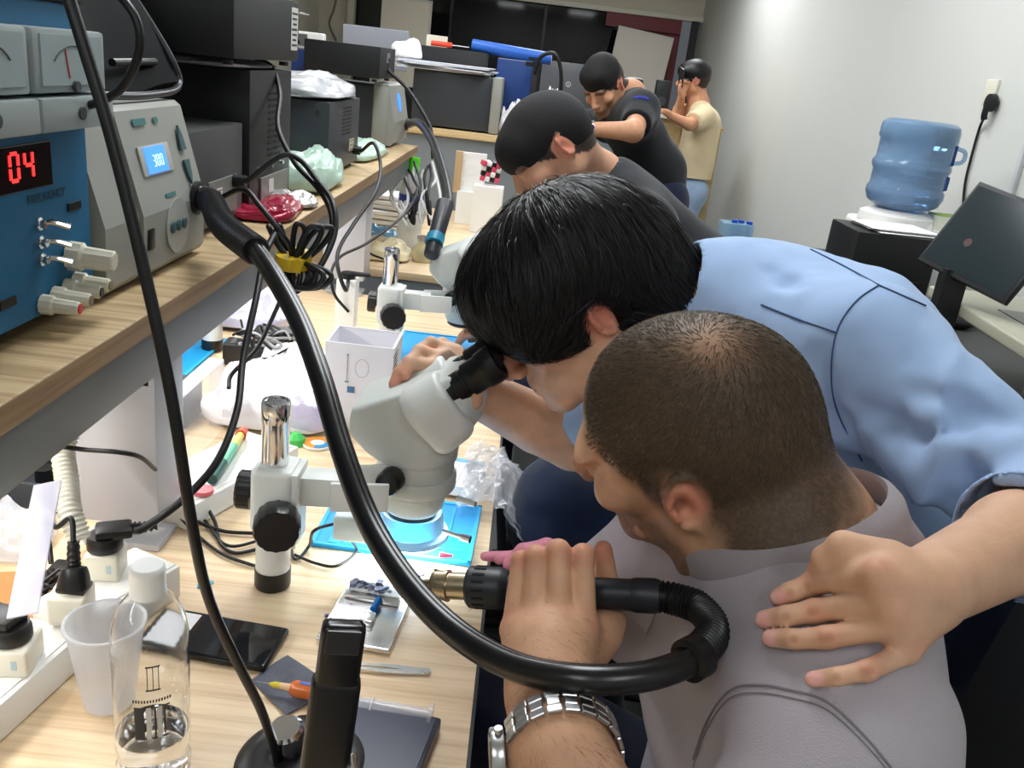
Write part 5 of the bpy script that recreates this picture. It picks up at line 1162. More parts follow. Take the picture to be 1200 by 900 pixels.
# ================================================================== stereo microscopes
mw = M('scope_enamel', lin(222, 226, 222), .32, spec=.5); mg = M('scope_enamel_dark', lin(206, 211, 206), .34)
ribk = lambda n_, d=.03: (lambda a, z: 1 - d * (math.cos(a * n_) > .2))
def microscope(px, py, label):
    """pillar foot at (px,py); arm and head reach +x and a little +y"""
    t = thing('stereo_microscope', label, 'microscope', (px, py, DZ)); P = lambda x, y, z: V(px + x, py + y, DZ + z)
    MB().lathe([(0, 0.001), (.0215, .001), (.0225, .003), (.0225, .026), (.0215, .026)], P(0, 0, 0), n=36).build('foot', M('foot_black', lin(22, 22, 24), .4), t, True)
    MB().lathe([(.0213, .024), (.0213, .085), (.0235, .095), (.0235, .12)], P(0, 0, 0), n=36).build('lower_column', mw, t, True)
    b = MB().box(P(.003, 0, .130), (.052, .056, .085), bev=.010, seg=4); b.box(P(.028, 0, .120), (.012, .050, .100), bev=.002); b.build('focus_block', mw, t, True)
    MB().lathe([(0, 0), (.0165, 0), (.0165, .056), (.0172, .057), (.0172, .080), (.0160, .083), (.0135, .083), (.0130, .0815), (0, .0815)], P(0, 0, .170), n=40).build('chrome_column', chrome, t, True)
    k = MB().lathe([(0, 0), (.012, 0), (.012, .006), (.026, .008), (.0275, .012), (.0275, .040), (.0255, .044), (.0, .044)], P(.012, -.026, .113), V(.25, -1, .10), 48, ripple=ribk(14, .035)); k.build('focus_knob', plk, t, True)
    k = MB().lathe([(0, 0), (.010, 0), (.010, .006), (.024, .007), (.024, .022), (.021, .025), (.019, .021), (.008, .020), (.0, .020)], P(-.022, .006, .128), V(-1, -.10, .05), 48, ripple=ribk(18, .05)); k.build('tension_knob', plk, t, True)
    # arm with open cradle
    a = MB().box(P(.060, .010, .141), (.062, .034, .038), R=rotm(0, 0, .12), bev=.003); a.box(P(.105, -.006, .141), (.07, .006, .038), R=rotm(0, 0, .2), bev=.002).box(P(.105, .046, .141), (.07, .006, .038), R=rotm(0, 0, .30), bev=.002)
    a.build('arm', mw, t, True)
    hx, hy = .160, .095                                      # optical axis of the head
    a = MB().lathe([(.045, 0), (.0535, 0), (.055, .003), (.055, .018), (.0535, .021), (.045, .021), (.045, 0)], P(hx, hy, .118), n=56); a.cyl(P(hx + .06, hy - .03, .118), P(hx + .085, hy - .042, .118), .004, n=14); a.build('head_ring', mg, t, True)
    P0 = P; P = lambda x, y, z: P0(x, y, z + .036)
    hb_ = Sdf()
    hb_.cone(P(hx, hy, .125), P(hx, hy, .165), .053, .056, k=.0)
    hb_.cone(P(hx - .050, hy, .172), P(hx + .022, hy, .214), .060, .062, k=.02).cone(P(hx - .05, hy - .016, .165), P(hx + .01, hy - .02, .205), .033, .036, k=.02).cone(P(hx - .05, hy + .016, .165), P(hx + .01, hy + .02, .205), .033, .036, k=.02)
    hb_.plane(P(hx, 0, .122), (0, 0, -1), k=.006); nt_ = V(-.42, 0, .9); hb_.plane(P(hx - .04, 0, .216), nt_, k=.004); hb_.plane(P(hx - .082, 0, .18), V(-1, 0, .05), k=.004)
    hb_.plane(P(hx, hy - .054, .17), V(0, -1, .05), k=.006).plane(P(hx, hy + .054, .17), V(0, 1, .05), k=.006); hb_.plane(P(hx - .074, 0, .155), V(-.72, 0, -.70), k=.010)
    sdf_object('head', hb_, P(hx - .12, hy - .12, .09), P(hx + .12, hy + .12, .30), .0028, mg, t)
    P = P0
    MB().lathe([(.036, -.026), (.0415, -.018), (.0435, .0), (.0475, .003), (.0490, .030), (.0500, .031), (.0515, .052), (.0530, .053), (.054, .056)], P(hx, hy, .108), n=56).lathe([(.0, 0), (.038, 0), (.042, .012), (.043, .022)], P(hx, hy, .086), n=48).build('lower_body', mg, t, True)
    MB().lathe([(.0, 0), (.030, .0), (.034, .003), (.034, .014), (.0, .014)], P(hx, hy, .072), n=48).build('lens_barrel', plk, t, True)
    # two inclined ocular housings and eye tubes
    P = lambda x, y, z: P0(x, y, z + .036)
    ax = V(.76, .05, .65); ax /= np.linalg.norm(ax)
    for q in (-1, 1):
        c = P(hx + .018, hy + q * .029 - .008, .212); hsd = Sdf()
        hsd.cone(c - ax * .012 + V(.0, q * .004, 0), c + ax * .022 + V(0, q * .004, 0), .036, .033, k=0); hsd.cone(c - ax * .010 + V(.022, q * .004, -.030), c + ax * .012 + V(.022, q * .004, -.030), .026, .024, k=.02)
        hsd.plane(c + ax * .028, ax, k=.005); hsd.plane(c - ax * .030, -ax, k=.006); hsd.plane(c - V(0, q * .001, 0) + V(0, -q * .026, 0), V(0, -q, 0), k=.003)
        sdf_object('ocular_housing', hsd, c - .09, c + .09, .0024, mw, t)
        e = c + ax * .026
        MB().lathe([(0, 0), (.0175, 0), (.0175, .010), (.0190, .011), (.0190, .022), (.0180, .023), (.0180, .027), (.0215, .029), (.0215, .048), (.0235, .051), (.0245, .062), (.0240, .072), (.0200, .074), (.0170, .066), (0, .064)], e, ax, 44, ripple=lambda a_, z: 1 - (.02 * (math.cos(a_ * 20) > 0) if .03 < z < .047 else 0)).build('eyepiece', rub, t, True)
        if q < 0: MB().cyl(e + ax * .015 + np.cross(ax, V(0, 1, 0)) * .0, e + ax * .0155, .0185, n=20).build('ring_mark', plk, t, True)
    for q in (-1, 1): MB().lathe([(0, 0), (.011, 0), (.011, .006), (.0165, .007), (.0165, .026), (.0145, .029), (0, .029)], P0(hx - .020, hy + q * .046, .148), V(-.25, q, 0), 40, ripple=ribk(16, .03)).build('zoom_knob', plk, t, True)
    return t
sc1 = microscope(-.262, .947, 'white stereo microscope the black-haired man looks through, black eyepieces raised')
# ring lamp under the head
led = thing('ring_lamp', 'pale translucent ring lamp fitted under the microscope, glowing onto the blue mat', 'lamp', (-.102, 1.042, DZ + .043))
frost = M('frosted_blue', lin(190, 222, 236), .25, trans=.55, ior=1.3, spec=.5); LX, LY = -.102, 1.042
MB().lathe([(.036, .032), (.040, .034), (.043, .028), (.0455, .010), (.052, .006), (.053, .000), (.034, 0), (.034, .032)], (LX, LY, DZ + .043), n=56).build('housing', frost, led, True)
MB().lathe([(.037, 0), (.050, 0), (.050, .002), (.037, .002)], (LX, LY, DZ + .040), n=48).build('diode_ring', M('led_white', (1, 1, 1), .5, emit=(.78, .9, 1), es=12), led, True)
MB().box((LX - .072, LY - .018, DZ + .058), (.052, .046, .036), bev=.006, seg=3).build('control_box', M('frost_white', lin(214, 228, 232), .3), led, True)
MB().cyl((LX + .045, LY - .02, DZ + .062), (LX + .075, LY - .032, DZ + .062), .0028, n=12).cyl((LX + .070, LY - .030, DZ + .062), (LX + .083, LY - .035, DZ + .062), .005, n=12).build('clamp_screw', steelm, led, True)
pl_ = bpy.data.lights.new('ring_lamp_light', 'AREA'); pl_.shape = 'DISK'; pl_.size = .10; pl_.energy = .8; pl_.color = (.75, .9, 1)
po_ = bpy.data.objects.new('ring_lamp_light', pl_); COL.objects.link(po_); po_.location = (LX, LY, DZ + .036)
cable('thin black lead from the ring lamp box across the desk behind the pillar', [V(LX - .098, LY - .02, DZ + .055), D(368, 622, 1.12), onz(362, 640, DZ + .006), onz(345, 655, DZ + .004), onz(320, 648, DZ + .004) + V(0, .05, 0), onz(270, 640, DZ + .004), onz(240, 610, DZ + .004)], .0022)
cable('thin lead drooping from the ring lamp to the desk under the arm', [V(LX - .085, LY - .035, DZ + .050), onz(418, 645, DZ + .005), onz(395, 663, DZ + .004), onz(370, 660, DZ + .004), onz(345, 650, DZ + .004)], .0020)
b2 = onz(457, 333, DZ + .173)
def copy_tree(o, parent=None):
    c = o.copy(); COL.objects.link(c); c.parent = parent
    for ch in list(o.children): copy_tree(ch, c)
    return c
sc2 = copy_tree(sc1); sc2.location = (float(b2[0]), float(b2[1]), DZ); sc2['label'] = 'second white stereo microscope, behind the white box, mostly hidden by black hair'
b3 = onz(245, 413, DZ); sc3 = copy_tree(sc1); sc3.location = (float(b3[0]) - .0, float(b3[1]) + .02, DZ); sc3.rotation_euler = (0, 0, PI); sc3['label'] = 'third microscope beyond the shelf beam, only its white pillar with black foot showing'
for s_ in (sc1, sc2, sc3): s_['group'] = 'stereo microscopes on the bench'
# ================================================================== things on the desk
def at(px, py, z=DZ): return onz(px, py, z)
clear = M('clear_plastic', (.97, .98, .99), .06, trans=1.0, ior=1.30, spec=.5); frosty = M('frosted_clear', lin(238, 240, 244), .3, trans=.3, ior=1.2, alpha=.45)
sil = M('silicone_blue', lin(16, 150, 214), .5); sil2 = M('silicone_blue_raised', lin(40, 168, 224), .5)
# water bottle
wp = at(181, 903); bt = thing('water_bottle', 'clear plastic water bottle with white cap and square black and white print', 'bottle', wp)
prof = [(0, .004), (.020, .002), (.030, .000), (.0325, .006), (.0325, .016), (.0305, .022), (.0305, .030), (.0322, .036), (.0322, .060), (.0312, .066), (.0322, .072), (.0322, .120), (.0310, .124), (.0322, .128), (.0310, .133), (.0322, .138), (.0325, .150), (.0300, .168), (.0235, .184), (.0155, .194), (.0132, .199), (.0132, .206)]
inner = [(max(r - .0006, 0), z + (.0006 if i < 2 else 0)) for i, (r, z) in enumerate(prof)]
MB().lathe(prof + inner[::-1], (0, 0, 0), n=48, ripple=lambda a, z: 1 + (.012 * math.sin(a * 5 + z * 160) if .10 < z < .165 else 0)).build('bottle_body', clear, bt)
MB().lathe([(0, .005), (.029, .003), (.0298, .030), (.0313, .036), (.0313, .050), (0, .050)], (0, 0, 0), n=40).build('water', M('water', (1, 1, 1), .0, trans=1., ior=1.33), bt)
MB().lathe([(0, .2225), (.0125, .2225), (.0143, .2205), (.0147, .217), (.0147, .2000), (.0152, .1990), (.0152, .1945), (.0140, .1940), (.0140, .204), (0, .204)], (0, 0, 0), n=60, ripple=lambda a, z: 1 - .012 * (math.cos(a * 40) > 0) * (.200 < z < .217)).build('cap', white, bt)
dv = CAMP[:2] - wp[:2]; a0 = math.atan2(dv[1], dv[0]) - .05
def onb(a, z, r=.0328): return V(r * math.cos(a0 + a), r * math.sin(a0 + a), z)
lb = MB()
def patch(a, z, w_, h_, mat=0, r=.0328):
    lb.sheet(lambda u, v: onb(a + (u - .5) * w_, z + (v - .5) * h_, r), 6, 1, mat=mat, thick=.0002)
patch(-.28, .083, .26, .034); patch(.12, .083, .04, .034); patch(.36, .083, .03, .034); patch(.04, .0995, .92, .0015); patch(.04, .0668, .92, .0015); patch(-.04, .083, .12, .034, 1); patch(.23, .083, .12, .034, 1)
for k in range(14): patch(-.42 + k * .072, .1065, .04, .003)
for k in range(3): patch(-.05 + k * .14, .130, .02, .024)
patch(.09, .142, .36, .0015); patch(.09, .118, .36, .0015)
lb.build('printed_label', [ink, M('label_pale', lin(190, 188, 184), .6)], bt)
# plastic cup
cp = at(128, 822); cup = thing('plastic_cup', 'frosted plastic cup standing behind the water bottle', 'cup', cp)
o_ = [(0, .001), (.022, .0), (.024, .002), (.036, .094), (.038, .096), (.0375, .098), (.0352, .0975)]; MB().lathe(o_ + [(.0232, .004), (0, .003)], n=48).build('cup_body', frosty, cup)
MB().lathe([(.0365, .094), (.0385, .0955), (.0385, .0975), (.0365, .0985), (.0355, .096)], n=48).build('rim', frosty, cup)
# mobile phone
pc = at(250, 752, DZ); phn = thing('mobile_phone', 'black smartphone lying face up on the desk beside the water bottle', 'phone', pc, rz=-.10)
MB().box((0, 0, .0045), (.152, .074, .009), bev=.0042, seg=4).build('case', M('phone_black', lin(12, 13, 18), .2), phn); MB().box((0, 0, .0091), (.144, .067, .0006), bev=.0002).build('screen', M('phone_screen', (.012, .013, .016), .05, spec=.8), phn)
MB().box((-.048, .0, .0096), (.040, .060, .0003)).build('screen_page', M('page_white', lin(200, 202, 206), .1, emit=(.8, .82, .85), es=.25), phn); MB().box((.02, -.0375, .0045), (.02, .0012, .003)).build('side_button', plk, phn)
# power strips and socket cubes
def strip(label, a, b, w_, h, z0=DZ, cat='power strip', name='power_strip'):
    a = np.array(a); b = np.array(b); L_ = np.linalg.norm(b - a); an = math.atan2(b[1] - a[1], b[0] - a[0]); c = (a + b) / 2
    t = thing(name, label, cat, (c[0], c[1], z0), rz=an); MB().box((0, 0, h / 2), (L_, w_, h), bev=.003).build('body', white, t); MB().box((0, 0, h + .0006), (L_ * .97, w_ * .86, .0012), bev=.0005).build('face_plate', M('strip_face', lin(240, 240, 236), .3), t); return t
strip('white power strip running along the desk edge side below the shelf, nearest the camera', (-.515, .42), (-.452, .775), .085, .040)
strip('white power strip carrying the two socket cubes near the grey post', (-.452, .785), (-.395, .915), .075, .044)
def socket_cube(label, p, s=.038, h=.034, rz=.15, z0=.0):
    t = thing('socket_adapter', label, 'socket adapter', p, rz=rz); MB().box((0, 0, h / 2), (s, s, h), bev=.004, seg=3).build('body', offw, t)
    MB().box((s * .22, -s / 2 - .0003, h * .5), (.005, .0006, .010)).build('print', M('print_pale_blue', lin(176, 200, 204), .6), t); return t
q1, q2, q3 = D(16, 772, .80), D(84, 705, .885), D(124, 660, .96)
q1[2] = DZ + .041; q2[2] = DZ + .0452; q3[2] = DZ + .0452
q1 = at(16, 778, DZ + .041); q2 = at(85, 722, DZ + .0452); q3 = at(125, 672, DZ + .0452)
socket_cube('cream socket cube with a round black plug, at the left edge of the picture', q1, .044, .030); socket_cube('cream socket cube with a kettle-style black plug, between the other two', q2); socket_cube('cream socket cube with a flat round plug, by the grey post', q3)
def rplug(label, p, d, lead):
    t = thing('plug', label, 'plug', p); d = np.array(d, float); d /= np.linalg.norm(d)
    MB().lathe([(0, 0), (.018, 0), (.0195, .002), (.0195, .012), (.0185, .014), (.0175, .016), (.0175, .018), (0, .019)], n=36).build('plug_body', plk2, t)
    g_ = MB().box((d[0] * .010, d[1] * .010, .022), (.040, .030, .012), R=rotm(0, 0, math.atan2(d[1], d[0])), bev=.005); g_.build('grip', plk2, t)
    bell = MB(); P_ = [d * .026 + V(0, 0, .022), d * .040 + V(0, 0, .022), d * .056 + V(0, 0, .023)]; bell.tube(P_, lambda s: .0075 - .0025 * s + .0012 * math.sin(s * 34), 16, sub=16); bell.build('strain_relief', rub, t); return t
rplug('flat round black plug seated in the socket cube by the grey post', q3 + V(0, 0, .0345), (.9, .42, 0), None)
rplug('round black plug in the socket cube at the left picture edge', q1 + V(0, 0, .0305), (-.9, .2, 0), None)
kp = q2 + V(.004, 0, .0345); kt = thing('plug', 'tapering black plug standing upright in the middle socket cube', 'plug', kp)
MB().box((0, 0, .003), (.030, .022, .006), bev=.002).build('base', plk2, kt); b_ = MB(); b_.tube([V(0, 0, .005), V(0, .002, .018), V(-.002, .006, .028), V(-.004, .012, .050)], lambda s: .0125 * (1 - s) ** .6 + .0045 if s < .55 else .0075 - .003 * (s - .5) + .0006 * math.sin(s * 70), 18, sub=10); b_.build('body', plk2, kt)
cable('black lead arching from the upright plug to the knot of wires', [kp + V(-.004, .012, .050), kp + V(-.012, .025, .070), D(66, 618, .93), D(56, 608, .95), D(55, 620, .96), D(58, 640, .97), D(60, 660, .96)], .0028)
# knot of small black wires and adaptor
kn = thing('cable_knot', 'small tangle of thin black wires and an adaptor beside the clear strip', 'cable tangle', at(66, 690)); mb = MB(); r_ = np.random.default_rng(4)
for k in range(9):
    c_ = at(64 + r_.normal(0, 5), 688 + r_.normal(0, 6), DZ + .012 + r_.random() * .02); mb.tube([c_ + r_.normal(0, .016, 3) * V(1, 1, .4) for _ in range(6)], .0022, 8)
mb.build('wires', cab, kn, True); MB().box(at(72, 690) + V(0, 0, .014), (.03, .045, .028), bev=.004).build('adaptor', plk2, kn, True)
MB().box((0, 0, 0), (.1, .1, .002))
tn = thing('cardboard_offcut', 'brown cardboard offcut on the desk behind the socket cubes', 'cardboard', at(45, 712)); MB().box((0, 0, .010), (.16, .10, .020), R=rotm(.0, 0, .3), bev=.002).build('sheet', M('cardboard', lin(176, 122, 70), .8, var=.1), tn)
# frosted strip leaning, zip bag at left edge, scissors
sp = thing('plastic_ruler', 'long frosted clear plastic strip leaning up beside the grey post', 'plastic strip', at(30, 712)); a_, b_ = D(26, 722, .80), D(56, 566, .90); f_ = rod_frame(b_ - a_, V(.1, -1, .3))
MB().box((a_ + b_) / 2, (.028, np.linalg.norm(b_ - a_), .0022), R=f_, bev=.0006).build('strip', M('frost_lilac', lin(206, 208, 226), .3, alpha=.6), sp, True)
tag(crumple(*at(12, 640, DZ), .10, .09, .035, seed=11).build('zip_bag', M('clear_film', lin(220, 222, 226), .15, alpha=.5, bump=.6, bscale=60)), 'small clear bag of bits at the left edge under the shelf', 'bag')
sc_ = thing('scissors', 'blue-handled scissors lying under the shelf at the left edge', 'scissors', at(12, 592)); mb = MB()
for q in (-1, 1): mb.tube([at(2, 592 + q * 6, DZ + .005) + V(.012 * math.cos(a), .015 * math.sin(a), 0) for a in np.linspace(0, 2 * PI, 13)], .003, 8, raw=True)
mb.build('handles', sil, sc_, True); MB().add([at(8, 590, DZ + .004), at(30, 586, DZ + .004), at(8, 597, DZ + .004), at(8, 590, DZ + .007), at(30, 586, DZ + .0055), at(8, 597, DZ + .007)], [[0, 1, 2], [5, 4, 3], [0, 3, 4, 1], [1, 4, 5, 2], [2, 5, 3, 0]]).build('blades', steelm, sc_, True)
# dark tray behind, white corrugated tube
tr_ = thing('parts_tray', 'dark grey parts tray on the desk under the shelf, behind the corrugated tube', 'tray', at(62, 572)); tz = at(62, 572)
mb = MB().box(tz + V(0, 0, .003), (.20, .13, .006)); 
for q in (-1, 1): mb.box(tz + V(q * .098, 0, .02), (.006, .13, .04)).box(tz + V(0, q * .064, .02), (.20, .006, .04))
mb.build('tray', dgm, tr_, True); MB().tube([tz + V(-.05, 0, .03), tz + V(0, .02, .045), tz + V(.05, -.01, .034)], .006, 8).cyl(tz + V(.0, -.02, .006), tz + V(.0, -.02, .042), .012).build('contents', plk, tr_, True)
crt = thing('corrugated_tube', 'white corrugated cable tube rising before the grey post', 'tube', at(95, 645)); bellows([V(-.475, .925, 1.0), D(76, 520, .985), D(78, 560, .97), D(82, 600, .95), D(94, 632, .945)], .0118, .0055, .0012).build('tube', M('cream_tube', lin(222, 220, 208), .4), crt, True)
# black adaptor box and cable, standing clear box, behind the post
ad = at(200, 490); t = thing('power_adaptor', 'black box adaptor under the shelf beside the tall clear box', 'adaptor', ad); MB().box((0, 0, .035), (.085, .085, .07), bev=.006).build('body', plk2, t)
cable('grey-black lead bending round the black adaptor', [at(215, 455, DZ + .05), at(205, 470, DZ + .06), at(185, 490, DZ + .05), at(180, 515, DZ + .03), at(184, 532, DZ + .005), at(196, 526, DZ + .004)], .003)
cable('thin black lead crossing in front of the grey post', [D(70, 523, .9), D(100, 527, .91), D(140, 530, .90), D(165, 536, .93), D(182, 550, 1.0)], .0026)
cb_ = thing('clear_box', 'empty frosted clear plastic box lid standing on edge behind the bench post', 'box', at(235, 575)); cA, cB = at(200, 570), at(262, 500) ; hgt = .125; dvv = cB - cA; nrm_ = np.cross(dvv, V(0, 0, 1)); nrm_ /= np.linalg.norm(nrm_)
frb = M('frost_box', lin(226, 226, 232), .3, alpha=.27); mb = MB(); Lc = np.linalg.norm(dvv); Rc = np.array([dvv / Lc, -nrm_, V(0, 0, 1)]).T
mb.box((cA + cB) / 2 + V(0, 0, hgt / 2), (Lc, .002, hgt), R=Rc); mb.box((cA + cB) / 2 + V(0, 0, hgt) - nrm_ * .012, (Lc, .026, .002), R=Rc).box(cA + V(0, 0, hgt / 2) - nrm_ * .012, (.002, .026, hgt), R=Rc).box(cB + V(0, 0, hgt / 2) - nrm_ * .012, (.002, .026, hgt), R=Rc)
mb.build('box', frb, cb_, True)
# desk trunking at right of the post, glue tubes on it
strip('white strip box with small printed marks, lying behind the microscope pillar', at(185, 610), at(285, 560) + V(.02, .08, 0), .11, .036, name='storage_box', cat='box')
gt_ = thing('glue_tube', 'small tube with a green label and a red cap on the white strip box', 'tube', at(255, 540, DZ + .05)); a_, b_ = at(248, 562, DZ + .047), at(282, 510, DZ + .047)
MB().cyl(a_, a_ + (b_ - a_) * .35, .008, n=20).build('dark_end', M('label_teal', lin(40, 96, 88), .4), gt_, True); MB().cyl(a_ + (b_ - a_) * .35, a_ + (b_ - a_) * .72, .008, n=20).build('barrel', M('label_mint', lin(120, 205, 170), .4), gt_, True); MB().cyl(a_ + (b_ - a_) * .72, b_, .008, .006, n=20).build('nozzle', M('label_lemon', lin(220, 215, 110), .4), gt_, True)
MB().cyl(b_, b_ + (b_ - a_) * .12, .009, .007, n=20).build('cap', M('cap_orange', lin(220, 90, 60), .4), gt_, True)
pj = thing('sticker_tape', 'small round of pink tape on the white strip box', 'tape', at(238, 577, DZ + .038)); MB().lathe([(0, 0), (.014, 0), (.0145, .001), (.014, .006), (0, .006)], n=28).build('roll', M('tape_pink', lin(240, 120, 130), .5), pj)
cable('black lead looping on the desk to the left of the pillar', [at(182, 583, DZ + .03), at(200, 590, DZ + .03), at(225, 608, DZ + .01), at(260, 622, DZ + .004), at(298, 625, DZ + .004)], .0026)
cable('second thin black lead looping wide to the left of the pillar', [at(182, 583, DZ + .032), at(205, 600, DZ + .02), at(232, 628, DZ + .004), at(262, 650, DZ + .003), at(298, 663, DZ + .003)], .0023)
cable('third black lead curling behind the pillar foot', [at(240, 590, DZ + .02), at(252, 612, DZ + .004), at(258, 636, DZ + .003), at(275, 648, DZ + .003), at(300, 644, DZ + .003)], .0026)
tag(MB().box(at(200, 0) * 0 + at(239, 687) + V(0, 0, .001), (.016, .006, .0015), R=rotm(0, 0, .4)).box(at(246, 684) + V(0, 0, .0014), (.008, .005, .0015), R=rotm(.2, 0, 1.0)).build('wrapper_scrap', M('scrap_blue', lin(60, 170, 210), .4)), 'tiny scrap of blue wrapper on the desk by the post foot', 'scrap')
# blue silicone mats
def mat_(label, c, w_, h_, rz=0., detail=True):
    t = thing('silicone_mat', label, 'mat', c, rz=rz); MB().box((0, 0, .002), (w_, h_, .004), bev=.0015).build('base', sil, t); m = MB()
    for q in (-1, 1): m.box((q * (w_ / 2 - .003), 0, .005), (.006, h_, .003), bev=.001).box((0, q * (h_ / 2 - .003), .005), (w_, .006, .003), bev=.001)
    m.build('raised_edge', sil2, t); 
    if detail:
        m = MB()
        for k in range(4): m.box((-w_ / 2 + .03 + k * .022, -h_ / 2 + .018, .0048), (.014, .018, .0018), bev=.0006)
        m.box((w_ / 2 - .05, -h_ / 2 + .03, .0048), (.07, .003, .0016)).box((w_ / 2 - .04, h_ / 2 - .05, .0048), (.003, .07, .0016)); m.build('compartments', sil2, t)
    return t
mat_('bright blue silicone mat under the microscope at the desk edge', (-.125, 1.128, DZ + .0002), .225, .17, -.03); mat_('blue silicone mat farther along, beside the second microscope', (-.13, 1.93, DZ + .0002), .26, .30)
mat_('blue silicone mat beneath the shelf by the third microscope', at(215, 418) + V(-.06, -.02, .0002), .22, .30)
rc = thing('red_cap', 'small red pointed cap on the corner of the blue mat', 'cap', at(522, 651, DZ + .009)); MB().cyl((-.008, 0, .0), (.010, .001, .0), .0045, .0015, n=16).build('cap', M('cap_red', lin(225, 30, 45), .35), rc)
# tissue pack and zip bag
tp_ = thing('component_tray', 'white ribbed card pack with blue edge under the zip bag', 'pack', at(535, 570)); c_ = at(532, 566)
MB().box(c_ + V(0, 0, .012), (.085, .10, .018), R=rotm(0, 0, -.15), bev=.003).build('pack', paper, tp_, True); mb = MB()
for k in range(7): mb.box(c_ + rotm(0, 0, -.15) @ V(-.033 + k * .011, 0, .0215), (.0012, .09, .001), R=rotm(0, 0, -.15))
mb.build('ribs', M('rib_grey2', lin(196, 198, 206), .7), tp_, True); MB().box(c_ + rotm(0, 0, -.15) @ V(0, .045, .0216), (.08, .012, .001), R=rotm(0, 0, -.15)).build('blue_strip', M('strip_blue', lin(120, 190, 225), .6), tp_, True)
film = M('clear_wrap', lin(228, 230, 234), .08, spec=.9, trans=.0, alpha=.20, bump=1., bscale=38)
zb = thing('zip_bag', 'crinkled clear zip bag hanging over the desk edge beside the seated man', 'bag', at(560, 560)); 
def zipf(u, v):
    x = -.045 + .125 * u + .0; y = 1.17 + .20 * v + .012 * math.sin(u * 5); n_ = vnoise(np.array([[u, v, 0.3]]), 7)[0] - .5; n2_ = vnoise(np.array([[u, v, 1.3]]), 17)[0] - .5
    z = DZ + .016 + .026 * (n_ + .5) + .008 * n2_ - (max(0, x - .012)) ** 1.0 * .75; return (x + .012 * n2_, y, z)
MB().sheet(zipf, 44, 44, thick=.0006).sheet(lambda u, v: tuple(np.array(zipf(u, v)) + V(.004, .003, .010 * math.sin(PI * u) * math.sin(PI * v) + .004)), 44, 44, thick=.0006).build('film', film, zb, True)
mb = MB()
for off in (.0, .006): mb.tube([np.array(zipf(.93 - off * 5, v)) + V(0, 0, .004) for v in np.linspace(0, 1, 14)], .0012, 6)
mb.build('zip_line', M('zip_pink', lin(226, 190, 200), .3), zb, True)
# circuit board holder
hc = at(428, 730); hd = thing('board_holder', 'brushed metal circuit board holder with blue screw clamp', 'board holder', hc, rz=-.10)
MB().box((0, 0, .004), (.088, .105, .007), bev=.0025, seg=3).build('plate', M('polished_alu', (.74, .74, .76), .22, 1.0, var=.06, vscale=8, vstretch=(1, 30, 1)), hd); MB().box((-.002, .040, .011), (.070, .018, .007), bev=.002).box((.004, -.006, .011), (.016, .020, .008), bev=.002).build('clamp', steelm, hd)
MB().cyl((.006, .010, .014), (.008, .030, .016), .004, n=16).build('blue_screw', M('anodised_blue', lin(20, 110, 190), .3, .7), hd)
mb = MB(); r_ = np.random.default_rng(9)
for k in range(16): mb.box((-.034 + r_.random() * .045, .040 + r_.random() * .016, .016 + r_.random() * .006), (.004 + r_.random() * .005, .003 + r_.random() * .006, .002 + r_.random() * .004), R=rotm(0, 0, r_.random() * 3))
mb.cyl((-.030, .045, .012), (-.030, .045, .024), .0045, n=12); mb.build('held_parts', M('pcb_bits', lin(130, 136, 160), .35, .5), hd)
bdz = thing('circuit_board', 'small pale circuit board clamped in the metal holder', 'circuit board', hc + V(.004, .048, .017), rz=-.1); MB().box((0, 0, .0008), (.062, .022, .0012)).build('board', M('pcb_white', lin(214, 218, 220), .4), bdz); mb = MB()
for k in range(18): mb.box((-.028 + r_.random() * .056, -.008 + r_.random() * .016, .002), (.002 + r_.random() * .004, .002 + r_.random() * .003, .0014))
mb.build('chips', dgm, bdz)
ck = at(383, 722); tag(MB().box(ck + V(0, 0, .001), (.005, .005, .0015), R=rotm(0, 0, .4)).cyl(ck + V(0, 0, .0017), ck + V(0, 0, .0025), .0016, n=10).build('loose_chip', M('chip_blue', lin(60, 66, 120), .3, .3)), 'tiny dark blue chip on the desk left of the metal holder', 'chip')
ck = at(494, 674); tag(MB().box(ck + V(0, 0, .001), (.009, .004, .0015), R=rotm(0, 0, .4)).cyl(ck + V(0.002, 0, .0015), ck + V(0.002, 0, .003), .001, n=10).build('loose_component', M('chip_grey', lin(90, 92, 110), .3, .3)), 'tiny metal component on the desk just beyond the brass nozzle', 'chip')
# tweezers
tw = thing('tweezers', 'steel tweezers lying across the desk behind the black lamp arm', 'tweezers', at(460, 785)); mb = MB(); A_, B_ = at(500, 787, DZ + .002), at(392, 780, DZ + .002)
for q in (-1, 1):
    s_ = np.array([0, q * .0, 0]); pts = [A_ + (B_ - A_) * u + V(0, q * (.0055 * math.sin(PI * min(1, u * 1.05)) * .8), .002 * u) for u in np.linspace(0, 1, 12)]
    for p_, p2 in zip(pts[:-1], pts[1:]):
        u = np.linalg.norm(p_ - A_) / np.linalg.norm(B_ - A_); f_ = rod_frame(p2 - p_, (0, 0, 1)); mb.box((p_ + p2) / 2, (.0075 * (1 - u) + .0012, np.linalg.norm(p2 - p_) * 1.05, .0012), R=f_)
mb.build('arms', steelm, tw, True); MB().cyl(A_ - V(0, 0, .001), A_ + V(0, 0, .002), .0048, n=16).build('joint', steelm, tw, True)
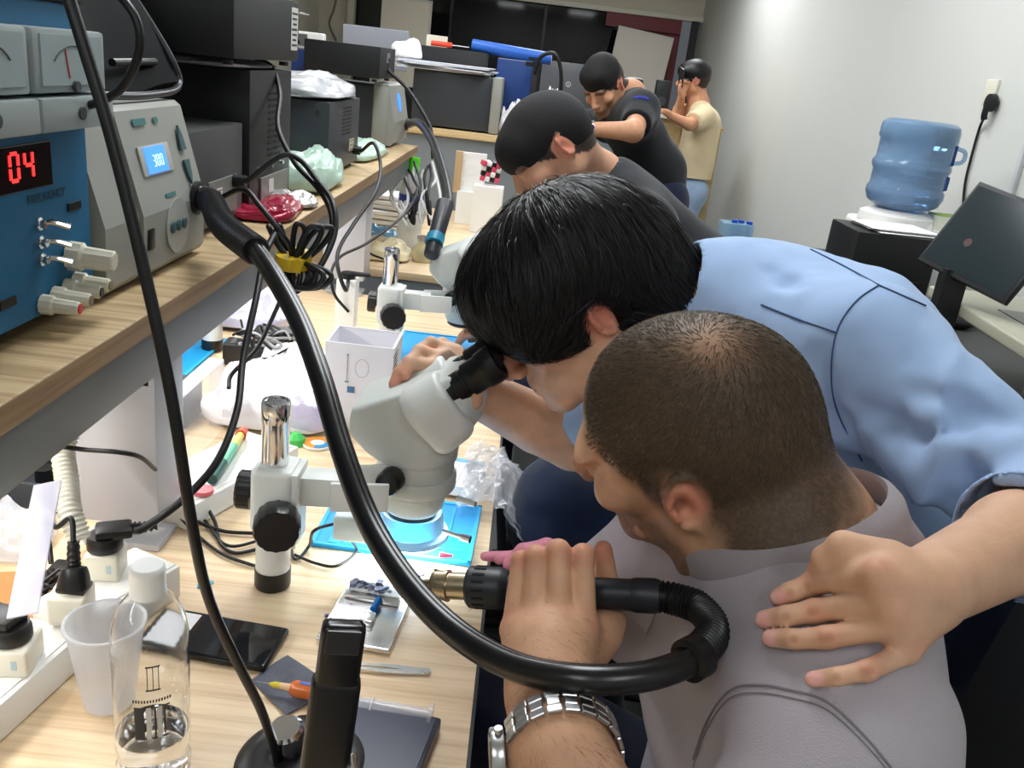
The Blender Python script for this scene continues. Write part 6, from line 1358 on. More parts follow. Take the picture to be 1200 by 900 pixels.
# grey cloth square, orange syringe, clear syringe, dark pad
cl = thing('cleaning_cloth', 'dark grey square of abrasive cloth lying flat beneath the syringe', 'cloth', at(338, 808)); q_ = [at(337, 769), at(392, 807), at(335, 840), at(294, 797)]; q_ = [p - at(338, 808) for p in q_]
MB().sheet(lambda u, v: (1 - u) * ((1 - v) * q_[0] + v * q_[1]) + u * ((1 - v) * q_[3] + v * q_[2]) + V(0, 0, .0016 + .0012 * math.sin(5 * u + 3 * v)), 14, 14, thick=.0012).build('cloth', M('abrasive_grey', lin(84, 88, 100), .7, var=.3, vscale=30, bump=.4, bscale=600), cl)
sy = thing('syringe', 'small orange syringe of flux with a yellow needle tip', 'syringe', at(355, 812)); A_, B_ = at(341, 806, DZ + .013), at(425, 822, DZ + .012); d_ = (B_ - A_) / np.linalg.norm(B_ - A_)
MB().lathe([(0, 0), (.006, 0), (.0088, .004), (.0088, .072), (0, .072)], A_, d_, 28).build('barrel', M('flux_orange', lin(196, 100, 40), .25, spec=.6), sy, True); MB().lathe([(0, 0), (.0034, 0), (.0040, .010), (.0040, .012), (0, .012)], A_ - d_ * .012, d_, 20).build('collar', M('collar_cream', lin(228, 190, 150), .4), sy, True)
MB().lathe([(0, 0), (.0010, 0), (.0034, .006), (.0034, .012), (0, .012)], A_ - d_ * .024, d_, 20).build('tip', M('tip_yellow', lin(212, 190, 50), .4), sy, True); MB().cyl(A_ - d_ * .038, A_ - d_ * .022, .0004, .0008, n=8).build('needle', steelm, sy, True)
MB().box(A_ + d_ * .032 + V(0, 0, .0088), (.004, .045, .0008), R=rod_frame(d_, (0, 0, 1))).build('blue_label', M('label_blue', lin(50, 100, 190), .4), sy, True)
cs_ = thing('syringe', 'empty clear syringe barrel lying by the front edge of the desk', 'syringe', at(455, 832)); A_, B_ = at(412, 826, DZ + .012), at(506, 842, DZ + .011); d_ = (B_ - A_) / np.linalg.norm(B_ - A_); L_ = np.linalg.norm(B_ - A_)
MB().lathe([(0, 0), (.004, 0), (.0095, .006), (.0095, L_ - .004), (.0150, L_ - .004), (.0150, L_), (.0085, L_), (.0085, .007), (0, .006)], A_, d_, 28).build('barrel', M('syringe_clear', lin(232, 232, 240), .12, alpha=.28), cs_, True); MB().lathe([(0, 0), (.0105, 0), (.0105, .002), (0, .002)], A_ + d_ * .02, d_, 24).build('collar', M('syringe_clear2', lin(226, 226, 236), .2, alpha=.7), cs_, True)
pd = thing('dark_box', 'flat navy-black square box beside the lamp base at the picture bottom', 'box', at(436, 885)); MB().box((.006, -.012, .008), (.095, .13, .016), R=rotm(0, 0, -.16), bev=.003).build('box', M('navy_plastic', lin(30, 34, 52), .35), pd)
MB().box((.006, -.012, .0165), (.086, .12, .001), R=rotm(0, 0, -.16), bev=.0005).build('lid', M('navy_lid', lin(36, 42, 66), .3), pd)
# desk lamp: heavy round base, folding black arm
dl = thing('desk_lamp', 'black folding desk lamp with upright flat arm on a round base, bottom of the picture', 'desk lamp', at(360, 905)); bc = at(358, 905)
MB().lathe([(0, 0), (.062, 0), (.066, .004), (.066, .010), (.060, .016), (.045, .019), (0, .019)], bc, n=56).build('base', plk, dl, True)
MB().lathe([(0, 0), (.014, 0), (.014, .006), (.017, .008), (.017, .024), (.014, .027), (0, .027)], bc + V(-.020, .012, .018), V(-.1, -.2, 1), 36).build('hinge_drum', chrome, dl, True)
A_, B_ = D(376, 930, .66), D(404, 728, .63); f_ = rod_frame(B_ - A_, V(.25, -1, .45)); La = np.linalg.norm(B_ - A_); m_ = lambda s, y=0: A_ + (B_ - A_) * s + f_[:, 2] * y
MB().box(m_(.34), (.036, La * .70, .020), R=f_, bev=.006, seg=3).build('lower_arm', plk, dl, True); MB().box(m_(.78, .001), (.032, La * .44, .017), R=f_, bev=.006, seg=3).build('upper_arm', M('gloss_arm', lin(22, 22, 24), .22), dl, True)
MB().box(m_(.92, .0102), (.025, La * .13, .002), R=f_, bev=.001).build('end_window', M('arm_window', lin(44, 44, 46), .25), dl, True)
MB().tube([bc + V(.012, .0, .02), m_(.05, -.004) + V(.02, 0, 0), m_(.22, -.005) + f_[:, 0] * .018], .006, 12).build('side_link', chrome, dl, True)
# white carton
wbx = thing('carton', 'open white cardboard carton with a small line drawing, behind the microscope', 'box', at(436, 492)); wc_ = V(-.268, 1.425, DZ)
CW, CD, CH = .118, .100, .165; mb = MB(); wxc = at(378, 497)[0] + CW / 2 + .004; wyc = at(430, 500)[1] + CD / 2 - .025
for (ox, oy, sx, sy) in ((-CW / 2, 0, .002, CD), (CW / 2, 0, .002, CD), (0, -CD / 2, CW, .002), (0, CD / 2, CW, .002)): mb.box((wxc + ox, wyc + oy, DZ + CH / 2), (sx + .002, sy, CH))
mb.box((wxc, wyc, DZ + .002), (CW, CD, .003)); mb.build('carton', M('carton_white', lin(244, 243, 248), .6), wbx, True)
mb = MB(); fy = wyc - CD / 2 - .0022
mb.box((wxc - .02, fy, DZ + .120), (.001, .0006, .050)).box((wxc - .02, fy, DZ + .094), (.007, .0006, .0025)).box((wxc - .02, fy, DZ + .145), (.003, .0006, .002)).tube([(wxc + .006 + .012 * math.cos(a), fy, DZ + .122 + .017 * math.sin(a)) for a in np.linspace(0, 2 * PI, 18)], .0003, 5, raw=True)
mb.build('drawing', M('print_grey', lin(130, 136, 146), .7), wbx, True); MB().box((wxc - .012, fy, DZ + .080), (.013, .0006, .012)).build('blue_mark', M('print_steelblue', lin(90, 130, 170), .7), wbx, True)
mb = MB()
for k in range(6): mb.box((wxc + CW / 2 + .0022, wyc - .03, DZ + .150 - k * .007), (.0006, .05 - .006 * (k % 3), .0022))
mb.build('side_print', ink, wbx, True)
# heap of white bags and papers, coloured bits
wf = M('white_film', lin(238, 238, 244), .35, var=.05, vscale=20, bump=1., bscale=50)
tag(crumple(*at(325, 480), .24, .24, .050, seed=21, amp=.8).build('plastic_bag', wf), 'heap of crumpled white plastic bags between the clear box and the carton', 'plastic bag')
tag(crumple(*at(352, 440), .18, .16, .035, seed=22, amp=.8).build('plastic_bag', wf), 'crumpled white plastic bag farther back against the carton', 'plastic bag')
tag(crumple(*at(300, 372), .20, .26, .045, seed=23, amp=.9).build('plastic_bag', M('lilac_film', lin(196, 196, 220), .2, bump=1., bscale=40)), 'lilac-tinted plastic bag lying under the shelf beyond the adaptors', 'plastic bag')
tag(crumple(*at(360, 500, DZ + .01), .07, .06, .035, seed=24).build('zip_bag', M('lilac_bag', lin(206, 200, 226), .3, bump=.8, bscale=50)), 'small lilac bag beside the chrome column', 'bag')
gc = thing('green_cap', 'green plastic cap lying next to the orange and white tape reel', 'cap', at(346, 520)); MB().lathe([(0, 0), (.017, 0), (.016, .012), (.006, .020), (0, .020)], n=28).build('cap', M('cap_green', lin(70, 190, 90), .4), gc)  # small loose green cap, cone-shaped
tr2 = thing('sticker_roll', 'orange and white disc with a blue edge lying behind the microscope arm', 'sticker', at(372, 521)); MB().lathe([(0, 0), (.026, 0), (.026, .004), (0, .004)], n=40).build('disc', paper, tr2); MB().lathe([(.012, .0042), (.024, .0042), (.024, .0048), (.012, .0048)], n=40, ripple=None).build('orange_ring', M('ring_orange', lin(230, 150, 50), .5), tr2); MB().sheet(lambda u, v: ((.013 + .011 * v) * math.cos(-1.6 + 1.8 * u), (.013 + .011 * v) * math.sin(-1.6 + 1.8 * u), .0052), 12, 2, thick=.0003).build('blue_arc', M('arc_blue', lin(40, 140, 200), .5), tr2)
# adaptors with wires under the shelf
for k, (px_, py_, s_, lab) in enumerate(((288, 424, (.085, .06, .045), 'black mains adaptor under a tangle of leads'), (318, 418, (.04, .05, .04), 'smaller black adaptor to the right of the mains adaptor'), (322, 400, (.09, .05, .03), 'flat black adaptor behind the other two'))):
    t = thing('power_adaptor', lab, 'adaptor', at(px_, py_), rz=.1); MB().box((0, 0, s_[2] / 2), s_, bev=.006).build('body', plk2, t); MB().box((0, 0, s_[2] + .0004), (s_[0] * .7, s_[1] * .6, .0006)).build('label_plate', dgm, t)
tg_ = thing('cable_tangle', 'tangle of grey and black leads heaped on the adaptors under the shelf', 'cable tangle', at(300, 395)); mb = MB(); r_ = np.random.default_rng(5)
for k in range(12):
    c0 = at(268 + r_.random() * 20, 375 + r_.random() * 30, DZ + .06); c1_ = at(315 + r_.random() * 32, 388 + r_.random() * 25, DZ + .055); mb.tube([c0, c0 + (c1_ - c0) * .3 + r_.normal(0, .015, 3), (c0 + c1_) / 2 + r_.normal(0, .015, 3), c0 + (c1_ - c0) * .75 + r_.normal(0, .015, 3), c1_], .0024 + .001 * r_.random(), 8, mat=int(r_.random() < .4))
mb.build('leads', [cab, M('lead_grey', lin(150, 150, 152), .4)], tg_, True)
bp = at(292, 470); t = thing('plug', 'black right-angle plug in a cream socket by the clear box', 'plug', bp); MB().lathe([(0, .018), (.019, .018), (.020, .020), (.020, .030), (0, .032)], n=30).build('plug_body', plk2, t); MB().box((.018, .004, .034), (.060, .020, .012), R=rotm(0, -.12, .1), bev=.004).build('grip', plk2, t); MB().cyl((0, 0, 0), (0, 0, .018), .020, n=28).build('socket', offw, t)
MB().box((-.028, .0, .03), (.008, .006, .016)).build('yellow_clip', M('clip_yellow', lin(220, 200, 60), .5), t)
# second far part of the desk: bottle with green cap, boxes, pens
gb = at(478, 290); t = thing('water_bottle', 'clear bottle with green cap and blue label beyond the second post', 'bottle', V(gb[0], gb[1], DZ)); s_ = 1.35
MB().lathe([(r * s_, z * s_) for r, z in prof], n=36).build('bottle_body', M('cloudy_clear', lin(214, 222, 226), .1, alpha=.55), t); MB().lathe([(.0330 * s_, .105 * s_), (.0332 * s_, .106 * s_), (.0332 * s_, .142 * s_), (.0330 * s_, .143 * s_)], n=36).build('label', M('label_navy', lin(24, 60, 150), .4), t); MB().lathe([(0, .235 * s_), (.015 * s_, .235 * s_), (.016 * s_, .2 * s_), (0, .2 * s_)], n=28).build('cap', M('cap_lime', lin(90, 220, 40), .4), t)
# ================================================================== benches behind
pan = M('bench_grey', lin(120, 128, 134), .5, var=.04, vscale=3)
b2_ = thing('workbench', 'second light wood workbench beyond the gap at the end of the first', 'workbench', (-.65, 3.38, 0))
MB().box((-.65, 3.385, DZ - .0135), (1.36, 1.33, .025), bev=.002).build('tabletop', deskw, b2_, True); MB().box((-.65, 2.74, DZ - .085), (1.34, .03, .115)).box((.0, 3.385, DZ - .085), (.03, 1.3, .115)).build('apron', pan, b2_, True)
for x_, y_ in ((-1.28, 2.76), (-.02, 2.76), (-1.28, 4.0), (-.02, 4.0)): MB().box((x_, y_, .36), (.05, .05, .72), bev=.004).build('leg', steel, b2_, True)
b3_ = thing('bench_shelf', 'rear cross shelf with a wooden edge over a grey panel, the man leans on it', 'shelf', (-.35, 4.3, 0))
MB().box((-.55, 4.28, 1.086), (1.55, .44, .028), bev=.002).build('board', wood('laminate_far', lin(214, 186, 140), lin(186, 156, 110), 1.0, 'X'), b3_, True); MB().box((-.55, 4.09, .536), (1.50, .025, 1.07)).build('panel', pan, b3_, True); MB().box((-.55, 4.10, 1.03), (1.5, .03, .08)).build('beam', steel, b3_, True)
for x_ in (-1.27, .17): MB().box((x_, 4.3, .536), (.04, .36, 1.07)).build('side', pan, b3_, True)
b4_ = thing('bench_shelf', 'farthest wooden bench, carrying the open black laptop', 'shelf', (.3, 6.3, 0)); MB().box((.05, 6.25, 1.16), (1.5, .5, .04), bev=.002).build('board', MATS['laminate_far'], b4_, True); MB().box((.05, 6.06, .57), (1.45, .03, 1.14)).build('panel', pan, b4_, True); MB().box((-.64, 6.25, .57), (.04, .4, 1.14)).box((.74, 6.25, .57), (.04, .4, 1.14)).build('sides', pan, b4_, True)
# third grey station with papers and boxes
X = thing('rework_station', 'large charcoal and grey station on the rear cross shelf, papers on top', 'rework station', (-.33, 4.25, 1.1)); 
MB().box((-.375, 4.24, 1.1 + .125), (.36, .22, .235), bev=.006).build('case', dgm, X, True); MB().box((-.178, 4.24, 1.1 + .125), (.045, .25, .245), bev=.008).build('front', greyp, X, True); MB().box((-.1545, 4.22, 1.1 + .07), (.002, .05, .05)).build('switch_plate', plk, X, True)
def sheets(label, c, n, w_, h_, dz=.004, sd=0, m=paper, kind='paper', name='paper_stack', col=None):
    t = thing(name, label, kind, c); r_ = np.random.default_rng(sd)
    for k in range(n):
        R_ = rotm(0, 0, r_.normal(0, .12)); 
        MB().box(V(r_.normal(0, .01), r_.normal(0, .008), .002 + k * dz), (w_, h_, dz * .8), R=R_, bev=dz * .3).build('sheet', m, t)
    return t
sheets('stack of white papers and flat bags on top of the large rear station', (-.42, 4.22, 1.347), 6, .42, .22, .006, 3, M('paper_grey', lin(206, 208, 214), .7))
crb = tag(crumple(-.60, 4.18, 1.383, .14, .1, .05, seed=31).build('plastic_bag', wf), 'small crumpled white bag on the papers of the rear station', 'plastic bag')
def simple(name, label, cat, c, s_, m, rz=0, bev=.004, extra=None):
    t = thing(name, label, cat, c, rz=rz); MB().box((0, 0, s_[2] / 2), s_, bev=bev).build('body', m, t)
    if extra: extra(t, s_)
    return t
def lid(m, f=.96):
    def g(t, s_): MB().box((0, 0, s_[2] + .001), (s_[0] * f, s_[1] * f, .003), bev=.001).build('lid', m, t)
    return g
blue_ = M('box_blue2', lin(24, 58, 120), .45); blue3 = M('roll_blue', lin(40, 96, 190), .45)
simple('tool_case', 'low black case lying behind the papers on the rear shelf', 'case', (-.42, 4.42, 1.1), (.34, .10, .345), blk, extra=lid(plk))
simple('storage_box', 'dark blue box standing beside the large rear station', 'box', (-.115, 4.42, 1.1), (.17, .10, .33), blue_, extra=lid(M('box_rim', lin(150, 160, 170), .4)))
t = thing('rolled_mat', 'bright blue rolled mat lying across the boxes on the rear shelf', 'rolled mat', (-.15, 4.40, 1.46)); MB().cyl((-.33, 4.42, 1.475), (.05, 4.40, 1.455), .028, n=28, bev=.003).build('roll', blue3, t, True); MB().lathe([(.006, 0), (.022, 0), (.022, .002), (.006, .002)], (.05, 4.40, 1.455), (1, 0, 0), 24).build('roll_end', paper, t, True)
t = thing('screwdriver', 'orange-handled screwdriver poking out on the black rear case', 'screwdriver', (-.5, 4.38, 1.46)); MB().cyl((-.52, 4.38, 1.462), (-.42, 4.38, 1.462), .012, n=14, bev=.003).build('handle', M('orange_red', lin(225, 60, 30), .4), t, True); MB().cyl((-.42, 4.38, 1.462), (-.34, 4.38, 1.462), .003, n=10).build('blade', steelm, t, True)
t = thing('helping_hand_stand', 'black stand with a hose looped at its top on the rear shelf', 'stand', (-.02, 4.25, 1.1)); MB().box((-.02, 4.25, 1.105), (.08, .08, .01), bev=.002).build('base', plk, t, True); MB().box((-.02, 4.25, 1.26), (.026, .03, .31), bev=.003).build('post', blk, t, True); MB().box((-.03, 4.25, 1.42), (.07, .03, .02)).box((-.03, 4.24, 1.445), (.05, .02, .012)).build('head', plk, t, True)
MB().tube([V(-.02, 4.24, 1.38), V(.0, 4.23, 1.455), V(.06, 4.22, 1.475), V(.10, 4.22, 1.40), V(.11, 4.22, 1.25), V(.09, 4.2, 1.12)], .009, 12).build('hose', cab, t, True)
simple('bottle', 'small bottle with teal label near the stand on the rear shelf', 'bottle', (.045, 4.30, 1.1), (.03, .03, .12), M('teal_bottle', lin(60, 130, 150), .4), bev=.012)
tag(crumple(-.105, 4.18, 1.1, .10, .07, .11, seed=33).build('plastic_bag', wf), 'crumpled white bag hanging at the front of the large rear station', 'plastic bag')
tag(crumple(.075, 4.38, 1.24, .06, .05, .06, seed=34).build('paper_scrap', paper), 'small white scrap of crumpled paper by the teal bottle', 'paper')
simple('note_card', 'small cream card propped behind the orange screwdriver', 'card', (-.50, 4.44, 1.4485), (.10, .01, .05), M('cream_card', lin(226, 222, 206), .7), bev=.001)
# laptop on the farthest bench
lt = thing('laptop', 'open black laptop seen from behind its lid, beside the bearded man', 'laptop', (.18, 6.2, 1.18)); yl = 6.12; A_ = ony(634, 124, yl); B_ = ony(688, 127, yl); C_ = ony(631, 73, yl + .10); 
MB().box((A_ + B_) / 2 * V(1, 1, 0) + V(0, .13, 1.190), (.345, .24, .018), bev=.004).build('base', plk, lt, True)
ld_ = V(0, .25, 1); ld_ /= np.linalg.norm(ld_); Rl = np.array([V(1, 0, 0), np.cross(ld_, V(1, 0, 0)), ld_]).T; lc_ = (A_ + B_) / 2 * V(1, 1, 0) + V(0, 0, 1.195) + ld_ * .14
MB().box(lc_, (.36, .010, .28), R=Rl, bev=.003).build('lid', M('laptop_lid', lin(46, 48, 52), .4), lt, True)
MB().lathe([(.013, 0), (.018, 0), (.018, .001), (.013, .001)], lc_ - Rl[:, 1] * .006 + V(.01, 0, 0), -Rl[:, 1], 24).box(lc_ - Rl[:, 1] * .0065 + V(.006, 0, 0), (.003, .001, .018), R=Rl).box(lc_ - Rl[:, 1] * .0065 + V(.014, 0, -.002), (.003, .001, .018), R=Rl).build('round_logo', M('logo_grey', lin(130, 132, 136), .3, .5), lt, True)
# boards at the far wall
def board(label, px, py, W_, H_, y, m, tilt=0., name='whiteboard', edge=M('board_edge', lin(210, 206, 196), .5)):
    c = ony(px, py, y); t = thing(name, label, 'board', c); R_ = rotm(-.06, tilt, 0); MB().box((0, 0, 0), (W_, .02, H_), R=R_, bev=.002).build('panel', m, t); e = MB()
    for sx in (-1, 1): e.box(R_ @ V(sx * W_ / 2, 0, 0), (.02, .03, H_ + .02), R=R_).box(R_ @ V(0, 0, sx * H_ / 2), (W_, .03, .02), R=R_)
    e.build('frame', edge, t); MB().box(V(0, .1, -(c[2] + -H_ / 2 * 0) / 2 - H_ / 4), (.03, .03, max(.05, c[2] - H_ / 2) + .0), ).build('stand', plk, t); return t
board('flip chart board leaning beside the maroon wall panel', 744, 93, .56, .92, 9.6, M('board_warm', lin(216, 208, 198), .6), tilt=.10, name='flip_chart')
board('cream board standing before the dark glass on the left', 474, 50, .46, .78, 9.0, M('board_cream', lin(222, 214, 196), .6))
t = thing('monitor', 'pale grey back of a monitor standing behind the far shelf end', 'monitor', ony(440, 55, 4.9)); c = ony(440, 56, 4.9); MB().box(c, (.35, .02, .20), R=rotm(.1, 0, -.08), bev=.006).build('panel', M('mon_back', lin(150, 154, 166), .4), t, True); MB().box((c[0], c[1] + .04, (c[2] - .05) / 2), (.05, .04, c[2] - .05)).build('stand', greyd, t, True)
t = thing('wall_cabinet', 'slim grey electrical box fixed high on the far cream wall', 'box', ony(337, 12, 9.8)); c = ony(338, 10, 9.9); MB().box(c, (.16, .16, .42), bev=.006).build('case', M('meter_box', lin(140, 136, 120), .5), t, True); MB().box(c + V(0, -.082, .0), (.13, .006, .34), bev=.002).build('door', M('meter_box_door', lin(150, 146, 130), .5), t, True)
t = cable('thin grey lead hanging down the far cream wall', [ony(396, -10, 9.88), ony(391, 12, 9.88), ony(386, 28, 9.88), ony(394, 48, 9.88)], .012, M('lead_wall', lin(120, 116, 104), .6))
# counter with speaker, boards near the wall
simple('speaker', 'small black speaker standing on the counter by the man in cream', 'speaker', ony(772, 131, 6.15), (.09, .09, .20), blk, extra=lambda t, s_: MB().cyl((0, -s_[1] / 2 - .001, .07), (0, -s_[1] / 2 + .002, .07), .03, n=20).build('cone', dgm, t))
ct = thing('counter', 'pale wooden counter end behind the man in cream', 'counter', (float(ony(785, 140, 6.5)[0]), 6.6, 0)); c = ony(782, 136, 6.5); MB().box((c[0] + .0, 6.62, c[2] / 2), (.22, .30, c[2] - .03)).build('panel', wood('ply', lin(206, 180, 130), lin(188, 160, 110), .6, 'Y'), ct, True); MB().box((c[0] - .02, 6.60, c[2]), (.34, .38, .03), bev=.002).build('top', M('counter_top', lin(214, 210, 196), .5), ct, True)
lb_ = thing('wooden_board', 'tall plywood board leaning at the right wall beside the man in cream', 'board', ony(828, 150, 6.75) * V(1, 1, 0)); A_ = ony(828, 150, 6.7); MB().box((A_[0] + .02, 6.75, A_[2] / 2), (.15, .30, A_[2])).build('panel', MATS['ply'], lb_, True); MB().box((A_[0] + .02, 6.75, A_[2] + .008), (.17, .32, .016), bev=.003).build('cap', MATS['ply'], lb_, True)
MBs = simple('cap', 'black cap with white trim hanging behind the bearded man', 'cap', ony(738, 103, 5.2), (.14, .10, .06), blk, bev=.028, extra=lambda t, s_: MB().box((.03, -.06, .004), (.10, .05, .006), bev=.002).build('brim', M('cap_trim', lin(170, 170, 170), .5), t))
hk = thing('hat_stand', 'thin dark pole stand under the black cap', 'stand', ony(738, 103, 5.2) * V(1, 1, 0)); c = ony(738, 103, 5.2); MB().cyl((c[0], c[1], .02), (c[0], c[1], c[2]), .012, n=14).build('pole', plk, hk, True); MB().cyl((c[0], c[1], 0), (c[0], c[1], .02), .14, n=28, bev=.004).build('base', plk, hk, True)
# clutter on the second bench
nb = thing('notebook', 'spiral notebook standing upright on the second bench by the pink packet', 'notebook', ony(552, 225, 3.75) * V(1, 1, 0) + V(0, 0, DZ)); c = ony(555, 202, 3.75); MB().box(c, (.10, .012, .16), bev=.001).build('pages', paper, nb, True); MB().box(c + V(-.065, -.004, -.004), (.03, .03, .17), bev=.002).build('cover', M('cover_tan', lin(190, 160, 120), .6), nb, True); mb = MB()
for k in range(12): mb.lathe([(.006, -.001), (.007, 0), (.006, .001)], c + V(-.045, -.008, -.07 + k * .0125), (0, 0, 1), 12)
mb.build('spiral', steelm, nb, True); MB().box((c[0], c[1], (c[2] - .08 + DZ) / 2), (.12, .06, c[2] - .08 - DZ)).build('stand', white, nb, True)
chk = M('checked_pink', lin(210, 70, 100), .5); t = thing('packet', 'pink and black checked packet on the second bench near the notebook', 'packet', ony(578, 215, 3.6) * V(1, 1, 0) + V(0, 0, DZ)); c = ony(575, 200, 3.6); 
for k in range(4):
    for j in range(4): MB().box(c + V(-.030 + k * .02, .004 * ((k + j) % 3), -.032 + j * .02), (.019, .04, .019), R=rotm(.1 * k, .2, .1 * j), bev=.003).build('patch', [chk, paper, plk][(k + j * 2) % 3], t, True)
MB().box((c[0], c[1], (c[2] - .06 + DZ) / 2), (.12, .08, c[2] - .06 - DZ)).build('box', paper, t, True)
sheets('stack of white cartons and papers on the second bench behind the bottle', (float(at(448, 272)[0]), float(at(448, 272)[1]) + .15, DZ), 7, .20, .16, .020, 5, paper)
tag(crumple(*at(440, 285), .16, .12, .04, seed=41).build('plastic_bag', M('striped_film', lin(120, 180, 220), .25, bump=.8, bscale=40)), 'blue and white printed bag in front of the white cartons', 'plastic bag')
tag(crumple(*at(448, 302), .18, .14, .045, seed=42).build('rubber_glove', M('glove_cream', lin(226, 214, 180), .5)), 'cream rubber glove lying at the edge of the second bench', 'glove')
cable('black lead lying over the cream glove', [at(432, 296, DZ + .03), at(440, 300, DZ + .03), at(455, 305, DZ + .02), at(470, 308, DZ + .006)], .0035)
t = thing('jar', 'small glass jar with a metal lid and teal contents near the second bench edge', 'jar', at(494, 306)); MB().lathe([(0, 0), (.03, 0), (.036, .01), (.034, .04), (.018, .062), (.018, .07), (0, .07)], n=28).build('jar_body', M('amber_glass', lin(220, 206, 160), .1, alpha=.6), t); MB().cyl((0, 0, .07), (0, 0, .085), .02, n=20).build('lid', steelm, t); MB().ball((0, 0, .022), (.022, .022, .016)).build('contents', M('teal_fill', lin(60, 150, 140), .5), t)
pc_ = thing('pen_pot', 'clear pot with pens standing on the second bench', 'pen pot', at(478, 262)); MB().lathe([(0, 0), (.035, 0), (.037, .10), (.035, .10), (.033, .004), (0, .004)], n=24).build('pot', MATS['cloudy_clear'], pc_)
for k in range(5): MB().cyl((-.015 + k * .008, .01 * (k % 2), .006), (-.03 + k * .014, .012 * (k % 3) - .01, .17), .005, n=10).build('pen', [plk, blue3, paper, redc, MATS['silicone_blue']][k], pc_)
mb = MB(); r_ = np.random.default_rng(12)
for k in range(12):
    x0_ = 468 + r_.random() * 42; mb.tube([D(x0_, 185 + r_.random() * 15, 3.0), D(x0_ + r_.normal(0, 7), 205 + r_.random() * 10, 2.95), D(x0_ + r_.normal(0, 8), 228 + r_.random() * 10, 2.9), D(x0_ + r_.normal(0, 9), 250 + r_.random() * 14, 2.9), D(x0_ + r_.normal(0, 7), 236, 2.95)], .005, 8, mat=int(r_.random() < .55))
tag(mb.build('cable_tangle', [cab, M('lead_white', lin(214, 214, 214), .4)]), 'tangle of black and white leads hanging at the far end of the long shelf', 'cable tangle')
cable('grey lead swinging from the far shelf end down to the second post', [D(489, 220, 2.6), D(486, 232, 2.5), D(470, 255, 2.3), D(430, 285, 2.1), D(400, 300, 2.0), D(388, 320, 1.95), D(392, 345, 1.95), D(408, 365, 2.0)], .0035)
cable('thin black lead joining the other leads above the second bench', [D(474, 210, 2.8), D(483, 228, 2.6), D(489, 222, 2.6)], .003)
pg = at(408, 337); t = thing('plug', 'flat black plug on top of a white socket before the second post', 'plug', D(408, 326, 2.0)); c = D(408, 326, 2.0); MB().lathe([(0, 0), (.016, 0), (.017, .003), (.017, .014), (0, .016)], c, (0, 0, 1), 24).box(c + V(.026, 0, .012), (.05, .014, .010), bev=.004).build('plug_body', plk2, t, True)
MB().box((c[0], c[1], (c[2] + DZ) / 2), (.045, .045, c[2] - DZ), bev=.003).build('socket_pillar', white, t, True)
# ================================================================== the right-hand side
rb_ = thing('side_bench', 'long grey bench against the right wall', 'bench', (1.32, 2.9, 0)); gryb = M('bench_beige', lin(168, 166, 150), .5); darkb = M('bench_dark', lin(60, 62, 60), .5)
MB().box((1.32, 2.95, DZ - .015), (.62, 2.5, .03), bev=.003).build('tabletop', M('bench_top_dark', lin(70, 72, 70), .5), rb_, True); MB().box((1.34, 2.95, DZ - .10), (.56, 2.44, .13)).build('drawer_band', darkb, rb_, True); MB().box((1.34, 2.95, .30), (.55, 2.42, .60)).build('cupboard', gryb, rb_, True)
mb = MB()
for k in range(4): mb.box((1.062, 2.0 + k * .6, .30), (.006, .012, .56))
mb.build('door_gaps', darkb, rb_, True)
jx, jy, jz = [float(a) for a in ony(1054, 247, 3.12)]
ds = thing('water_dispenser', 'white table-top water dispenser under the blue jug', 'water dispenser', (jx, jy, DZ)); MB().box((jx, jy, (DZ + jz - .04) / 2), (.27, .27, jz - .04 - DZ), bev=.02, seg=3).build('body', white, ds, True); MB().lathe([(.12, 0), (.135, .0), (.13, .03), (.10, .045), (.06, .05), (.06, 0)], (jx, jy, jz - .042), n=40).build('collar', white, ds, True)
for k in (-1, 1): MB().cyl((jx - .13, jy + k * .05, jz - .16), (jx - .17, jy + k * .05, jz - .17), .010, n=12).build('tap', [redc, blue3][k > 0], ds, True)
jg = thing('water_jug', 'large blue water cooler jug upside down on the white dispenser', 'water jug', (jx, jy, jz)); jm = M('jug_blue', lin(176, 208, 238), .12, trans=.72, ior=1.30, spec=.5)
R0 = .128; pr = [(.03, -.02), (.035, .0), (.09, .012), (.118, .03), (R0, .055), (R0, .075), (R0 - .007, .084), (R0 - .007, .135), (R0, .145), (R0 + .002, .155), (R0, .165), (R0 - .007, .175), (R0 - .007, .235), (R0, .245), (R0, .275), (R0 - .004, .292), (R0 - .018, .303), (R0 - .05, .306), (0, .300)]
J = MB().lathe(pr + [(max(r - .003, 0), z - (.003 if z > .28 else -.0)) for r, z in pr[::-1]], n=56); J.build('jug_body', jm, jg)
MB().lathe([(0, .004), (.088, .016), (.114, .032), (.124, .057), (.124, .075), (.117, .086), (.117, .13), (0, .13)], n=40).build('water', M('jug_water', lin(190, 215, 244), .0, trans=.9, ior=1.33), jg)
hw = RCW @ V(.9, 0, .3); MB().box((.108, -.035, .205), (.03, .03, .075), bev=.010).box((.100, -.045, .112), (.035, .035, .05), bev=.008).build('grip_recess', M('jug_deep', lin(30, 76, 150), .25), jg)
MB().tube([V(.118, -.05, .23), V(.142, -.058, .22), V(.142, -.058, .19), V(.118, -.05, .18)], .007, 10).build('handle', jm, jg)
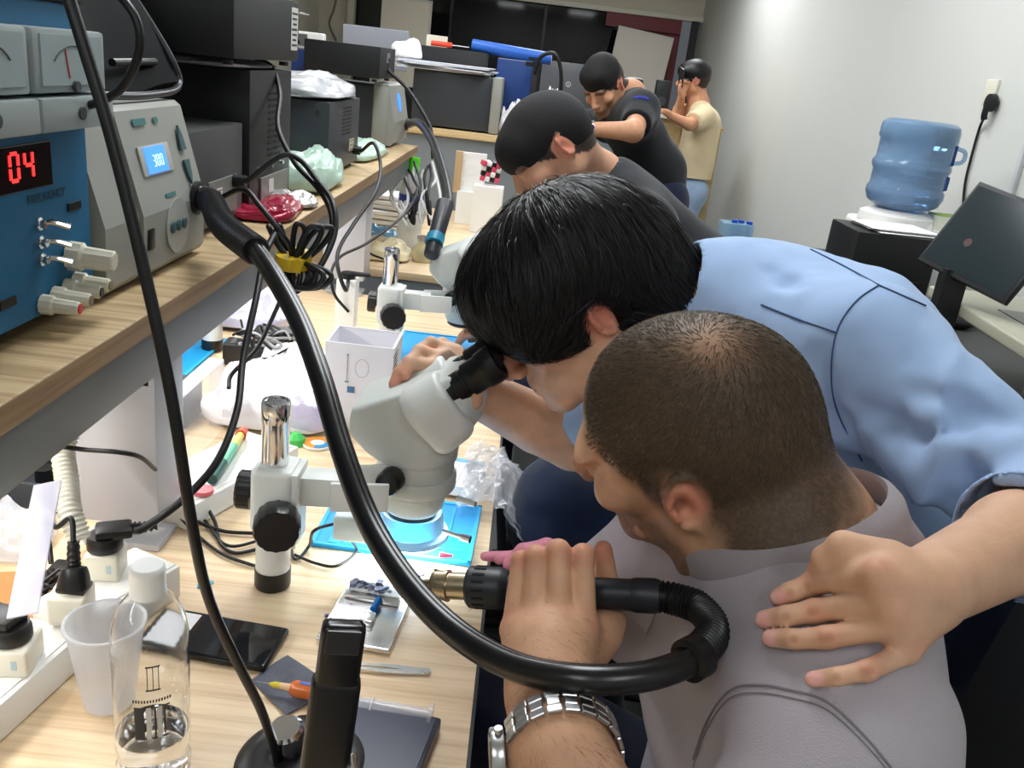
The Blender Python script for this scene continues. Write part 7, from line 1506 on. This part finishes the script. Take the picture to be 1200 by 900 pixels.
# black tray with papers before the dispenser
bx = thing('desktop_printer', 'black desktop printer with loose papers lying on it, before the water dispenser', 'printer', (1.20, 2.80, DZ)); P1, P2 = ony(1000, 268, 2.78), ony(1092, 292, 2.78); tz_ = float(P1[2]); cx_ = (P1[0] + P2[0]) / 2
MB().box((cx_, 2.86, (DZ + tz_) / 2), (P2[0] - P1[0], .26, tz_ - DZ), bev=.008).build('case', blk, bx, True); MB().box((cx_ + .02, 2.728, DZ + (tz_ - DZ) * .45), ((P2[0] - P1[0]) * .7, .01, .05), bev=.002).build('slot', plk, bx, True)
sheets('loose white sheets on the black printer', (cx_ + .02, 2.86, tz_ + .001), 4, .22, .19, .003, 6, paper)
tag(crumple(cx_ + .17, 2.86, tz_ - .0, .09, .10, .09, seed=51).build('plastic_bag', wf), 'crumpled white bag between the papers and the monitor', 'plastic bag') if False else tag(crumple(cx_ + .20, 2.95, DZ, .13, .13, .20, seed=51, amp=.3).build('plastic_bag', wf), 'tall crumpled white bag standing between the printer and the dark monitor', 'plastic bag')
simple('carton', 'small green and white carton behind the tall white bag', 'box', ony(1108, 262, 3.05) * V(1, 1, 0) + V(0, 0, DZ), (.10, .09, .34), M('carton_pale', lin(226, 230, 214), .6), extra=lid(M('carton_green', lin(150, 190, 90), .6)))
simple('storage_box', 'small dark red box on the bench below the printer papers', 'box', ony(1085, 325, 2.5) * V(1, 1, 0) + V(0, 0, DZ), (.12, .10, .14), M('box_maroon', lin(110, 20, 30), .5), extra=lid(plk))
# dark monitor, tilted
mo = thing('monitor', 'dark flat monitor with faint orange mark, standing on the right bench', 'monitor', ony(1150, 330, 2.3) * V(1, 1, 0) + V(0, 0, DZ)); TL, BL, TR = ony(1150, 214, 2.34), ony(1100, 318, 2.26), ony(1262, 258, 2.10); ux = TR - TL; Wm = np.linalg.norm(ux); ux /= Wm; uz = TL - BL; uz -= ux * (uz @ ux); Hm = np.linalg.norm(uz); uz /= Hm; Rm = np.array([ux, np.cross(uz, ux), uz]).T; cm_ = TL + ux * Wm / 2 - uz * Hm / 2
MB().box(cm_, (Wm, .022, Hm), R=Rm, bev=.005).build('frame', blk, mo, True); MB().box(cm_ - Rm[:, 1] * .0115, (Wm * .94, .001, Hm * .90), R=Rm).build('screen', M('screen_dark', lin(24, 40, 46), .18, spec=.6), mo, True)
MB().lathe([(0, 0), (.011, 0), (.011, .0006), (0, .0006)], cm_ - Rm[:, 1] * .0122 + ux * Wm * -.17 + uz * Hm * -.12, -Rm[:, 1], 24).build('orange_mark', M('mark_orange', lin(74, 44, 36), .5), mo, True)
fl = cm_ - uz * Hm / 2; MB().box((fl[0], fl[1] + .04, (fl[2] + DZ) / 2), (.06, .04, max(.04, fl[2] - DZ) + .05)).build('stand', blk, mo, True); MB().box((fl[0], fl[1] + .03, DZ + .006), (.22, .16, .012), bev=.004).build('foot', blk, mo, True)
# beige desk instrument with a sunken screen and stepped back
bd = thing('bench_instrument', 'beige slanted instrument with a sunken screen at the right picture edge', 'instrument', (0, 0, 0)); ZT = .955; A_, B_, C_ = onz(1089, 334, ZT), onz(1212, 410, ZT), onz(1168, 316, ZT)
ub = B_ - A_; Lb = np.linalg.norm(ub); ub /= Lb; vb = C_ - A_; vb -= ub * (vb @ ub); Wb = np.linalg.norm(vb); vb /= Wb; Rb = np.array([ub, vb, np.cross(ub, vb)]).T; bd.location = Vector([float(a) for a in (A_ + B_) / 2 * V(1, 1, 0)]) + Vector((0, 0, DZ)); bd.matrix_basis = Matrix.Translation(bd.location)
bg = M('instrument_beige', lin(176, 174, 156), .45); LT = Lb * 1.0; pb_ = lambda u, v, z: A_ + ub * u + vb * v + V(0, 0, z); W2 = Wb * 1.25
MB().box(pb_(LT / 2, W2 / 2, -.016), (LT, W2, .032), R=Rb, bev=.006, seg=3).build('base', bg, bd, True); MB().box(pb_(Lb * .58, Wb * .45, .001), (Lb * .42, Wb * .42, .003), R=Rb, bev=.001).build('screen', M('screen_greygreen', lin(104, 106, 98), .3), bd, True); MB().box(pb_(Lb * .62, Wb * .76, .003), (Lb * .55, Wb * .06, .006), R=Rb, bev=.002).build('light_ridge', white, bd, True)
for k in range(3): MB().box(pb_(Lb * .35 + LT * .2, Wb * (.95 + .12 * k), .010 + .022 * k), (LT * .55, Wb * .18, .05 + .03 * k), R=Rb, bev=.006).build('ridge', bg, bd, True)
mb = MB()
for k in range(4): mb.box(pb_(Lb * .86 + (k % 2) * .03, Wb * .35 - (k // 2) * .02, .001), (.016, .007, .001), R=Rb)
mb.build('markings', ink, bd, True); Lp = pb_(LT * .5, W2 * .5, 0); MB().box((Lp[0], Lp[1], (DZ + ZT - .03) / 2), (.08, .08, ZT - .03 - DZ)).build('pedestal', bg, bd, True)
kb = thing('keyboard', 'black keyboard pushed in beneath the beige instrument', 'keyboard', onz(1105, 372, DZ)); MB().box((0, 0, .012), (.40, .15, .022), bev=.006, R=rotm(0, 0, -.3)).build('body', blk, kb); mb = MB()
for i in range(12):
    for j in range(4): mb.box(rotm(0, 0, -.3) @ V(-.17 + i * .031, -.05 + j * .03, .0255), (.026, .025, .006), R=rotm(0, 0, -.3), bev=.001)
mb.build('keys', dgm, kb)
ms = thing('mouse', 'black computer mouse beside the keyboard on the right bench', 'mouse', onz(1122, 378, DZ + .02)); MB().ball((0, 0, .0), (.055, .032, .022)).build('body', blk, ms); MB().cyl((.02, -.005, .02), (.02, .005, .02), .006, n=12).build('wheel', dgm, ms)
cable('thin black lead trailing from the mouse over the bench edge', [onz(1128, 382, DZ + .01), onz(1150, 380, DZ + .004), onz(1168, 385, DZ + .004), onz(1185, 400, DZ + .004)], .003)
# near drawer cabinet
dc = thing('drawer_cabinet', 'grey metal drawer cabinet with curved pull handles at the lower right', 'cabinet', (1.02, .98, 0)); drg = M('drawer_grey', lin(104, 108, 106), .42, metal=.1); X0 = .80
MB().box((1.075, .93, .385), (.53, 1.42, .75), bev=.004).build('body', drg, dc, True)
for i, (ya, yb) in enumerate(((.24, .69), (.70, 1.15), (1.16, 1.61))):
    for j, (za, zb_) in enumerate(((.02, .25), (.26, .46), (.47, .605), (.612, .748))):
        d = MB().box((X0 + .005, (ya + yb) / 2, (za + zb_) / 2), (.016, yb - ya - .004, zb_ - za - .006), bev=.002).build('drawer', drg, dc, True)
        h = MB(); yc = (ya + yb) / 2; zc = zb_ - .045; h.tube([V(X0 - .002, yc - .065, zc), V(X0 - .020, yc - .055, zc), V(X0 - .026, yc, zc - .002), V(X0 - .020, yc + .055, zc), V(X0 - .002, yc + .065, zc)], .007, 12); ho = h.build('handle', M('handle_grey', lin(170, 174, 174), .35), None); ho.parent = d
        ho.matrix_parent_inverse = Matrix.Identity(4); ho.location = Vector((0, 0, 0)) - Vector(dc.location)
MB().box((1.075, .93, .771), (.55, 1.44, .020), bev=.003).build('top', drg, dc, True)
# wall socket, plug, lead, blue packs
so = onx(1163, 108, WX); t = thing('wall_socket', 'cream wall socket high on the right wall', 'wall socket', so); MB().box((-.006, 0, 0), (.012, .085, .085), bev=.003).build('plate', offw, t)
pl2 = onx(1159, 120, WX - .03); t = thing('plug', 'round black plug pushed into the wall socket on the right wall', 'plug', pl2); MB().lathe([(0, 0), (.028, 0), (.032, .006), (.030, .024), (0, .028)], (.02, 0, 0), (-1, 0, 0), 28).build('plug_body', plk2, t); MB().tube([V(-.004, 0, -.02), V(-.004, 0, -.045), V(0, 0, -.06)], .011, 12).build('strain_relief', rub, t)
cable('thin black lead running down the right wall from the plug', [pl2 + V(0, 0, -.05), onx(1148, 150, WX - .01), onx(1138, 185, WX - .01), onx(1131, 215, WX - .01), onx(1128, 248, WX - .01), onx(1127, 275, WX - .012)], .005)
bpk = ony(862, 268, 4.7); t = thing('bottle_pack', 'blue and clear pack of small bottles beyond the blue shirt, by the wall', 'pack', bpk * V(1, 1, 0)); MB().box((bpk[0], bpk[1], bpk[2] - .03), (.17, .12, .13), bev=.01).build('film', M('pack_film', lin(150, 190, 215), .2, alpha=.6), t, True)
for k in range(3): MB().cyl((bpk[0] - .02 + k * .04, bpk[1] - .03 + .02 * (k % 2), bpk[2] - .05), (bpk[0] - .02 + k * .04, bpk[1] - .03 + .02 * (k % 2), bpk[2] + .05), .016, n=16).build('bottle', M('bottle_cobalt', lin(30, 80, 190), .3), t, True)
MB().box((bpk[0], bpk[1], (bpk[2] - .10) / 2), (.24, .2, bpk[2] - .10)).build('stand', gryb, t, True)
# black stool backs and seats under the men
def chair(label, x, y, ang, h=.46, back=True):
    t = thing('office_chair', label, 'chair', (x, y, 0), rz=ang); MB().lathe([(0, 0), (.02, 0), (.02, h - .06), (0, h - .06)], (0, 0, .04), n=20).build('column', plk, t); MB().box((0, 0, h - .035), (.44, .44, .06), bev=.025, seg=4).build('seat', M('chair_cloth', (.006, .006, .007), .85, sheen=.2), t)
    for k in range(5):
        a = 2 * PI * k / 5; MB().tube([V(0, 0, .08), V(.15 * math.cos(a), .15 * math.sin(a), .07), V(.28 * math.cos(a), .28 * math.sin(a), .055)], .015, 10).build('foot_arm', plk, t); MB().ball((.28 * math.cos(a), .28 * math.sin(a), .028), (.03, .03, .028)).build('castor', plk, t)
    if back:
        MB().sheet(lambda u, v: (.235 + .05 * (1 - (2 * u - 1) ** 2) + .05 * v, (u - .5) * .42 * (1 - .25 * max(0, v - .5) ** 1.5), h + .06 + .46 * v), 18, 14, thick=.035).build('backrest', MATS['chair_cloth'], t); MB().tube([V(.05, 0, h - .07), V(.24, 0, h - .07), V(.33, 0, h + .02), V(.33, 0, h + .18)], .018, 12).build('back_bar', plk, t)
    return t
chair('black office chair under the seated man in grey, its curved back at his right', .285, .68, -.22)
chair('black low stool pushed in at the bench edge beyond the standing man', .26, 1.66, 0, .60, False)
chair('black stool chair under the man with the bowed head', .47, 2.11, 0, .42, False)
